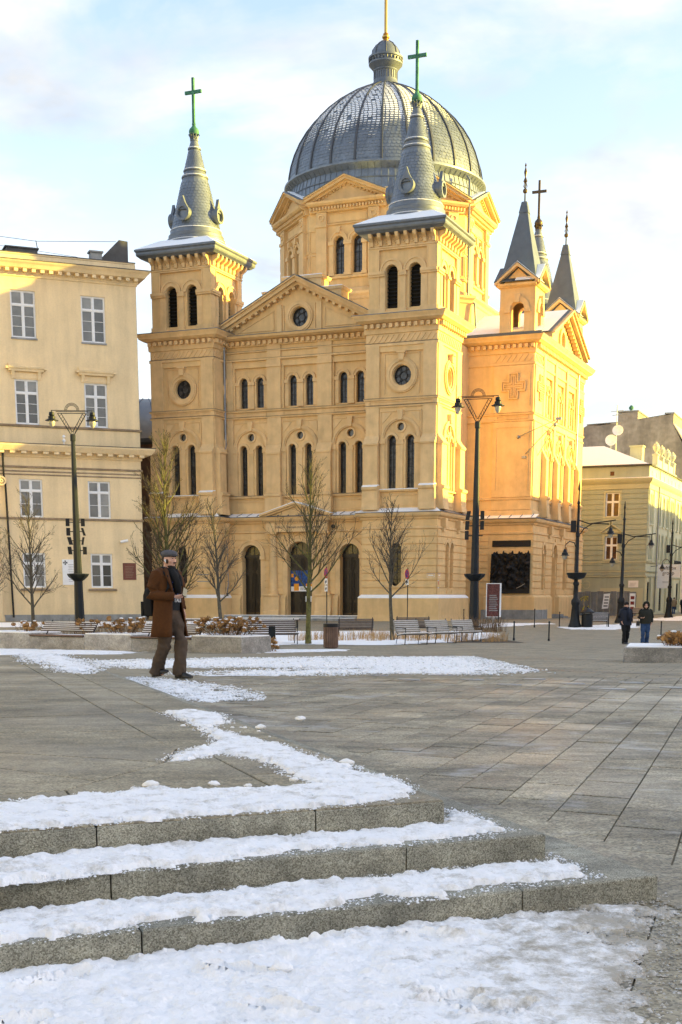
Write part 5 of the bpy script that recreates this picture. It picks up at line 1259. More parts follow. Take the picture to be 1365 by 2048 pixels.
        for F in fs:
            F2 = Fc(F.o + F.n*1.5, F.a, F.n)
            F2.ring(mb, 0, 25.3, .6, 1.02, -.02, .12, 0, 180, 14); F2.box(mb, -1.1, -.6, 25.05, 25.3, -.02, .13); F2.box(mb, .6, 1.1, 25.05, 25.3, -.02, .13)
            F2.poly(mb, [(-.16, 25.8), (.16, 25.8), (.26, 26.45), (-.26, 26.45)], -.02, .24)
            F2.prof(mb, -1.62, 1.62, [(-.02, 27.0), (.1, 27.02), (.26, 27.14), (.3, 27.28), (-.02, 27.3)])
            for s_ in (-1, 1): F2.poly(mb, [(0, 28.6), (s_*1.82, 27.22), (s_*1.82, 27.42), (0, 28.86)], -.02, .32 + (.002 if s_ > 0 else 0))
        mb.build('turret_mouldings', 'stucco_trim', tw)
        mb = MB()
        for F in fs:
            F2 = Fc(F.o + F.n*1.5, F.a, F.n)
            for s_ in (-1, 1): F2.poly(mb, [(0, 28.87), (s_*1.84, 27.43), (s_*1.84, 27.47), (0, 28.93)], -1.4, .34 + (.002 if s_ > 0 else 0))
        mb.build('turret_gable_roof', 'slate', tw)
        mb = MB()
        for F in fs[:2]:
            F2 = Fc(F.o + F.n*1.5, F.a, F.n)
            for s_ in (-1, 1): F2.poly(mb, [(0, 28.94), (s_*1.80, 27.5), (s_*1.80, 27.54), (0, 29.0)], -1.2, .28 + (.002 if s_ > 0 else 0))
        tag(mb.build('ledge_snow', 'snow', tw), kind='stuff')
        mb = MB(); mb.loft([[(tx+a*r_, ty+b*r_, z) for a, b in ((-1,-1),(1,-1),(1,1),(-1,1))] for r_, z in ((1.62, 27.5), (1.5, 27.7), (.36, 33.0), (.40, 33.02), (.22, 33.9))])
        mb.tube([(tx, ty, 33.8), (tx, ty, 36.9)], [.08, .03], 6); ts_ = mb.build('turret_spire', 'slate', tw)
        mb = MB(); mb.ball((tx, ty, 34.75), .2, 10, 8); mb.lathe([(.03, 35.3), (.18, 35.5), (.05, 35.8), (.14, 36.2), (.03, 36.6), (.09, 36.7), (.02, 36.9)], 8, tx, ty)
        for k in range(4):
            a = R(90*k+45); mb.tube([(tx, ty, 34.9), (tx+.2*math.cos(a), ty+.2*math.sin(a), 35.1), (tx+.08*math.cos(a), ty+.08*math.sin(a), 35.4)], .025, 4)
        mb.build('finial', 'dark_bronze', tw)
    pipe([(TX+.2, 27.6, 22.2), (TX+.2, 27.6, 8.8), (TX+.5, 27.6, 8.2), (TX+.45, 27.6, .3)], .09)

# ---- rear towers
for cx_ in (9.6, -9.65):
    mb = MB(); mb.box(cx_-2.75, cx_+2.75, 37.3, 42.9, 0, 29.5); mb.build('rear_tower_wall', 'stucco', CH)
    sp = make_spire(cx_, 40.1, 'dark_bronze', 'dark_bronze', tiles=cx_ > 0)
    mb = MB(); mb.loft([[(cx_+a*r_, 40.1+b*r_, z) for a, b in ((-1,-1),(1,-1),(1,1),(-1,1))] for r_, z in ((3.8, 29.2), (3.9, 29.6), (2.1, 30.4))]); mb.build('eaves_roof', 'lead', CH)

# ---- drum
DX, DY = 0.0, 21.4
def octa(a, ph=0.0): return [(DX + a/math.cos(R(22.5))*math.cos(R(22.5+45*k+ph)), DY + a/math.cos(R(22.5))*math.sin(R(22.5+45*k+ph))) for k in range(8)]
mb = MB(); mb.polyring(octa(9.7), [(0, 20), (0, 27.3)]); mb.build('drum_base', 'stucco', CH)
mb = MB(); mb.polyring(octa(9.7), [(0, 27.0), (.12, 27.1), (.2, 27.3), (.42, 27.45), (.46, 27.62), (-.3, 27.7)], True); mb.polyring(octa(8.95), [(0, 27.6), (.14, 27.7), (.10, 28.1), (0, 28.2)], False); mb.polyring(octa(8.9), [(0, 29.0), (.12, 29.04), (.16, 29.2), (0, 29.26)], False); mb.build('drum_base_cornice', 'stucco_trim', CH)
hs = 8.85*math.tan(R(22.5))
for k in range(8):
    a = R(-90 + 45*k)
    if k in (3, 4, 5): vis = False
    else: vis = True
    nrm = Vector((math.cos(a), math.sin(a), 0)); F = Fc(Vector((DX, DY, 0)) + nrm*8.85, (-math.sin(a), math.cos(a), 0), nrm)
    mb = MB(); F.wall(mb, rct(-hs, hs, 27.5, 36.0), [arch(c, .92, 29.42, 32.05) for c in (-.84, .84)] if vis else [], 0, .42); dw = mb.build('drum_wall', 'stucco', CH)
    if not vis: continue
    for c in (-.84, .84): lead_window(F, c, .92, 29.42, 32.05, -.34, rows=5)
    mb = MB()
    for c in (-.84, .84):
        F.ring(mb, c, 32.05, .48, .80, -.02, .10, 0, 180, 14); F.ring(mb, c, 32.05, .70, .84, .1, .15, 0, 180, 14); F.poly(mb, [(c-.13, 32.7), (c+.13, 32.7), (c+.2, 33.2), (c-.2, 33.2)], -.02, .24)
    for x0, x1 in ((-.30, .30), (-1.75, -1.35), (1.35, 1.75)):
        F.box(mb, x0, x1, 29.26, 31.75, -.05, .10); F.box(mb, x0-.07, x1+.07, 31.75, 32.05, -.05, .18); F.box(mb, x0-.05, x1+.05, 29.26, 29.5, -.05, .16)
    for s_ in (-1, 1):
        x0, x1 = sorted((s_*1.95, s_*2.9)); F.box(mb, x0, x1, 28.2, 33.4, -.02, .22); F.box(mb, x0-.05, x1+.05, 33.25, 33.5, -.02, .3); F.box(mb, x0, x1, 33.5, 34.45, -.02, .22)
        F.ring(mb, (x0+x1)/2, 34.0, .18, .3, .2, .28, 0, 360, 12)
        x0, x1 = sorted((s_*2.98, s_*(hs-.05))); frame4(F, mb, x0, x1, 29.4, 31.1, .06, -.02, .06); frame4(F, mb, x0, x1, 31.3, 33.1, .06, -.02, .06)
    F.box(mb, -1.9, 1.9, 33.42, 33.5, -.02, .1); frame4(F, mb, -1.8, 1.8, 33.6, 34.35, .05, -.02, .05)
    mb.build('drum_mouldings', 'stucco_trim', dw)
    # gable
    mb = MB()
    F.prof(mb, -3.55, 3.55, [(-.02, 34.45), (.24, 34.48), (.26, 34.86), (.5, 34.92), (.62, 35.05), (.66, 35.2), (-.02, 35.22)])
    for s_ in (-1, 1):
        for lo, hi, d1 in ((.0, .20, .34), (.20, .42, .62), (.42, .52, .74)):
            F.poly(mb, [(0, 36.62+lo), (s_*3.78, 35.05+lo), (s_*3.78, 35.05+hi), (0, 36.62+hi)], -.6, d1 + (.002 if s_ > 0 else 0))
    F.poly(mb, [(-3.4, 35.2), (3.4, 35.2), (0, 36.65)], -.5, .14)
    gb = mb.build('drum_gable', 'stucco_trim', CH)
    along(F, 'small_dentil', gb, 'ddent', lambda: MB().box(-.07, .07, -.12, .12, -.11, .11).mesh('small_dentil', 'stucco_trim'), lin(-3.3, 3.3, 24), 34.72, .34)
    for s_ in (-1, 1):
        for q in range(9):
            x = s_*(.25 + q*.33); link('small_dentil', shared('rdent', lambda: MB().box(-.07, .07, -.07, .07, -.08, .08).mesh('small_dentil', 'stucco_trim')), gb, F.p(x, 36.56 - .415*abs(x) , .20), (0, 0, faces_rz(F)))
    mb = MB()
    for s_ in (-1, 1): F.poly(mb, [(0, 37.145), (s_*3.82, 35.575), (s_*3.82, 35.605), (0, 37.185)], -1.6, .77 + (.002 if s_ > 0 else 0))
    gr = mb.build('gable_flashing', 'lead', gb)
    if k in (0, 7, 1, 2):
        mb = MB()
        for s_ in (-1, 1): F.poly(mb, [(0, 37.19), (s_*3.7, 35.66), (s_*3.7, 35.70), (0, 37.25)], -1.5, .45 + (.002 if s_ > 0 else 0))
        tag(mb.build('ledge_snow', 'snow', gb), kind='stuff')
# downpipe on the drum
pp = Vector((DX, DY, 0)) + Vector((math.cos(R(-22.5)), math.sin(R(-22.5)), 0))*9.75
pipe([(pp.x, pp.y, 37.6), (pp.x+.25, pp.y-.1, 37.2), (pp.x+.3, pp.y-.1, 27.6), (pp.x+1.0, pp.y-.3, 27.0), (pp.x+1.2, pp.y-.4, 24)], .1, m='lead')
# ---- dome
DPROF = [(8.85, 38.25), (8.80, 38.9), (8.62, 39.8), (8.30, 40.75), (7.82, 41.75), (7.20, 42.7), (6.45, 43.6), (5.55, 44.45), (4.5, 45.25), (3.35, 45.95), (2.2, 46.5), (1.35, 46.85)]
mb = MB(); mb.lathe([(9.0, 35.5), (8.95, 36.9), (8.75, 37.7), (9.1, 38.05), (9.2, 38.15), (9.2, 38.3), (9.0, 38.36), (8.85, 38.25)] + DPROF[1:], 96, DX, DY)
dome = mb.build('dome', 'zinc_tile', CH, smooth=25)
random.seed(8)
mb = MB(); sn = MB()
def dsnow(a, z):
    az = math.degrees(a) % 360            # 270 faces the front
    d = abs((az - 272 + 180) % 360 - 180)
    n0 = noise.fractal(Vector((math.cos(a)*3.2, math.sin(a)*3.2, z*.55)), .9, 2, 4)
    lim = 41.2 + max(0, d-36)*.07 + n0*1.6
    if d > 100: lim += 4
    c_ = max(0, min(1, (z - lim)*.4 + .35))
    return c_*random.uniform(.85, 1)
tile_rows(mb, DPROF, .38, .28, sn, dsnow, DX, DY, skip=lambda a, z: abs(((math.degrees(a)+3.75) % 15) - 7.5) > 7.2)
tag(mb.build('tiles', 'zinc_tile', dome), kind='stuff'); tag(sn.build('snow', 'snow', dome), kind='stuff')
for k in range(24):
    a = R(15*k + 3.75)
    mb = MB(); rings = []
    for i, (r_, z) in enumerate(DPROF):
        (r0, z0), (r1, z1) = DPROF[max(0, i-1)], DPROF[min(len(DPROF)-1, i+1)]
        nx_, nz_ = z1-z0, -(r1-r0); ln = math.hypot(nx_, nz_); nx_ /= ln; nz_ /= ln
        w_ = .10*(.55 + .45*r_/8.8)
        rings.append([(DX + (r_+nx_*o)*math.cos(a) - s_*math.sin(a), DY + (r_+nx_*o)*math.sin(a) + s_*math.cos(a), z + nz_*o) for s_, o in ((-w_, -.02), (-w_*.8, .13), (w_*.8, .13), (w_, -.02))])
    mb.loft(rings); mb.build('rib', 'rib', dome)
mb = MB(); mb.lathe([(8.96, 36.95), (9.02, 37.0), (9.0, 37.05)], 96, DX, DY, cap=False)
for k in range(96):
    a = 2*math.pi*k/96; c, s_ = math.cos(a), math.sin(a); mb.tube([(DX+8.98*c, DY+8.98*s_, 36.0), (DX+8.97*c, DY+8.97*s_, 36.9), (DX+8.78*c, DY+8.78*s_, 37.68), (DX+9.1*c, DY+9.1*s_, 38.02)], .025, 4)
mb.build('skirt_seam', 'lead', dome)
mb = MB(); mb.lathe([(1.45, 46.75), (1.42, 46.95), (1.22, 47.1), (1.12, 47.3), (1.06, 47.45), (1.04, 48.1), (1.12, 48.2), (1.1, 48.28), (1.42, 48.62), (1.52, 48.72), (1.52, 48.84), (1.44, 48.9), (1.46, 49.15), (1.56, 49.2), (1.56, 49.34), (1.30, 49.42), (1.16, 49.95), (.85, 50.35), (.45, 50.62), (.3, 50.66)], 40, DX, DY)
lan = mb.build('lantern', 'lead', dome, smooth=25)
mb = MB()
for k in range(28):
    a = 2*math.pi*k/28; c, s_ = math.cos(a), math.sin(a); mb.tube([(DX+1.5*c, DY+1.5*s_, 48.92), (DX+1.5*c, DY+1.5*s_, 49.12)], .06, 5)
    mb.tube([(DX+1.06*c, DY+1.06*s_, 47.5), (DX+1.05*c, DY+1.05*s_, 48.1)], .04, 4)
mb.build('lantern_beads', 'rib', dome)
mb = MB()
for k in range(8):
    a = 2*math.pi*(k+.5)/8; c, s_ = math.cos(a), math.sin(a); mb.tube([(DX+1.32*c, DY+1.32*s_, 49.42), (DX+1.18*c, DY+1.18*s_, 49.95), (DX+.87*c, DY+.87*s_, 50.36), (DX+.4*c, DY+.4*s_, 50.66)], .05, 5)
mb.build('lantern_ribs', 'rib', dome)
mb = MB(); mb.lathe([(.42, 50.62), (.3, 50.7), (.22, 50.85), (.34, 50.98), (.34, 51.1), (.2, 51.2), (.26, 51.28), (.12, 51.4)], 16, DX, DY); mb.box(DX-.11, DX+.11, DY-.11, DY+.11, 51.3, 58.0); mb.box(DX-1.3, DX-.11, DY-.1, DY+.1, 56.2, 56.45); mb.box(DX+.11, DX+1.3, DY-.1, DY+.1, 56.2, 56.45)
mb.build('gilded_cross', 'gold', CH, smooth=30)

Fc.K = 1.0
# ------------------------------------------------------------------ museum on the left
mus = thing('museum_building', 'pale cream three-storey palace with white sash windows left of the church', 'building', (-16.15, 111.0, 0.0), R(22.5))
MF = Fc((0, 0, 0), (1, 0, 0), (0, -1, 0))
cols = (-3.46, -8.86, -14.3, -19.7)
rows = ((21.42, 24.86, 1.90, 3), (15.06, 18.40, 1.82, 3), (8.06, 10.96, 1.80, 2), (2.62, 5.32, 1.78, 2))
mb = MB()
MF.wall(mb, rct(-26, 0, 0, 27.4), [rct(c-w_/2, c+w_/2, a, b) for c in cols for a, b, w_, _ in rows], 0, .3)
mb.box(-26, -.0, 13.9, 14, 0, 27.4); mb.box(-.02, 0, 0, 14, 0, 27.4); mb.box(-26, -25.98, 0, 14, 0, 27.4)
mb.build('wall', 'stucco_cream', mus)
def sash(F, c, w_, a, b, nb, parent, d=-.16, gm='glass_house', fr='white_paint', split=.70, e=.09):
    mb = MB(); s0, s1 = c-w_/2, c+w_/2
    frame4(F, mb, s0, s1, a, b, e, d-.05, d+.03)
    tr_ = a + (b-a)*split
    F.box(mb, s0+e, s1-e, tr_-.06, tr_+.06, d-.05, d+.05); F.box(mb, c-.07, c+.07, a+e, tr_-.06, d-.05, d+.042); F.box(mb, c-.06, c+.06, tr_+.06, b-e, d-.05, d+.042)
    for s_ in (-1, 1):
        for lo, hi in ((a+e, tr_-.06), (tr_+.06, b-e)):
            x0, x1 = sorted((c+s_*.07, c+s_*(w_/2-e))); frame4(F, mb, x0, x1, lo, hi, .045, d-.05, d+.015)
        for k in range(1, nb):
            t = a+e + (tr_-.06-a-e)*k/nb; x0, x1 = sorted((c+s_*.11, c+s_*(w_/2-e-.04))); F.box(mb, x0, x1, t-.016, t+.016, d-.05, d+.0)
    o = mb.build('window', fr, parent)
    for s_ in (-1, 1):
        for lo, hi in ((a+e, tr_-.06), (tr_+.06, b-e)):
            mb = MB(); x0, x1 = sorted((c+s_*.06, c+s_*(w_/2-e+.01))); F.box(mb, x0, x1, lo-.01, hi+.01, d-.06, d-.035); mb.build('pane', gm, o)
    return o
for c in cols:
    for a, b, w_, nb in rows: sash(MF, c, w_, a, b, nb, mus)
for c in cols[:2]:
    for q in range(2):      # blinds and curtains behind the panes
        a, b, w_, nb = rows[q]
for c in cols:
    mb = MB(); MF.box(mb, c-1.0, c+1.0, 21.30, 21.42, -.1, .08); MF.box(mb, c-1.0, c+1.0, 14.98, 15.06, -.1, .06); mb.build('window_sill', 'concrete_grey', mus)
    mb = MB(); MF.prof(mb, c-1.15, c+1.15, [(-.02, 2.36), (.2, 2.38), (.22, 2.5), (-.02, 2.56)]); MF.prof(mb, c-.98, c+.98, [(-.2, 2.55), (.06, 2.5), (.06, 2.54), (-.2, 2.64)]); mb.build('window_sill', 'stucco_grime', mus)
    mb = MB(); MF.prof(mb, c-1.35, c+1.35, [(-.02, 18.92), (.3, 18.95), (.34, 19.1), (.42, 19.14), (.46, 19.26), (.3, 19.32), (.24, 19.34), (.24, 19.5), (-.02, 19.54)])
    MF.box(mb, c-1.55, c-1.35, 19.1, 19.26, -.02, .42); MF.box(mb, c+1.35, c+1.55, 19.1, 19.26, -.02, .42)
    for s_ in (-1, 1): MF.prof(mb, c+s_*1.0-.13, c+s_*1.0+.13, [(-.02, 18.4), (.08, 18.4), (.12, 18.6), (.28, 18.95), (-.02, 18.95)])
    MF.box(mb, c-.95, c+.95, 18.5, 18.9, -.02, .04); mb.build('window_hood', 'stucco_cream', mus)
mb = MB()
rc_ = rect(-26, 0, 0, 14)
mb.polyring(rc_, [(.0, 25.8), (.08, 25.84), (.1, 25.98), (.14, 26.0), (.14, 26.32), (.62, 26.36), (.72, 26.5), (.8, 26.6), (.92, 26.7), (1.02, 26.82), (0, 26.92)], True)
mc = mb.build('cornice', 'stucco_cream', mus)
along(MF, 'modillion', mc, 'mmod', lambda: MB().box(-.14, .14, -.22, .22, -.11, .11).mesh('modillion', 'stucco_cream'), [-.1 - .66*k for k in range(39)], 26.22, .36)
mb = MB(); mb.polyring(rc_, [(-.08, 26.9), (-.08, 27.42), (-.02, 27.44), (-.02, 27.54), (-.3, 27.56)], True); mb.build('parapet', 'stucco_cream', mus)
mb = MB(); mb.polyring(rc_, [(1.04, 26.83), (1.05, 26.88), (-.06, 26.99)], False); mb.polyring(rc_, [(.02, 27.545), (.02, 27.6), (-.4, 27.66)], True); mb.build('lead_flashing', 'roof_tar', mus)
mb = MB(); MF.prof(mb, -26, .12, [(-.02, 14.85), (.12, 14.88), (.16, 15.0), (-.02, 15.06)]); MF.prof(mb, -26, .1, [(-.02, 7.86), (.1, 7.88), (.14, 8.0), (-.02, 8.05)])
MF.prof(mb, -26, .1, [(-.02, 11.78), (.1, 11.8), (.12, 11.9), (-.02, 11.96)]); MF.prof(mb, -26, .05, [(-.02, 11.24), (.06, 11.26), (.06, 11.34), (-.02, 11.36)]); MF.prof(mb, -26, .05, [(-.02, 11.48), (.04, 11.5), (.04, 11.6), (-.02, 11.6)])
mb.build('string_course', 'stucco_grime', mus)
mb = MB(); mb.polyring(rect(-26, 0, 0, 6), [(.0, 12.6), (.1, 12.64), (.12, 13.0), (.72, 13.04), (.8, 13.15), (.98, 13.4), (1.0, 13.52), (0, 13.6)], True); lc = mb.build('lower_cornice', 'stucco_cream', mus)
along(MF, 'modillion', lc, 'mmod2', lambda: MB().box(-.2, .2, -.26, .26, -.09, .09).mesh('modillion', 'stucco_cream'), [-.05 - .85*k for k in range(30)], 12.93, .42)
mb = MB(); mb.polyring(rect(-26, 0, 0, 6), [(1.02, 13.525), (1.04, 13.57), (0, 13.68)], False); mb.build('cornice_flashing', 'roof_tar', mus)
mb = MB(); MF.box(mb, -26, .06, 0, .5, -.02, .1); mb.build('plinth', 'concrete_grey', mus)
mb = MB(); mb.tube([(-10.95, -.25, 13.2), (-10.95, -.25, 11.2), (-10.85, -.2, 10.6), (-10.7, -.2, 1.2), (-10.7, -.3, .3)], .08, 8); mb.build('downpipe', 'iron', mus, smooth=40)
mb = MB(); MF.ring(mb, -11.15, 10.75, .24, .36, -.02, .34, 0, 360, 16); MF.ring(mb, -11.15, 10.75, .06, .16, -.02, .36, 0, 360, 12); MF.box(mb, -13, -11.2, 10.9, 11.15, -.02, .3); mb.build('volute_capital', 'stucco_cream', mus)
mb = MB(); mb.lathe([(.4, 0), (.4, .3), (.34, .5), (.3, 10.4), (.36, 10.6)], 18, -11.75, -.15); mb.build('half_column', 'stucco_cream', mus, smooth=30)
pq = MB(); MF.box(pq, -6.66, -5.35, 2.85, 4.84, -.02, .06); pq = pq.build('marble_plaque', 'white_paint', mus)
mb = MB()
for a in (0, 90, 180, 270):
    c, s_ = math.cos(R(a)), math.sin(R(a)); F0 = [(.02, -.02), (.17, -.07), (.17, .07), (.02, .02)]
    MF.poly(mb, [(-6.42 + c*x - s_*y, 4.58 + s_*x + c*y) for x, y in F0], .055, .07)
mb.build('cross_emblem', 'black_plate', pq)
mb = MB()
for k in range(11): MF.box(mb, -6.2+.02*(k % 3), -5.5-.05*((k*7) % 4), 4.42-.13*k, 4.45-.13*k, .055, .064)
mb.build('engraved_lines', 'concrete_grey', pq)
pq = MB(); MF.box(pq, -1.74, -.66, 3.26, 4.6, -.02, .05); pq = pq.build('brown_plaque', 'plaque_brown', mus)
mb = MB()
for k in range(8): MF.box(mb, -1.55, -.85-.05*((k*5) % 4), 4.3-.12*k, 4.325-.12*k, .045, .054)
mb.build('engraved_lines', 'stucco_grime', pq)
mb = MB(); mb.tube([(-1.75, 0, 6.2), (-1.75, -.3, 6.25)], .04, 6); mb.tube([(-1.95, -.35, 6.25), (-1.35, -.4, 6.38)], .11, 8); mb.build('security_camera', 'white_paint', mus)
mb = MB(); mb.ball((-6.25, -.6, 13.9), .14, 8, 6); mb.ball((-6.25, -.6, 14.2), .13, 8, 6); mb.tube([(-6.25, -.6, 13.6), (-6.25, -.6, 14.2)], .04, 6); mb.build('roof_vent', 'white_paint', mus)
mb = MB(); mb.extr([(-2.9, 1.2, 27.5), (-.25, 1.2, 27.5), (-.25, 1.2, 29.4), (-.95, 1.2, 29.45)], (0, 3, 0)); mb.build('roof_dormer', 'roof_tar', mus)
mb = MB(); mb.box(-3.3, -2.4, .9, 1.6, 27.5, 28.3); mb.box(-3.4, -2.3, .8, 1.7, 28.3, 28.42); mb.build('chimney', 'concrete_grey', mus)
mb = MB(); mb.box(-9.6, -7.2, 2, 3.5, 27.5, 28.35); mb.box(-9.7, -7.1, 1.9, 3.6, 28.35, 28.45); mb.build('roof_hatch', 'roof_tar', mus)
mb = MB(); mb.tube([(-26, 2, 29.6), (-7.3, 2, 28.95), (-1.0, 2, 29.5)], .018, 4); mb.tube([(-7.2, 2, 28.4), (-7.3, 2, 29.0)], .03, 4); mb.tube([(-26, 2.5, 28.9), (-9.5, 2.5, 28.5), (-4, 2.5, 28.2)], .015, 4); mb.build('aerial_wire', 'iron', mus)

# annex with a rounded roof in the gap between the palace and the church
anx = thing('annex_building', 'dark brick annex with curved grey metal roof in gap beside left church tower', 'building', (-20.5, 127.0, 0), R(-22.5))
mb = MB(); mb.box(-4, 4.2, 0, 10, 0, 15.6); mb.box(-4.15, 4.35, -.15, 10.15, 15.2, 15.5); mb.build('wall', 'brick_dark', anx)
mb = MB(); mb.polyring(rect(-4, 4.2, 0, 10), [(.1, 15.5), (.5, 15.7), (.55, 16.0), (0, 16.1)]); mb.build('cornice', 'roof_tar', anx)
mb = MB(); mb.lathe([(4.3, 15.9), (4.2, 16.6), (3.9, 17.6), (3.3, 18.7), (2.4, 19.6), (1.2, 20.1), (.2, 20.2)], 28, .2, 5); rf = mb.build('domed_roof', 'galvanised', anx, smooth=30)
mb = MB()
for k in range(14):
    a = 2*math.pi*k/14; mb.tube([(.2+r_*math.cos(a), 5+r_*math.sin(a), z) for r_, z in ((4.33, 15.9), (4.22, 16.6), (3.92, 17.6), (3.32, 18.7), (2.42, 19.62), (1.2, 20.13))], .05, 4)
mb.build('roof_seams', 'lead', rf)

# ------------------------------------------------------------------ green corner house
gre = thing('green_house', 'two-storey olive green corner house with snowy hip roof and stucco street front', 'house', (31.45, 140.0, 0), R(-22.5))
GF = Fc((0, 0, 0), (1, 0, 0), (0, -1, 0)); GS = Fc((0, 0, 0), (0, 1, 0), (1, 0, 0))
gw = [(-4.36, -2.94, 9.95, 12.4), (-4.26, -2.98, 5.62, 8.02)]
sw_ = [(1.1, .62), (2.2, .62), (7.2, .9), (9.6, .9), (11.9, .9), (14.8, .7), (15.9, .7), (19.5, .9), (22, .9)]
mb = MB(); GF.wall(mb, rct(-16, 0, 0, 15.0), [rct(*q) for q in gw], 0, .25)
gwl = mb.build('wall', 'render_green', gre)
n_ = 17
for k in range(n_):
    a = 4.05 + (12.75-4.05)*k/n_; b = a + (12.75-4.05)/n_
    cut = [q for q in gw if q[2]-.15 < b and q[3]+.2 > a]
    for s0, s1 in ([(-16, cut[0][0]-.2), (cut[0][1]+.2, 0)] if cut else [(-16, 0)]):
        GF.box(MB(), s0, s1, a+.045, b-.045, -.02, .06).build('render_course', 'render_green', gwl)
for q in gw:
    sash(GF, (q[0]+q[1])/2, q[1]-q[0], q[2], q[3], 1, gre, d=-.12, gm='glass_warm', split=.62, e=.07)
    mb = MB(); frame4(GF, mb, q[0]-.2, q[1]+.2, q[2]-.1, q[3]+.2, .18, -.02, .08); mb.build('window_surround', 'render_green_pale', gre)
mb = MB(); c = -3.62; GF.prof(mb, c-1.1, c+1.1, [(-.02, 8.25), (.1, 8.28), (.2, 8.4), (-.02, 8.42)])
for s_ in (-1, 1): GF.poly(mb, [(c, 9.15), (c+s_*1.12, 8.4), (c+s_*1.12, 8.55), (c, 9.32)], -.02, .2 + (.002 if s_ > 0 else 0))
GF.poly(mb, [(c-.9, 8.42), (c+.9, 8.42), (c, 9.15)], -.02, .06)
for s_ in (-1, 1): GF.box(mb, c+s_*.85-.1, c+s_*.85+.1, 7.2, 8.25, -.02, .14)
GF.box(mb, c-1.0, c+1.0, 9.35, 9.85, -.02, .05); mb.build('window_pediment', 'render_green_pale', gre)
mb = MB(); gp_ = rect(-16, 0, 0, 24)
mb.polyring(gp_, [(0, 12.7), (.1, 12.75), (.12, 13.2), (.3, 13.4), (.42, 13.6), (.46, 13.76), (0, 13.8)], False)
for z in (5.4, 4.45, 3.95): mb.polyring(gp_, [(0, z-.1), (.1, z-.06), (.12, z+.06), (0, z+.1)], False)
mb.build('cornice', 'render_green_pale', gre)
mb = MB(); mb.polyring(gp_, [(.46, 13.77), (.46, 13.8), (0, 13.88)], False); tag(mb.build('ledge_snow', 'snow', gre), kind='stuff')
mb = MB(); mb.polyring(gp_, [(0, 14.95), (.22, 15.0), (.25, 15.12), (0, 15.16)], True); mb.build('gutter', 'roof_tar', gre)
mb = MB(); mb.loft([[(-15.9, .1, 15.14), (-.1, .1, 15.14), (-.1, 23.9, 15.14), (-15.9, 23.9, 15.14)], [(-9, 6, 17.6), (-6, 6, 17.6), (-6, 18, 17.6), (-9, 18, 17.6)]]); rf = mb.build('roof', 'roof_tar', gre)
mb = MB(); mb.loft([[(-16, -.05, 15.17), (-.05, -.05, 15.17), (-.3, 23.9, 15.17), (-16, 23.9, 15.17)], [(-15.8, .1, 15.25), (-.3, .1, 15.25), (-.3, 23.9, 15.25), (-15.8, 23.9, 15.25)], [(-9, 6, 17.7), (-6, 6, 17.7), (-6, 18, 17.7), (-9, 18, 17.7)]]); tag(mb.build('roof_snow', 'snow', rf), kind='stuff')
mb = MB(); GF.box(mb, -4.0, -3.6, 14.1, 14.5, -.02, .03); mb.build('attic_vent', 'brick_dark', gre)
mb = MB(); mb.box(-3.4, -2.1, 7, 8.2, 15.4, 17.6); mb.box(-3.5, -2.0, 6.9, 8.3, 17.6, 17.75); ch_ = mb.build('chimney', 'render_green_pale', gre)
for x, z, r_ in ((-5.9, 18.6, .62), (-5.2, 19.6, .58)):
    mb = MB(); mb.lathe([(.05, -.18), (r_*.6, -.1), (r_, .06), (r_*.98, .08), (r_*.55, -.06)], 18); d = mb.build('satellite_dish', 'white_paint', gre, (x, 9, z), (R(75), 0, R(10)), smooth=40)
mb = MB(); mb.tube([(-5.4, 9.3, 16.8), (-5.4, 9.3, 22.3)], .05, 5)
for z, h in ((21.6, .7), (21.2, .5), (20.4, .6)): mb.tube([(-5.4-h, 9.3, z), (-5.4+h, 9.3, z+.1)], .03, 4)
mb.tube([(-5.9, 9.0, 17.6), (-5.9, 9.1, 18.5)], .04, 4); mb.build('roof_aerial', 'galvanised', gre)
# street front
mb = MB(); GS.wall(mb, rct(0, 24, 0, 15.0), [arch(s_, w_, 9.3, 12.0, 8) for s_, w_ in sw_] + [arch(s_, w_, 5.7, 8.0, 8) for s_, w_ in sw_] + [rct(s_-.8, s_+.8, .3, 3.4) for s_ in (2, 6.5, 10, 14, 18, 22)], 0, .25); mb.build('street_front', 'render_cream_green', gre)
for s_, w_ in sw_:
    for a, ts in ((9.3, 12.0), (5.7, 8.0)):
        mb = MB(); GS.ring(mb, s_, ts, w_/2, w_/2+.14, -.02, .08, 0, 180, 8); GS.box(mb, s_-w_/2-.14, s_-w_/2, a, ts, -.02, .08); GS.box(mb, s_+w_/2, s_+w_/2+.14, a, ts, -.02, .08); GS.box(mb, s_-w_/2-.2, s_+w_/2+.2, a-.14, a, -.02, .14); GS.box(mb, s_-.03, s_+.03, a, ts, -.2, -.14)
        o = mb.build('window', 'render_cream_green', gre); mb = MB(); GS.poly(mb, arch(s_, w_, a, ts, 8), -.22, -.2); mb.build('pane', 'glass_house', o)
for s_ in (2, 6.5, 10, 14, 18, 22):
    mb = MB(); frame4(GS, mb, s_-.8, s_+.8, .3, 3.4, .1, -.2, -.1); o = mb.build('shop_window', 'door_wood', gre); mb = MB(); GS.box(mb, s_-.75, s_+.75, .35, 3.35, -.2, -.16); mb.build('pane', 'glass_dark', o)
mb = MB()
for s_ in (.3, 3.1, 6.0, 13.2, 17.3, 23.6): GS.box(mb, s_-.2, s_+.2, 5.5, 12.7, -.02, .14); GS.box(mb, s_-.22, s_+.22, .1, 3.9, -.02, .16)
GS.box(mb, 3.2, 17.2, 14.95, 15.3, -.3, .1); 
for s_ in (4.0, 7.5, 11.3, 15.0): GS.box(mb, s_-.4, s_+.4, 15.1, 16.3, -.4, .14); GS.box(mb, s_-.48, s_+.48, 16.3, 16.45, -.45, .2)
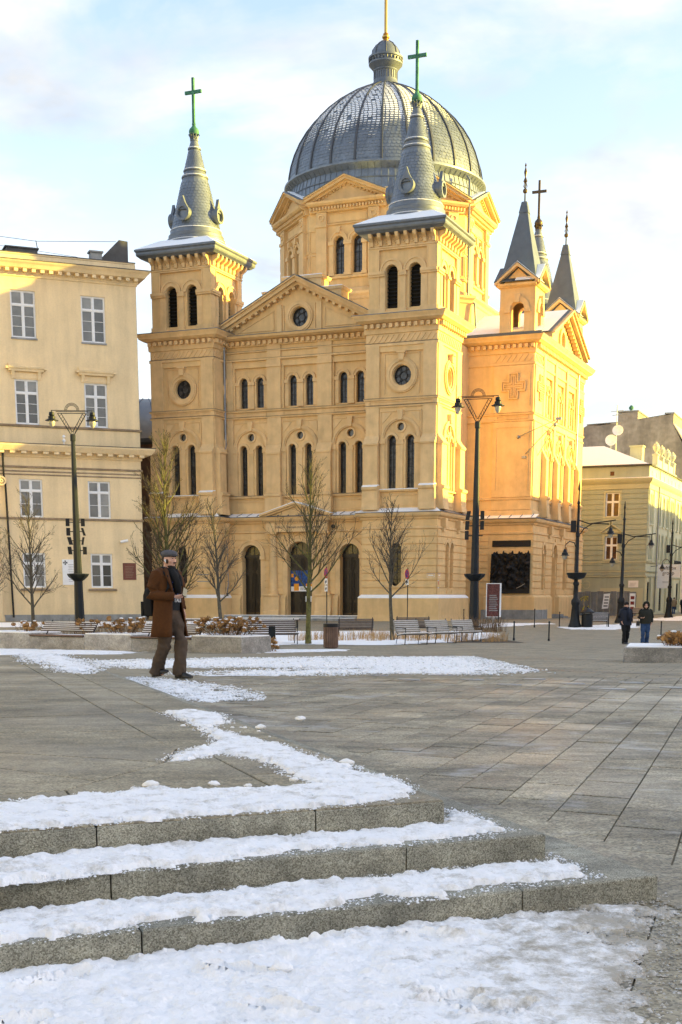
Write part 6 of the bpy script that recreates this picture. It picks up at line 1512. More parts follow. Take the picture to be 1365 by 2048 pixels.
for a, b in ((4.4, 7.1), (7.9, 10.9), (11.7, 14.6)): GS.box(mb, a, b, 15.3, 15.95, -.3, .06)
for k in range(8): GS.box(mb, 1.6+k*2.6-.25, 1.6+k*2.6+.25, 14.1, 14.55, -.02, .05)
mb.build('street_front_mouldings', 'render_cream_green', gre)
for s_ in (4.0, 7.5, 11.3, 15.0):
    p = GS.p(s_, 0, -.13); mb = MB(); mb.lathe([(.12, 16.45), (.24, 16.5), (.1, 16.65), (.16, 16.75), (.34, 17.05), (.36, 17.25), (.24, 17.4), (.28, 17.46), (.1, 17.56), (.06, 17.7)], 14, p.x, p.y); mb.build('roof_urn', 'render_cream_green', gre, smooth=40)
mb = MB(); mb.tube([GS.p(5.4, 14.9, .2), GS.p(5.4, .2, .2)], .07, 6); mb.build('downpipe', 'galvanised', gre)
mb = MB(); GS.box(mb, 11.2, 16.4, 4.7, 4.85, 0, 1.2)
for k in range(27): q = 11.25 + k*.195; GS.box(mb, q-.012, q+.012, 4.85, 5.75, 1.15, 1.175)
GS.box(mb, 11.2, 16.4, 5.75, 5.8, 1.13, 1.19); mb.build('balcony', 'iron', gre)
mb = MB(); GF.box(mb, -1.7, -.66, 2.82, 3.52, 0, .04); o = mb.build('notice_board', 'white_paint', gre)
mb = MB()
for k in range(4): GF.box(mb, -1.55, -.85-.06*k, 3.25-.1*k, 3.28-.1*k, .035, .046)
mb.build('notice_print', 'concrete_grey', o)
mb = MB(); GF.box(mb, -4.6, -.15, 0, 2.75, -.02, .02); mb.build('paint_patch', 'render_green_pale', gre)
mb = MB(); GF.ring(mb, -6.1, 3.1, .36, .42, .0, .05, 0, 360, 20); GF.box(mb, -6.7, -5.5, 3.08, 3.12, 0, .045); mb.build('round_emblem', 'render_green_pale', gre)
# projecting shop sign
mb = MB(); mb.box(1.0, 2.75, 4.0, 4.15, 3.0, 5.2); mb.box(2.75, 4.2, 4.0, 4.15, 4.15, 5.2)
sg = thing('projecting_sign', 'white rectangular projecting sign with grey lettering on green street front', 'sign', (0, 0, 0), 0)
Mx = gre.matrix_basis if False else Matrix.Translation((31.45, 140, 0)) @ Matrix.Rotation(R(-22.5), 4, 'Z')
sg.location = Mx @ Vector((0, 0, 0)); sg.rotation_euler = (0, 0, R(-22.5))
def sgb(x0, x1, z0, z1, y, m, name):
    return MB().box(x0, x1, y, y+.1, z0, z1).build(name, m, sg)
sgb(.75, 2.05, 2.75, 5.2, 3.0, 'white_paint', 'sign_panel'); sgb(2.05, 3.1, 3.85, 5.2, 3.0, 'white_paint', 'sign_panel'); MB().tube([(0, 3.05, 5.0), (3.1, 3.05, 5.25)], .03, 4).build('sign_arm', 'iron', sg)
text('softbox\ngroup', .52, 'black_plate', sg, (1.88, 2.985, 4.56), (R(90), 0, 0), .008)
mb = MB(); mb.box(1.3, 1.95, 2.985, 2.998, 3.4, 3.43); mb.box(1.3, 1.9, 2.985, 2.998, 3.3, 3.33); mb.build('sign_print', 'concrete_grey', sg)
# ------------------------------------------------------------------ grey tenement behind it, tenement farther down the street
gry = thing('grey_tenement', 'tall tenement with bare blotchy grey gable wall behind green house', 'building', tuple(Mx @ Vector((0, 24.3, 0))), R(-22.5))
mb = MB()
prof_ = [(0, 0), (0, 18.6), (-1.7, 21.7), (-1.7, 23.0), (-2.6, 22.85), (-5.9, 22.45), (-5.9, 23.45), (-8.25, 23.35), (-8.25, 22.25), (-10.6, 22.05), (-11.8, 22.15), (-12.6, 21.8), (-26, 21.0), (-26, 0)]
mb.extr([(x, 0, z) for x, z in prof_], (0, 16, 0)); mb.build('wall', 'render_grey', gry)
mb = MB(); mb.box(-8.35, -5.8, -.06, 16.05, 23.45, 23.6); mb.box(-2.75, -1.6, -.06, 16.05, 22.98, 23.15); mb.extr([(-12, -.05, 22.16), (-8.26, -.05, 22.28), (-8.26, -.05, 22.38), (-12, -.05, 22.26)], (0, 16.1, 0)); mb.extr([(-5.89, -.05, 22.46), (-2.62, -.05, 22.86), (-2.62, -.05, 22.96), (-5.89, -.05, 22.56)], (0, 16.1, 0)); mb.build('coping', 'concrete_grey', gry)
mb = MB(); mb.extr([(.35, -.02, 18.5), (-1.68, -.02, 21.72), (-1.68, -.02, 21.95), (.45, -.02, 18.7)], (0, 16.1, 0)); mb.box(.0, .35, -.05, 16.1, 18.2, 18.6); mb.build('mansard_roof', 'house_plain', gry)
mb = MB(); mb.lathe([(.12, 23.6), (.12, 23.8), (.28, 23.85), (.28, 24.1), (.1, 24.3)], 10, -6.9, 1.0); mb.build('chimney_cowl', 'copper_green', gry)
FS = Fc((0, 0, 0), (0, 1, 0), (1, 0, 0))
for s_ in (2, 5.2, 8.4, 11.6, 14.4):
    for a in (2.2, 6.3, 10.2, 14.0):
        mb = MB(); frame4(FS, mb, s_-.65, s_+.65, a, a+2.3, .12, -.02, .1); o = mb.build('window', 'white_paint', gry); mb = MB(); FS.box(mb, s_-.55, s_+.55, a+.1, a+2.2, -.02, .03); mb.build('pane', 'glass_house', o)
MB().box(0, .03, 0, 16, 0, 18.3).build('street_front', 'house_plain', gry)
def block(name, label, loc, rz, w_, d_, h, m, nfl, nb, group=None, roof='roof_tar', faces=((0, -1),)):
    t = thing(name, label, 'building', loc, rz, group)
    mb = MB(); mb.box(0, w_, 0, d_, 0, h); mb.build('wall', m, t)
    mb = MB(); mb.polyring(rect(0, w_, 0, d_), [(0, h-.6), (.3, h-.4), (.5, h-.1), (.5, h), (0, h+.05)]); mb.build('cornice', m, t)
    mb = MB(); mb.loft([[(0, 0, h+.05), (w_, 0, h+.05), (w_, d_, h+.05), (0, d_, h+.05)], [(w_*.1, d_*.4, h+2), (w_*.9, d_*.4, h+2), (w_*.9, d_*.6, h+2), (w_*.1, d_*.6, h+2)]]); mb.build('roof', roof, t)
    F = Fc((0, 0, 0), (1, 0, 0), (0, -1, 0)); mef = shared('bwin%s' % m, lambda: (lambda q: (frame4(Fc((0,0,0),(1,0,0),(0,-1,0)), q, -.6, .6, 0, 1.9, .1, -.02, .1), q)[1])(MB()).mesh('window', 'white_paint')); mep = shared('bpane', lambda: MB().box(-.5, .5, -.03, .02, .1, 1.8).mesh('pane', 'glass_house'))
    for i in range(nb):
        for j in range(nfl):
            o = link('window', mef, t, (w_*(i+.5)/nb, 0, 1.2 + j*(h-1)/nfl)); link('pane', mep, o, (0, 0, 0))
    return t
block('far_tenement', 'cream tenement at far right end of the street beyond the grey one', tuple(Mx @ Vector((-12, 41, 0))), R(-22.5), 12.4, 30, 17, 'house_plain', 4, 4)
# houses on the near side of the street and on the east side of the square; they throw the long shade over it
MC = Matrix.Translation((-4.173, 110.933, 0)) @ Matrix.Rotation(R(-22.5), 4, 'Z')
SHG = 'tenements along the sunny side of the square'
block('street_tenement', 'plain tenement across the street from the church flank', tuple(MC @ Vector((40, 75, 0))), R(-22.5-90), 70, 14, 13.6, 'house_plain', 3, 18)
block('square_tenement', 'plain tenement on the east side of the square', tuple((62.0, 95.0, 0)), R(-90), 107, 14, 15.5, 'house_plain', 4, 27)
block('square_tenement', 'plain tenement on the south east side of the square', tuple((61.0, -14.0, 0)), R(-112.5), 60, 14, 16.5, 'house_plain', 4, 16)

block('square_tenement', 'plain sunlit tenement on the west side of the square', (-62.0, 8.0, 0), R(90), 68, 14, 17.0, 'house_plain', 4, 18)  # unseen west and south-west houses, added to bounce sunlight onto the church front
block('square_tenement', 'plain tenement on the south west side of the square behind the viewer', (-10.0, -42.0, 0), R(140), 70, 14, 17.0, 'house_plain', 4, 18)
# ------------------------------------------------------------------ square furniture
def lyre_lamp(loc, label, rz, H, letters):
    t = thing('plaza_lamp', label, 'street lamp', loc, rz, 'tall lyre-headed lamps of the square')
    a, b = .8765*H, .966*H
    mb = MB(); mb.lathe([(.33, 0), (.33, .05), (.30, .06), (.24, 3.0), (.115, a-.35)], 8); mb.lathe([(.125, a-.4), (.155, a-.36), (.155, a-.05), (.09, a)], 8); mb.build('pole', 'iron_blue', t)
    z = 3.05
    mb = MB(); mb.lathe([(.2, z-.24), (.34, z-.15), (.54, z+.02), (.62, z+.14), (.62, z+.2), (.2, z+.22)], 8); mb.build('collar_bowl', 'iron_blue', t)
    mb = MB()
    for s_ in (-1, 1):
        mb.tube([(s_*.05, 0, a-.1), (s_*.80, 0, b)], .028, 6); mb.tube([(s_*.01, 0, a+.12), (s_*.60, 0, b)], .02, 5)
        for q in range(8):
            f = q/8; mb.tube([(s_*(.05+.75*f), 0, a-.1+(b-a+.1)*f), (s_*(.01+.59*min(1, f+.08)), 0, a+.12+(b-a-.12)*min(1, f+.08))], .011, 4)
    mb.tube([(-.76, 0, b), (.76, 0, b)], .022, 6); mb.tube([(-.9, 0, b+.09), (.9, 0, b+.09)], .022, 6); mb.tube([(-1.16, 0, b+.15), (1.16, 0, b+.15)], .02, 6)
    for r_ in (.40, .34, .28): mb.tube([(r_*math.cos(math.pi*i/14), 0, b+.15+r_*math.sin(math.pi*i/14)) for i in range(15)], .017, 5)
    mb.build('lyre_frame', 'iron', t)
    for s_ in (-1, 1):
        x = s_*1.13
        mb = MB(); mb.lathe([(.03, b+.15), (.03, b+.08), (.14, b+.05), (.16, b-.1), (.12, b-.13), (.2, b-.18), (.2, b-.3), (.37, b-.38), (.37, b-.41), (.18, b-.4)], 16, x, 0); l_ = mb.build('lantern', 'iron', t, smooth=30)
        mb = MB(); mb.lathe([(.17, b-.39), (.185, b-.48), (.165, b-.6), (.09, b-.75), (.02, b-.8)], 14, x, 0); mb.build('glass_globe', 'lamp_glass', l_, smooth=40)
    for (z0, quads) in letters:
        mb = MB()
        for q in quads: mb.extr([(x, -.1, z0+z_) for x, z_ in q], (0, .06, 0))
        mb.build('letter', 'black_plate', t)
    if letters:
        mb = MB()
        for (z0, quads) in letters: mb.box(-.46, .42, -.09, -.06, z0+.2, z0+.25)
        mb.build('letter_bracket', 'iron', t)
    return t
def stroke(x0, x1, lean=0.0, h=.43, w=.22): return [(x0, 0), (x0+w, 0), (x0+w+lean, h), (x0+lean, h)]
lyre_lamp((-15.15, 78.0, 0), 'tall dark lamp with hoop and two lanterns in front of cream palace', R(5), 12.5,
          [(5.9, [stroke(-.58, 0), stroke(.28, 0)]), (5.38, [stroke(-.56, 0), stroke(.40, 0, -.14, w=.14)]), (4.87, [stroke(-.42, 0, -.12), stroke(.26, 0, .08, w=.12)]), (4.33, [stroke(-.48, 0, -.05), stroke(.34, 0)])])
lyre_lamp((7.7, 78.0, 0), 'tall dark lamp with hoop and two lanterns in front of church transept', R(-14), 13.3,
          [(6.25, [stroke(-.58, 0, .09, .5), stroke(.28, 0, 0, .5)]), (5.7, [stroke(-.6, 0, .03, .5), stroke(.27, 0, 0, .5)]), (5.15, [stroke(-.6, 0, 0, .5)])])

def street_lamp(loc, label, rz, H):
    t = thing('street_lamp', label, 'street lamp', loc, rz, 'cast iron lamps along the street'); k = H/9.0
    mb = MB(); mb.lathe([(.42, 0), (.42, .12), (.34, .3), (.28, .6), (.22, 1.4), (.27, 1.5), (.27, 1.7), (.15, 1.9), (.14, 2.6), (.19, 2.7), (.19, 2.8), (.12, 2.9), (.10, 5.6*k), (.14, 5.65*k), (.14, 5.8*k), (.085, 5.9*k), (.075, 7.6*k), (.11, 7.65*k), (.06, 7.8*k), (.05, 8.4*k), (.08, 8.5*k), (.02, 9.0*k)], 14); mb.build('post', 'iron', t, smooth=35)
    if 'planter bowl' in label:
        mb = MB(); mb.lathe([(.2, 3.0), (.5, 3.1), (.62, 3.35), (.62, 3.42), (.2, 3.44)], 16); mb.build('planter_bowl', 'iron', t, smooth=35)
    mb = MB(); mb.tube([(.08, 0, 6.6*k), (.7, 0, 6.4*k), (1.5, 0, 6.5*k), (2.3, 0, 6.62*k)], .04, 6); mb.tube([(.08, 0, 5.7*k), (.35, 0, 6.1*k), (.9, 0, 6.42*k), (1.9, 0, 6.38*k)], .035, 6); mb.tube([(2.0, 0, 6.58*k), (2.0, 0, 6.1*k)], .03, 5)
    mb.tube([(-.1, 0, 5.0*k), (-.2, 0, 5.25*k), (-.5, 0, 5.35*k), (-.72, 0, 5.15*k), (-.76, 0, 4.8*k)], .035, 6); mb.build('arm', 'iron', t)
    for x, z in ((2.0, 6.1*k), (-.76, 4.8*k)):
        mb = MB(); mb.lathe([(.03, z+.1), (.1, z), (.12, z-.1), (.19, z-.16), (.2, z-.26), (.3, z-.33), (.17, z-.33)], 14, x, 0); l_ = mb.build('lantern', 'iron', t, smooth=30)
        mb = MB(); mb.lathe([(.16, z-.33), (.16, z-.42), (.1, z-.54), (.02, z-.58)], 12, x, 0); mb.build('glass_globe', 'lamp_glass', l_, smooth=40)
    mb = MB(); mb.box(-.45, -.12, -.15, .15, 5.9*k, 6.6*k); mb.build('cabinet', 'black_plate', t)
    return t
street_lamp((14.8, 85.1, 0), 'cast iron street lamp with planter bowl beside the church corner', R(-8), 9.0)
street_lamp((20.85, 100.4, 0), 'cast iron street lamp standing before the green house gable', R(-8), 8.8)
street_lamp((29.75, 122.3, 0), 'farthest cast iron street lamp, by the projecting sign', R(-8), 8.8)

# posts in the pavement
def bollard(loc, label, h=.88):
    t = MB(); t.lathe([(.05, 0), (.05, h*.12), (.032, h*.14), (.03, h*.9), (.045, h*.92), (.04, h*.97), (.01, h)], 10)
    return tag(t.build('bollard', 'iron', None, loc, smooth=40), label, 'bollard', 'slim black bollards')
for loc, lb, h in (((7.89, 61.24, 0.01), 'slim black bollard nearest the three pale benches', .88), ((9.28, 59.9, .03), 'slim black bollard midway between benches and the two walkers', .88), ((10.44, 89.2, 0), 'slim black bollard in front of red information stand', 1.2), ((12.43, 86.4, 0), 'slim black bollard at the stone plinth corner of transept', 1.2), ((16.93, 85.1, 0), 'slim black bollard between street bench and navy walker', .9), ((15.73, 66.0, 0), 'slim black bollard right of the olive-coated walker', .8), ((8.55, 93.7, 0), 'slim black bollard by church tower corner behind pale benches', 1.1), ((14.05, 86.5, 0), 'slim black bollard beside planter bowl street lamp', 1.0)):
    bollard(loc, lb, h)
sq = MB().box(-.12, .12, -.12, .12, 0, .7).box(-.11, .11, -.11, .11, .7, .73)
tag(sq.build('square_bollard', 'iron_blue', None, (-2.5, 48.7, .21)), 'square blue-black post beside grey slatted bench', 'bollard')

# waste bins
t = thing('wooden_bin', 'round waste bin clad in brown wooden slats', 'waste bin', (-.35, 46.15, .24))
me_sl = MB().box(-.028, .028, -.012, .012, .04, .74).mesh('slat', 'bin_wood')
for k in range(22): a = 2*math.pi*k/22; link('slat', me_sl, t, (.245*math.cos(a), .245*math.sin(a), 0), (0, 0, a + R(90)))
MB().lathe([(.22, .02), (.235, .05), (.235, .72)], 20).build('liner', 'black_plate', t); MB().lathe([(.25, .72), (.262, .73), (.262, .84), (.24, .85), (.16, .84)], 22).build('rim', 'iron', t, smooth=30)
t = thing('roofed_bin', 'dark round litter bin with conical lid beside street lamp', 'waste bin', (15.55, 85.0, 0))
MB().lathe([(.33, 0), (.36, .1), (.36, .85), (.3, .88)], 18).build('body', 'iron', t, smooth=30); MB().lathe([(.46, .95), (.46, 1.0), (.2, 1.18), (.05, 1.25), (.03, 1.32)], 18).build('lid', 'iron', t, smooth=30)
mb = MB()
for k in range(4): a = R(90*k+45); mb.tube([(.33*math.cos(a), .33*math.sin(a), .85), (.36*math.cos(a), .36*math.sin(a), .97)], .025, 5)
mb.build('lid_posts', 'iron', t)

# benches
def bench(loc, rz, label, W_=1.2, wood='bench_pale', frame='iron', snow_=True, back=.46, group=None, arms=True):
    """faces -y locally"""
    t = thing('bench', label, 'bench', loc, rz, group)
    ms = shared('slat%s%.2f' % (wood, W_), lambda: MB().box(-W_/2, W_/2, -.027, .027, -.015, .015).mesh('slat', wood)); msn = shared('sl_snow%.2f' % W_, lambda: MB().loft([[(-W_/2+.02, -.022, .0), (W_/2-.02, -.022, 0), (W_/2-.02, .022, 0), (-W_/2+.02, .022, 0)], [(-W_/2+.05, -.02, .02), (W_/2-.05, -.02, .02), (W_/2-.05, .02, .02), (-W_/2+.05, .02, .02)]]).mesh('slat_snow', 'snow'))
    for k in range(6):
        o = link('slat', ms, t, (0, -.26 + k*.088, .44 - .012*k))
        if snow_: tag(link('slat_snow', msn, o, (0, 0, .0155)), kind='stuff')
    for k in range(6):
        o = link('slat', ms, t, (0, .24 + k*.032, .50 + k*back/6), (R(72), 0, 0))
        if snow_: tag(link('slat_snow', msn, o, (0, .036, .0), (R(-75), 0, 0), (1, .8, .6)), kind='stuff')
    for s_ in (-1, 1):
        x = s_*(W_/2-.06)
        mb = MB(); mb.tube([(x, -.22, 0), (x, -.27, .42), (x, .2, .36), (x, .45, .50+back+.02)], .02, 6); mb.tube([(x, -.22, .01), (x, .30, .01), (x, .2, .38)], .02, 6)
        if arms: mb.tube([(x, -.25, .40), (x, -.27, .64), (x, .31, .66)], .018, 6)
        mb.build('leg_frame', frame, t)
    return t
BG = 'pale benches facing the square'
bench((2.75, 51.8, .16), R(38), 'pale slatted bench nearest the wooden bin, left of three', 1.25, group=BG)
bench((4.1, 54.4, .12), R(38), 'pale slatted bench in the middle of three in a row', 1.25, group=BG)
bench((5.45, 57.8, .07), R(38), 'pale slatted bench at foot of right plaza lamp, right of three', 1.25, group=BG)
bench((-2.6, 51.6, .17), R(14), 'long dark slatted bench with snow behind square post', 1.9, 'bench_wood', group='dark benches')
bench((.7, 66, 0), R(184), 'dark bench seen from behind in grasses right of wooden bin', 1.75, 'bench_wood', snow_=False, group='dark benches')
bench((3.75, 70, 0), R(176), 'dark bench seen from behind beyond the pale benches', 1.75, 'bench_wood', snow_=False, group='dark benches')
bench((16.5, 86.3, 0), R(-20), 'small dark bench between roofed bin and tin fence', 1.3, 'bench_wood', group='dark benches')
bench((26.9, 123.0, 0), R(-60), 'dark bench at foot of farthest street lamp', 1.6, 'bench_wood', group='dark benches')
# low rail with snow in front of the church
t = thing('low_rail', 'long low dark rail topped with snow before the church doors', 'railing', (-7.0, 86.4, 0), R(-3))
MB().box(-4.4, 4.4, -.2, .2, .46, .52).build('top_board', 'bench_wood', t)
tag(MB().box(-4.3, 4.3, -.18, .18, .52, .57).build('board_snow', 'snow', t), kind='stuff')
for k in range(8): MB().box(-.05, .05, -.15, .15, 0, .46).build('post', 'iron', t, (-4.2 + k*1.2, 0, 0))

# ------------------------------------------------------------------ planters
def heads_me(seed, r=.085):
    random.seed(seed); mb = MB()
    for k in range(34):
        v = Vector((random.gauss(0, 1), random.gauss(0, 1), random.gauss(0, 1))).normalized()
        p = v*r*random.uniform(.75, 1.05); a = v.cross(Vector((.3, .5, .8))).normalized(); b = v.cross(a); w_ = r*.30
        tl = v*random.uniform(-.3, .3)*w_
        mb.add([p+a*w_+tl, p+b*w_, p-a*w_-tl, p-b*w_], [(0, 1, 2, 3)])
    mb.ball((0, 0, 0), r*.62, 6, 5)
    return mb.mesh('flower_head', 'dry_flower')
HM = [heads_me(i) for i in range(4)]
def hydrangea(loc, n, rx, ry, h, label, seed):
    random.seed(seed); t = thing('dried_hydrangea', label, 'plant', loc, 0, 'dried hydrangeas in the planters'); st = MB(); le = MB(); sn = MB()
    for k in range(n):
        x, y = random.gauss(0, rx*.5), random.gauss(0, ry*.5); x = max(-rx, min(rx, x)); z = h*random.uniform(.35, 1.0)
        p = Vector((x, y, z)); s = random.uniform(.75, 1.3)
        link('flower_head', HM[k % 4], t, p, (random.uniform(-.4, .4), random.uniform(-.4, .4), random.uniform(0, 6)), (s, s, s*.8))
        st.tube([(x*.5, y*.5, -.05), (x*.8, y*.8, z*.6), p], [.008, .007, .005], 4, cap=False)
        if random.random() < .35: sn.ball(p + Vector((0, 0, .055*s)), .055*s, 7, 5, 1, 1, .4)
        for q in range(2):
            c = Vector((x*random.uniform(.5, 1), y*random.uniform(.5, 1), z*random.uniform(.2, .8))); a = random.uniform(0, 6.28); d1 = Vector((math.cos(a), math.sin(a), random.uniform(-.5, .3)))*.06; d2 = Vector((-math.sin(a), math.cos(a), .2))*.03
            le.add([c-d1, c+d2, c+d1, c-d2], [(0, 1, 2, 3)])
    st.build('stems', 'dry_stem', t); tag(le.build('withered_leaves', 'dry_flower', t), kind='stuff')
    if sn.v: tag(sn.build('head_snow', 'snow', t), kind='stuff')
    return t
PA, PB_ = Vector((-12.6, 46.15)), Vector((-3.0, 40.4))
pd = (PB_ - PA).normalized(); prz = math.atan2(pd.y, pd.x); PLn = (PB_-PA).length
t = thing('long_planter', 'long low granite planter edged with bench seats left of the walking man', 'planter', (PA.x, PA.y, .30), prz)
def onplan(s, d, z=0): 
    q = PA + pd*s + Vector((-pd.y, pd.x))*d; return (q.x, q.y, .30 + z)
segs = [(0, 2.55, 0), (2.55, 4.95, 1), (4.95, 6.9, 0), (6.9, 9.3, 1), (9.3, PLn, 0)]
for a, b, k in segs:
    zt = .50 if not k else .40
    mb = MB(); mb.loft([[(x, y, -.15) for x, y in inset([(a, 0), (b, 0), (b, 1.6), (a, 1.6)], .004)], [(x, y, zt-.012) for x, y in inset([(a, 0), (b, 0), (b, 1.6), (a, 1.6)], .004)], [(x, y, zt) for x, y in inset([(a, 0), (b, 0), (b, 1.6), (a, 1.6)], .014)]]); mb.build('granite_block', 'planter_granite', t)
    if k:
        for q in range(4): MB().box(a+.02, b-.02, -.06+q*.13, .05+q*.13, .425, .46).build('seat_slat', 'bin_wood', t)
        MB().box(a+.05, b-.05, -.03, .4, .402, .425).build('seat_frame', 'iron', t)
        for q in range(5):
            MB().box(a+.05, b-.05, .50+.06*q, .53+.06*q, .56+.062*q, .60+.062*q).build('back_slat', 'bench_wood', t)
            tag(MB().box(a+.07, b-.07, .495+.06*q, .535+.06*q, .601+.062*q, .618+.062*q).build('slat_snow', 'snow', t), kind='stuff')
        for x in (a+.3, b-.08): MB().tube([(x, .48, .42), (x, .84, .92)], .022, 5).build('back_bracket', 'iron', t)
    tag(MB().box(a+.03, b-.03, .03 if not k else .42, 1.55, zt+.001, zt+.035).build('planter_snow', 'snow', t), kind='stuff')
for s, n, rx, h, lb, sd_ in ((6.0, 44, .8, .52, 'brown dried hydrangea between the two planter benches', 41), (10.25, 90, 1.05, .55, 'dense brown dried hydrangea at right end of long planter', 43), (1.8, 16, .5, .36, 'sparse dried hydrangea beside leftmost thin tree', 44), (8.2, 10, .6, .5, 'few dried hydrangea heads behind the walking man', 46), (4.6, 8, .5, .45, 'few dried hydrangea heads behind left planter bench', 47)):
    hydrangea(onplan(s, .75, .5), n, rx, .45, h, lb, sd_)
hydrangea((-2.3, 42.3, .28), 26, .35, .5, .4, 'small dried hydrangea drooping past the planter end', 48)
t = thing('right_planter', 'low grey granite planter at right edge of the square', 'planter', (5.85, 27.75, .67), R(-14))
slab('granite_block', [(0, 0), (2.6, 0), (2.6, 2.2), (0, 2.2)], -.1, .315, 'planter_granite', t, gap=.003, ch=.012)
for a, b in ((2.6, 5.0), (5.0, 7.4)): slab('granite_block', [(a, 0), (b, 0), (b, 2.2), (a, 2.2)], -.1, .315, 'planter_granite', t, gap=.003, ch=.012)
tag(MB().box(.06, 7.3, .06, 2.1, .316, .335).build('planter_snow', 'snow', t), kind='stuff')
hydrangea((7.02, 28.2, .99), 20, .36, .4, .26, 'brown dried hydrangea in the right planter', 51); hydrangea((7.8, 28.0, .99), 40, .5, .4, .3, 'brown dried hydrangea at far right of right planter', 52)
mb = MB(); mb.box(1.15, 1.6, .9, 1.3, .31, .56); mb.build('dark_box', 'black_plate', t)

# ------------------------------------------------------------------ bare trees
def tree(loc, H, r0, first, spread, seed, label, moss=False, nmain=34, lean=(0, 0), stems=1, subs=1.0):
    random.seed(seed); t = thing('bare_tree', label, 'tree', loc, 0, 'young bare trees of the square')
    tm, wm = ('bark_moss', 'twig_moss') if moss else ('bark', 'twig')
    tr_ = MB(); cr = MB(); lb_ = MB()
    def rv(s): return Vector((random.uniform(-s, s), random.uniform(-s, s), random.uniform(-s, s)))
    def branch(p, d, L, r, lev):
        n = 5 if lev == 0 else (4 if lev == 1 else 3); pts = [p]; q = p.copy(); dd = d.copy()
        for i in range(n):
            dd = (dd + rv(.13) + Vector((0, 0, .10 if lev < 2 else .05))).normalized(); q = q + dd*L/n; pts.append(q.copy())
        rad = [max(.0040, r*(1 - .8*i/n)) for i in range(n+1)]
        (lb_ if lev == 0 else cr).tube(pts, rad, 5 if lev == 0 else 3, cap=False)
        if lev >= 3: return
        k = int(([8, 5, 3][lev])*subs*max(.6, min(1.3, L/1.5)))
        for i in range(k):
            f = random.uniform(.18, .98); j = min(n-1, int(f*n)); b = pts[j].lerp(pts[j+1], f*n - j)
            ax = (pts[j+1]-pts[j]).normalized(); side = rv(1); side = (side - ax*side.dot(ax)).normalized()
            nd = (ax*random.uniform(.75, 1.1) + side*random.uniform(.45, .8)).normalized()
            branch(b, nd, L*random.uniform(.28, .5)*(1.15 - .4*f), r*.5*(1-.5*f), lev+1)
    n = 14; pts = []; q = Vector((0, 0, -.1)); d = Vector((lean[0], lean[1], 1)).normalized()
    for i in range(n+1):
        pts.append(q.copy()); d = (d + Vector((random.uniform(-.04, .04), random.uniform(-.04, .04), .06))).normalized(); q = q + d*H*.96/n
    tr_.tube(pts, [r0*1.25] + [max(.008, r0*(1 - .93*(i/n)**.85)) for i in range(1, n+1)], 9, cap=False)
    for k in range(nmain):
        f = first + (1-first)*((k+random.random())/nmain)**1.05*.97; j = min(n-1, int(f*n)); b = pts[j].lerp(pts[j+1], f*n - j)
        a = k*2.4 + random.uniform(-.5, .5); el = R(random.uniform(30, 50) + 22*f)
        dv_ = Vector((math.cos(a)*math.cos(el), math.sin(a)*math.cos(el), math.sin(el)))
        L = H*spread*(1.12 - .85*(f-first)/(1-first))*random.uniform(.7, 1.1)
        branch(b, dv_, L, r0*.40*(1-.55*f), 0)
    tr_.build('trunk', tm, t, smooth=50); lb_.build('limbs', tm, t); cr.build('crown', wm, t)
    return t
tree((-10.68, 46.6, .25), 5.3, .085, .27, .34, 61, 'slim bare tree before left lamp and palace', nmain=26)
tree((-12.9, 48.5, .22), 5.0, .08, .25, .38, 62, 'bare tree cut off by left picture edge', nmain=26)
tree((-6.45, 51.0, .18), 8.0, .13, .17, .33, 63, 'largest bushy bare tree, mossy, behind the walking man', moss=True, nmain=46, subs=1.15)
tree((-5.85, 66.0, 0), 6.9, .12, .26, .32, 64, 'bare tree with low fork left of the church doors', nmain=30, lean=(-.06, 0))
tree((-1.27, 52.0, .17), 7.15, .115, .28, .34, 65, 'bare mossy tree before the middle church door', moss=True, nmain=30)
tree((2.24, 58.6, .06), 6.3, .105, .32, .33, 66, 'bare tree before right tower podium', nmain=28)

# ------------------------------------------------------------------ grasses and dry shrubs
def blades(name, spots, m, label, cat):
    random.seed(len(spots)*7); mb = MB()
    for (x, y, n, sx, sy, h, w_) in spots:
        for k in range(n):
            px, py = x + random.uniform(-sx, sx), y + random.uniform(-sy, sy); a = random.uniform(0, 6.28); hh = h*random.uniform(.55, 1.1); ln = random.uniform(.05, .75)*hh
            z = g(py); d1 = Vector((math.cos(a), math.sin(a), 0)); s_ = Vector((-d1.y, d1.x, 0))*w_
            p0, p1, p2 = Vector((px, py, z)), Vector((px, py, z+hh*.6)) + d1*ln*.35, Vector((px, py, z+hh*random.uniform(.75, 1.0))) + d1*ln
            mb.add([p0-s_, p0+s_, p1+s_*.8, p1-s_*.8, p2], [(0, 1, 2, 3), (3, 2, 4)])
    return tag(mb.build(name, m), label, cat, kind='stuff')
blades('ornamental_grass', [(-1.9 + .55*k, 57 + (k % 3)*1.6, 95, .34, .7, .62, .006) for k in range(17)] + [(1.2+.5*k, 62.5, 80, .36, .7, .6, .006) for k in range(8)], 'dry_grass', 'straw coloured ornamental grasses around the benches', 'grass')
blades('dry_shrubs', [(-13.8 + .6*k, 60+(k % 4)*1.2, 70, .5, 1.2, 1.15, .006) for k in range(12)] + [(6.9+.4*k, 74+k*.5, 80, .4, 1.0, 1.1, .007) for k in range(6)] + [(-8.0+.7*k, 70, 50, .4, .5, .7, .008) for k in range(6)], 'dry_stem', 'dry brown twiggy shrubs along the beds', 'shrub')
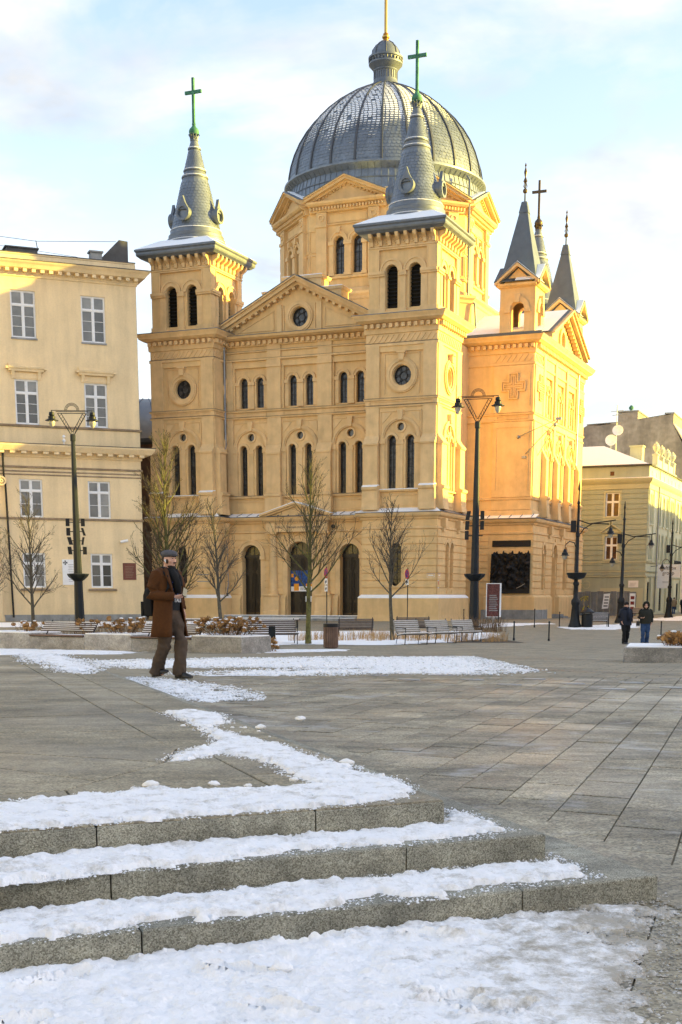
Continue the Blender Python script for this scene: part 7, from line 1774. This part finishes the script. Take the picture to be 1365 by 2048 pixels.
# bed under the shrubs
mb = MB()
for k, (x0, x1, y0, y1) in enumerate(((-15, -4.5, 56, 70), (-3.6, 7.6, 55.5, 76))):
    ys2 = lin(y0, y1, 7)
    mb.loft([[(x0, y, g(y)+.012) for y in ys2], [(x1, y, g(y)+.012) for y in ys2]], False)
tag(mb.build('planting_bed', 'soil'), kind='structure')

# ------------------------------------------------------------------ signs
def no_parking(loc, h, label, plates):
    t = thing('parking_sign', label, 'sign', loc, R(-68), 'no stopping signs')
    MB().tube([(0, 0, 0), (0, 0, h)], .035, 8).build('post', 'iron', t)
    F = Fc((0, -.05, 0), (1, 0, 0), (0, -1, 0)); z = h-.42
    mb = MB(); F.poly(mb, circ(0, z, .32, 24), -.01, .01); s = mb.build('round_plate', 'sign_blue', t)
    mb = MB(); F.ring(mb, 0, z, .25, .33, .008, .02, 0, 360, 24)
    for a in (45, -45):
        c, s_ = math.cos(R(a)), math.sin(R(a)); F.poly(mb, [(c*x - s_*y, z + s_*x + c*y) for x, y in ((-.26, -.03), (.26, -.03), (.26, .03), (-.26, .03))], .008, .018 + (.002 if a > 0 else 0))
    mb.build('red_ring', 'sign_signal_red', s)
    for k in range(plates):
        mb = MB(); F.box(mb, -.24, .24, z-.75-.45*k, z-.36-.45*k, -.01, .012); o = mb.build('info_plate', 'white_paint', t)
        mb = MB(); F.box(mb, -.1, .14, z-.62-.45*k, z-.5-.45*k, .01, .018); F.poly(mb, [(-.14, z-.68-.45*k), (-.05, z-.68-.45*k), (.1, z-.45-.45*k), (.04, z-.45-.45*k)], .01, .02); mb.build('plate_print', 'black_plate', o)
    return t
no_parking((-.95, 90.0, 0), 3.9, 'no stopping sign with two plates before the church doors', 2)
no_parking((4.62, 93.7, 0), 3.9, 'no stopping sign with one plate before right tower podium', 1)
t = thing('information_stand', 'upright red information stand in white frame beside bronze relief', 'sign', (10.6, 93.7, 0), R(-14))
MB().box(-.52, .52, -.06, .06, .55, 2.85).build('panel', 'white_paint', t); MB().box(-.46, .42, -.075, -.061, .58, 2.8).build('poster', 'poster_red', t); MB().box(-.07, .07, -.05, .05, 0, .55).build('foot', 'galvanised', t)
mb = MB()
for k in range(9): mb.box(-.3+.02*(k % 2), .2+.05*(k % 3), -.085, -.076, 2.0-.13*k, 2.05-.13*k)
mb.build('poster_print', 'concrete_grey', t)
# tin fence round a building site
t = thing('tin_fence', 'grey corrugated tin fence with graffiti and posters beside green house', 'fence', (22.75, 129.6, 0), R(-22.5))
L = 5.6; FT = Fc((0, 0, 0), (1, 0, 0), (0, -1, 0)); nseg = 9
for k in range(nseg):
    x0 = k*L/nseg; ws = [(x0 + (L/nseg-.03)*i/8, .03*(1 if i % 2 else -1)) for i in range(9)]
    MB().loft([[(x, y, .1) for x, y in ws], [(x, y, 2.35 + .05*(k % 2)) for x, y in ws]], False).build('tin_sheet', 'fence_tin', t)
MB().box(0, L, .06, .12, .3, .4).build('rail', 'fence_tin', t); MB().box(0, L, .06, .12, 1.9, 2.0).build('rail', 'fence_tin', t)
pz = FT.poly(MB(), [(2.35, .75), (2.95, .8), (3.1, 2.2), (2.5, 2.15)], .05, .07).build('white_poster', 'white_paint', t)
mb = MB()
for k in range(4): FT.box(mb, 2.5+.03*k, 2.9+.03*k, .95+.28*k, 1.1+.28*k, .07, .08)
mb.build('poster_print', 'concrete_grey', pz)
pz = FT.box(MB(), 4.95, 5.5, .5, 2.2, .05, .07).build('framed_poster', 'white_paint', t)
mb = MB()
for k in range(3): FT.box(mb, 5.05, 5.4, .65+.5*k, .95+.5*k, .07, .08)
mb.build('poster_print', 'sign_red', pz)
random.seed(4)
for (x, z) in ((.45, 1.75), (.85, 1.7), (.5, .8), (.9, .85)):
    q = [Vector((x+random.uniform(-.22, .22), -.055, z+random.uniform(-.3, .3))) for _ in range(6)]; MB().tube(q, .035, 4).build('graffiti', 'graffiti_yellow', t)
MB().box(-.35, -.08, -.2, -.12, .2, 2.7).build('white_notice', 'white_paint', t); MB().box(-.34, -.09, -.21, -.2, 2.3, 2.45).build('notice_print', 'black_plate', t)
# rails of the old tram line, ground lights
for k, pts in enumerate((((-2.5, 35.6), (3.8, 35.0), (4.9, 31.5), (7.2, 28.4), (11, 24.5)), ((-1.5, 26.0), (3.35, 22.6), (4.26, 21.3), (5.11, 20.1), (8, 17)))):
    for o_ in ((0, 0), (0, .0)):
        pass
rl = tag(link('tram_rails', None), kind='structure')
for pts in (((1.2, 36.9), (3.2, 35.2), (4.9, 31.3), (7.2, 28.2), (11, 24.5)), ((2.2, 24.6), (3.35, 22.5), (4.26, 21.2), (5.11, 20.0), (8, 17))):
    P2 = [Vector(p) for p in pts]; mb = MB()
    for dlt, w_, h in ((0, .05, .004), (.11, .03, .003)):
        A_ = []; B_ = []
        for i, p in enumerate(P2):
            d = (P2[min(i+1, len(P2)-1)] - P2[max(i-1, 0)]).normalized(); n0 = Vector((-d.y, d.x)); a_, b_ = p + n0*(dlt-w_), p + n0*(dlt+w_); A_.append((a_.x, a_.y, g(a_.y)+h)); B_.append((b_.x, b_.y, g(b_.y)+h))
        mb.loft([A_, B_], False)
    mb.build('rail', 'rail_steel', rl)
GL = [[0.53, 19.55, 0.89], [0.94, 18.4, 0.9], [1.49, 19.77, 0.88], [1.81, 18.4, 0.9], [2.19, 17.36, 0.9], [2.68, 18.51, 0.9], [3.05, 17.56, 0.9], [3.37, 16.52, 0.9], [3.87, 17.76, 0.9], [4.19, 16.79, 0.9]]
me_gl = MB().loft([[(.17*math.cos(a)*q, .09*math.sin(a)*q, z) for a in [2*math.pi*i/16 for i in range(16)]] for q, z in ((1, -.02), (1, .005), (.9, .009))]).mesh('ground_light', 'galvanised')
names = ['first', 'second', 'third', 'fourth', 'fifth', 'sixth', 'seventh', 'eighth', 'ninth', 'tenth']
for k, p in enumerate(GL): tag(link('ground_light', me_gl, None, (p[0], p[1], p[2]+.004), (0, 0, R(-20))), 'oval steel light set in the paving, %s from the left' % names[k], 'ground light', 'oval lights in the paving')
# ------------------------------------------------------------------ people (each faces -y locally)
def ell(z, rx, ry, cx=0.0, cy=0.0, n=20): return [(cx + rx*math.cos(2*math.pi*i/n), cy + ry*math.sin(2*math.pi*i/n), z) for i in range(n)]
def hand(mb, wr, d, nrm, sgn, curl=.6, L=.085):
    """palm and five unequal fingers; d along the hand, nrm out of the palm"""
    d = Vector(d).normalized(); nrm = Vector(nrm); nrm = (nrm - d*nrm.dot(d)).normalized(); s = d.cross(nrm)*sgn; w = Vector(wr)
    rings = []
    for f, hw, th in ((0, .026, .02), (.35, .036, .017), (.8, .042, .015), (1.0, .040, .013)):
        c = w + d*L*f; rings.append([c + s*hw*math.cos(2*math.pi*i/10) + nrm*th*math.sin(2*math.pi*i/10) for i in range(10)])
    mb.loft(rings)
    for k, (o, ln) in enumerate(((-.031, .068), (-.011, .078), (.010, .074), (.030, .058))):
        p = w + d*L*.95 + s*o; pts = [p]; dd = d.copy()
        for j in range(3): dd = (dd*math.cos(curl*.55) + nrm*math.sin(curl*.55)).normalized(); p = p + dd*ln/3; pts.append(p)
        mb.tube(pts, [.0095, .009, .0085, .0065], 6)
    p = w + d*L*.25 - s*.034; mb.tube([p, p - s*.022 + d*.028 + nrm*.012, p - s*.018 + d*.055 + nrm*.028], [.012, .011, .008], 6)
def head(mb, c, f):
    c = Vector(c)
    mb.ball(c, .1, 16, 12, .80, .98, 1.12); mb.ball(c + Vector((0, -.022, -.062)), .066, 14, 10, .86, .98, .92)
    mb.ball(c + Vector((0, -.066, -.092)), .028, 10, 8, 1.1, .8, .8)
    mb.tube([c + Vector((0, -.094, .012)), c + Vector((0, -.112, -.022)), c + Vector((0, -.118, -.036)), c + Vector((0, -.094, -.046))], [.008, .012, .015, .008], 8)
    for s_ in (-1, 1):
        mb.ball(c + Vector((s_*.080, .008, -.012)), .03, 8, 6, .35, .6, 1); mb.ball(c + Vector((s_*.032, -.084, .022)), .02, 8, 6, 1.3, .5, .45); mb.ball(c + Vector((s_*.044, -.066, -.03)), .028, 8, 6, 1, .8, .8)
    mb.ball(c + Vector((0, -.094, -.064)), .018, 8, 6, 1.35, .5, .45)
def person(name, label, loc, rz, J, clothes, facial=True, voxel=.011):
    t = thing(name, label, 'person', loc, rz)
    b = MB()
    head(b, J['head'], None)
    hd = Vector(J['head']); b.tube([hd + Vector((0, .015, -.06)), (0, .02, J['sh']-.02)], [.056, .066], 10)
    b.loft([ell(J['sh']+.015, .07, .06, 0, .02), ell(J['sh']-.03, .17, .085, 0, .01), ell(J['sh']-.14, .18, .105), ell(J['sh']-.34, .155, .105), ell(.99*J['k'], .16, .11), ell(.86*J['k'], .165, .115)])
    for s, e, w in (J['ra'], J['la']): b.tube([s, Vector(s).lerp(Vector(e), .5), e, Vector(e).lerp(Vector(w), .5), w], [.055, .05, .042, .04, .028], 9)
    for h, k_, a in (J['rl'], J['ll']): b.tube([h, Vector(h).lerp(Vector(k_), .5), k_, Vector(k_).lerp(Vector(a), .45), a], [.085, .075, .055, .052, .036], 10); b.tube([Vector(a) + Vector((0, .03, -.045)), Vector(a) + Vector((0, -.12, -.062))], [.028, .02], 8)
    for hw in J['hands']: hand(b, *hw)
    o = b.build('body', 'skin', t, smooth=180); m = o.modifiers.new('skin', 'REMESH'); m.mode = 'VOXEL'; m.voxel_size = voxel; m.use_smooth_shade = True
    if facial:
        c = Vector(J['head']); mb = MB()
        for s_ in (-1, 1): mb.ball(c + Vector((s_*.032, -.093, .006)), .0085, 8, 6, 1.3, .6, .8)
        mb.build('eyes', 'hair_dark', o)
        mb = MB()
        for s_ in (-1, 1): mb.tube([c + Vector((s_*.014, -.098, .026)), c + Vector((s_*.034, -.098, .032)), c + Vector((s_*.052, -.086, .026))], [.005, .006, .004], 5)
        mb.build('eyebrows', 'hair_dark', o)
        mb = MB(); mb.tube([c + Vector((-.022, -.100, -.066)), c + Vector((0, -.106, -.064)), c + Vector((.022, -.100, -.066))], .004, 5); mb.build('lips', 'plaque_brown', o)
    clothes(t, J)
    return t
FOLD = bpy.data.textures.new('cloth_folds', 'CLOUDS'); FOLD.noise_scale = .11; FOLD.noise_depth = 2
def creases(o, k=.03):
    d = o.modifiers.new('creases', 'DISPLACE'); d.texture = FOLD; d.strength = k; d.mid_level = .5; d.texture_coords = 'LOCAL'
def legs(t, J, m, wide=1.0, shoe='leather_black'):
    k = J['k']; mb = MB()
    mb.loft([ell(1.02*k, .165, .12), ell(.93*k, .18, .135), ell(.84*k, .175, .13), ell(.78*k, .12, .11)])
    for h, kn, a in (J['rl'], J['ll']):
        h, kn, a = Vector(h), Vector(kn), Vector(a)
        pts = [h + Vector((0, 0, .02)), h.lerp(kn, .5), kn, kn + Vector((0, .004, -.04)), kn.lerp(a, .5), kn.lerp(a, .85), a + Vector((0, .015, -.055))]
        mb.tube(pts, [.112, .105*wide, .086*wide, .084*wide, .080*wide, .083*wide, .088*wide], 12)
    o = mb.build('trousers', m, t, smooth=180); r = o.modifiers.new('cloth', 'REMESH'); r.mode = 'VOXEL'; r.voxel_size = .016; r.use_smooth_shade = True; creases(o, .045)
    for (h, kn, a), ang in ((J['rl'], J['feet'][0]), (J['ll'], J['feet'][1])):
        a = Vector(a); mb = MB(); rings = []
        for y, hw, z0, z1 in ((.075, .028, 0, .06), (.05, .038, 0, .10), (0, .04, 0, .11), (-.07, .044, 0, .085), (-.14, .05, 0, .06), (-.19, .042, .004, .045), (-.215, .02, .012, .035)):
            rings.append([(x, y, z) for x, z in ((-hw, z0), (hw, z0), (hw, z0 + (z1-z0)*.6), (hw*.6, z1), (-hw*.6, z1), (-hw, z0 + (z1-z0)*.6))])
        mb.loft(rings); o = mb.build('shoe', shoe, t, (a.x, a.y, a.z-.09), (R(ang), 0, 0), smooth=50)

# --- the man crossing the foreground
JM = dict(k=1.0, sh=1.475, head=(.0, -.04, 1.64), ra=((-.20, .01, 1.43), (-.30, .07, 1.15), (-.115, -.24, 1.125)), la=((.20, .01, 1.43), (.285, .05, 1.16), (.26, -.06, .93)),
          rl=((-.085, .01, .90), (-.09, .0, .50), (-.05, .19, .115)), ll=((.085, -.01, .90), (.06, -.17, .52), (.02, -.17, .095)), feet=(-16, 0),
          hands=[((-.118, -.235, 1.125), (.62, -.75, .12), (.45, .30, .6), 1, .95), ((.26, -.06, .93), (0, -.15, -1), (-1, -.1, 0), -1, .5)])
def man_clothes(t, J):
    legs(t, J, 'trouser_brown', 1.12)
    mb = MB(); mb.loft([ell(1.49, .075, .065, 0, .01), ell(1.45, .16, .10, 0, 0), ell(1.35, .185, .125, 0, -.008), ell(1.18, .185, .14, 0, -.012), ell(1.02, .18, .145, 0, -.012), ell(.94, .178, .138, 0, -.008)]); sh = mb.build('shirt', 'shirt_print', t, smooth=60)
    text('TALI', .075, 'white_paint', sh, (.02, -.158, 1.075), (R(90), 0, 0), .004, 'shirt_lettering')
    random.seed(77); mb = MB()
    for k in range(16): a, z = random.uniform(-.07, .10), random.uniform(1.14, 1.32); mb.box(a, a+random.uniform(.01, .03), -.150, -.142, z, z+random.uniform(.006, .02))
    mb.build('shirt_motif', 'sign_blue', sh)
    # open overcoat
    mb = MB(); n = 34; rings = []
    for z, rx, ry, g0, g1, cy in ((1.515, .085, .078, 38, 38, .02), (1.485, .15, .098, 34, 34, .012), (1.45, .215, .12, 30, 30, .008), (1.38, .238, .148, 27, 27, 0), (1.25, .238, .165, 25, 25, -.006), (1.1, .236, .172, 26, 26, -.008), (.95, .25, .185, 28, 30, -.008), (.85, .266, .20, 32, 30, -.01), (.75, .272, .21, 35, 29, -.012), (.65, .282, .222, 37, 28, -.014), (.575, .288, .23, 38, 28, -.016)):
        ring = []
        for i in range(n+1):
            f = i/n; a = R(-(180-g0)) + (R(180-g1) + R(180-g0))*f; fold = .92 + .085*max(0, (1.05-z)/.5)*math.sin(a*5 + 1.2) + .03*max(0, (1.2-z)/.5)*math.sin(a*11 + z*3)
            ring.append((rx*fold*math.sin(a), cy + ry*fold*math.cos(a), z + .012*math.sin(a*3)*max(0, (.6-z))))
        rings.append(ring)
    mb.loft(rings, False)
    coat = mb.build('overcoat', 'coat_camel', t, smooth=70); s = coat.modifiers.new('thickness', 'SOLIDIFY'); s.thickness = .016; s.offset = 1
    for s_, e, w in (J['ra'], J['la']):
        s_, e, w = Vector(s_), Vector(e), Vector(w); mb = MB()
        up_ = s_ + Vector((-s_.x*.35, 0, .045))
        pts = [up_, s_ + Vector((0, 0, .0)), s_.lerp(e, .35), s_.lerp(e, .7), e, e.lerp(w, .3), e.lerp(w, .65), e.lerp(w, .93)]
        mb.tube(pts, [.055, .088, .083, .079, .076, .070, .062, .060], 14)
        o = mb.build('sleeve', 'coat_camel', t, smooth=180); r = o.modifiers.new('cloth', 'REMESH'); r.mode = 'VOXEL'; r.voxel_size = .012; r.use_smooth_shade = True; creases(o, .035)
    for s_ in (-1, 1):      # lapels
        mb = MB(); A = [(.075, -.055, 1.505), (.115, -.115, 1.40), (.118, -.160, 1.25), (.112, -.176, 1.10)]; B = [(.125, -.03, 1.515), (.195, -.112, 1.39), (.165, -.165, 1.26), (.116, -.182, 1.10)]
        mb.loft([[(s_*x, y-.012, z) for x, y, z in A], [(s_*x, y-.022, z) for x, y, z in B]], False); o = mb.build('lapel', 'coat_camel', t, smooth=60); q = o.modifiers.new('thickness', 'SOLIDIFY'); q.thickness = .012
    mb = MB()
    for k, (z, r_) in enumerate(((1.45, .105), (1.475, .098), (1.495, .086))): mb.tube([(r_*math.cos(2*math.pi*i/18), .005 + r_*.95*math.sin(2*math.pi*i/18) - .012*k, z + .012*math.sin(i)) for i in range(19)], .034, 8)
    mb.tube([(-.03, -.085, 1.49), (-.02, -.14, 1.42), (.0, -.165, 1.30), (.01, -.17, 1.17)], [.045, .06, .062, .05], 10); mb.tube([(.06, -.09, 1.49), (.07, -.14, 1.38), (.075, -.16, 1.27)], [.04, .05, .045], 10)
    mb.build('scarf', 'cloth_black', t, smooth=180)
    hc = Vector(J['head'])
    mb = MB(); k0 = len(mb.v); mb.ball(hc + Vector((0, .0, .065)), .118, 18, 10, .90, 1.10, .50)
    mb.loft([[(hc.x + x*.088*f, hc.y - .085 - .055*f*(1-x*x) , hc.z + .052 - .012*f - .006*x*x) for x in lin(-1, 1, 11)] for f in (.5, 1.0)], False)
    mb.loft([[(hc.x + x*.088*f, hc.y - .085 - .055*f*(1-x*x) , hc.z + .064 - .02*f - .006*x*x) for x in lin(-1, 1, 11)] for f in (.5, 1.0)], False)
    mb.build('flat_cap', 'cap_grey', t, smooth=60)
    mb = MB(); mb.ball(hc + Vector((0, .03, .0)), .094, 14, 10, .86, .86, .75)
    for s_ in (-1, 1): mb.ball(hc + Vector((s_*.067, -.018, -.03)), .03, 8, 6, .5, .9, 1.3)
    mb.build('hair', 'hair_dark', t, smooth=60)
    mb = MB(); mb.ball(hc + Vector((0, -.034, -.102)), .056, 14, 8, 1.0, .98, .42); mb.tube([hc + Vector((-.03, -.101, -.054)), hc + Vector((0, -.112, -.05)), hc + Vector((.03, -.101, -.054))], .007, 6); mb.build('beard', 'hair_dark', t, smooth=60)
    mb = MB(); mb.ball(hc + Vector((-.088, .002, -.02)), .014, 8, 6); mb.tube([hc + Vector((-.09, -.002, -.02)), hc + Vector((-.09, -.012, -.05))], .006, 6); mb.build('earphone', 'white_paint', t)
    mb = MB(); mb.tube([(-.135, -.205, 1.095), (-.135, -.20, 1.155)], .036, 10); mb.build('cuff_band', 'denim', t)
MAN = ((-2.42, 18.85, .9), R(58))
man = person('person', 'man in camel overcoat, flat cap and black scarf, walking with a phone in hand', *MAN, JM, man_clothes)
MM = Matrix.Translation(MAN[0]) @ Matrix.Rotation(MAN[1], 4, 'Z')
t = thing('phone', 'pale smartphone held by the man in the camel overcoat', 'phone', tuple(MM @ Vector((-.035, -.335, 1.185))), MAN[1]); o = MB().box(-.034, .034, -.004, .004, -.066, .066).build('case', 'phone', t, rot=(R(-28), R(28), R(-20))); MB().box(-.034, .034, .0042, .006, -.07, .07).build('screen', 'black_plate', o)
t = thing('backpack', 'black backpack hanging at the back of the man in overcoat', 'backpack', tuple(MM @ Vector((-.11, .19, 1.06))), MAN[1])
mb = MB(); mb.loft([[(x*a, y*b, z) for x, y in ((-1, -1), (-.5, -1.15), (.5, -1.15), (1, -1), (1.1, 0), (1, 1), (.5, 1.15), (-.5, 1.15), (-1, 1), (-1.1, 0))] for a, b, z in ((.06, .04, -.2), (.1, .065, -.185), (.115, .07, -.08), (.11, .07, .08), (.09, .055, .16), (.05, .03, .2))]); mb.build('bag', 'cloth_black', t, smooth=60)
mb = MB(); mb.box(-.1, .1, .09, .125, -.2, 0); mb.build('pocket', 'cloth_black', t)
mb = MB(); mb.tube([(-.01, .0, .17), (-.04, -.085, .38), (-.04, -.19, .435), (-.05, -.32, .34), (-.08, -.36, .19), (-.11, -.29, .08)], .02, 7); mb.build('strap', 'cloth_black', t)

# --- the two walkers
def walker_clothes(jm, tm, hood, scarf, bag, length=.80):
    def f(t, J):
        k = J['k']; legs(t, J, tm, 1.0)
        mb = MB(); z0 = J['sh']
        mb.loft([ell(z0+.03, .075, .07, 0, .01), ell(z0-.01, .15, .10, 0, .01), ell(z0-.06, .225, .14), ell(z0-.2, .24, .165), ell(z0-.38, .225, .165), ell(z0-.52, .235, .17), ell(length*k, .245, .18)]); mb.build('jacket', jm, t, smooth=60)
        for s_, e, w in (J['ra'], J['la']):
            s_, e, w = Vector(s_), Vector(e), Vector(w); mb = MB(); mb.tube([s_ + Vector((-s_.x*.3, 0, .03)), s_, s_.lerp(e, .5), e, e.lerp(w, .5), e.lerp(w, .95)], [.06, .085, .078, .072, .064, .055], 12); mb.build('sleeve', jm, t, smooth=180)
        hc = Vector(J['head'])
        if hood:
            mb = MB(); mb.ball(hc + Vector((0, .045, .005)), .135, 16, 12, 1, .95, 1.12)
            mb.tube([hc + Vector((.11*math.cos(2*math.pi*i/20), -.045, .02 + .125*math.sin(2*math.pi*i/20))) for i in range(21)], .038, 8); mb.build('fur_hood', jm, t, smooth=60)
        else:
            mb = MB(); mb.ball(hc + Vector((0, .012, .045)), .11, 16, 10, .88, 1.0, .85); mb.build('knit_hat', 'cloth_black', t, smooth=60)
        if scarf:
            mb = MB()
            for q in range(2): mb.tube([(.1*math.cos(2*math.pi*i/16), .1*math.sin(2*math.pi*i/16), z0+.02+.04*q) for i in range(17)], .036, 8)
            mb.tube([(.03, -.11, z0), (.04, -.18, z0-.2), (.05, -.19, z0-.42)], [.05, .055, .06], 8); mb.build('scarf', 'jacket_navy', t, smooth=180)
        if bag:
            mb = MB(); mb.box(-.36, -.22, -.14, .02, .78*k, .98*k); mb.tube([(-.29, -.06, .97*k), (-.24, -.08, 1.2*k), (-.05, -.13, 1.35*k)], .012, 5); mb.build('shoulder_bag', 'leather_black', t)
    return f
def walk_pose(k, h2=None, swing=1.0):
    P3 = lambda x, y, z: (x*k, y*k, z*k)
    return dict(k=k, sh=1.475*k, head=P3(0, -.03, 1.63), ra=(P3(-.2, 0, 1.42), P3(-.28, .05, 1.15), P3(-.22, -.1*swing, .95) if swing > 0 else P3(-.20, -.16, 1.12)), la=(P3(.2, 0, 1.42), P3(.28, .06, 1.15), P3(.25, -.02, .93)),
                rl=(P3(-.09, 0, .9), P3(-.1, -.12, .52), P3(-.09, -.10, .1)), ll=(P3(.09, 0, .9), P3(.1, -.03, .5), P3(.09, .12, .1)), feet=(0, 0), hands=[(P3(-.22, -.1*swing, .95) if swing > 0 else P3(-.20, -.16, 1.12), (.2, -.3, -1) if swing > 0 else (.9, -.4, 0), (1, 0, 0) if swing > 0 else (0, .3, 1), 1, .7), (P3(.25, -.02, .93), (0, -.2, -1), (-1, 0, 0), -1, .6)])
person('person', 'walker in navy jacket with knit hat, scarf and black trousers', (11.22, 53.0, .14), R(12), walk_pose(.925), walker_clothes('jacket_navy', 'cloth_black', False, True, False), voxel=.014)
person('person', 'walker in dark olive parka with fur hood and blue jeans', (12.0, 53.0, .14), R(-8), walk_pose(.915, swing=-1), walker_clothes('jacket_olive', 'denim', True, False, True, .88), voxel=.014)
person('person', 'distant stroller in pale jacket and jeans far down the street', (36.3, 147.0, 0), R(170), walk_pose(1.02), walker_clothes('stucco_grime', 'denim', False, False, False), voxel=.02)
person('person', 'distant stroller in black coat at right picture edge', (37.4, 147.5, 0), R(175), walk_pose(1.05), walker_clothes('cloth_black', 'cloth_black', False, False, False, .7), voxel=.02)
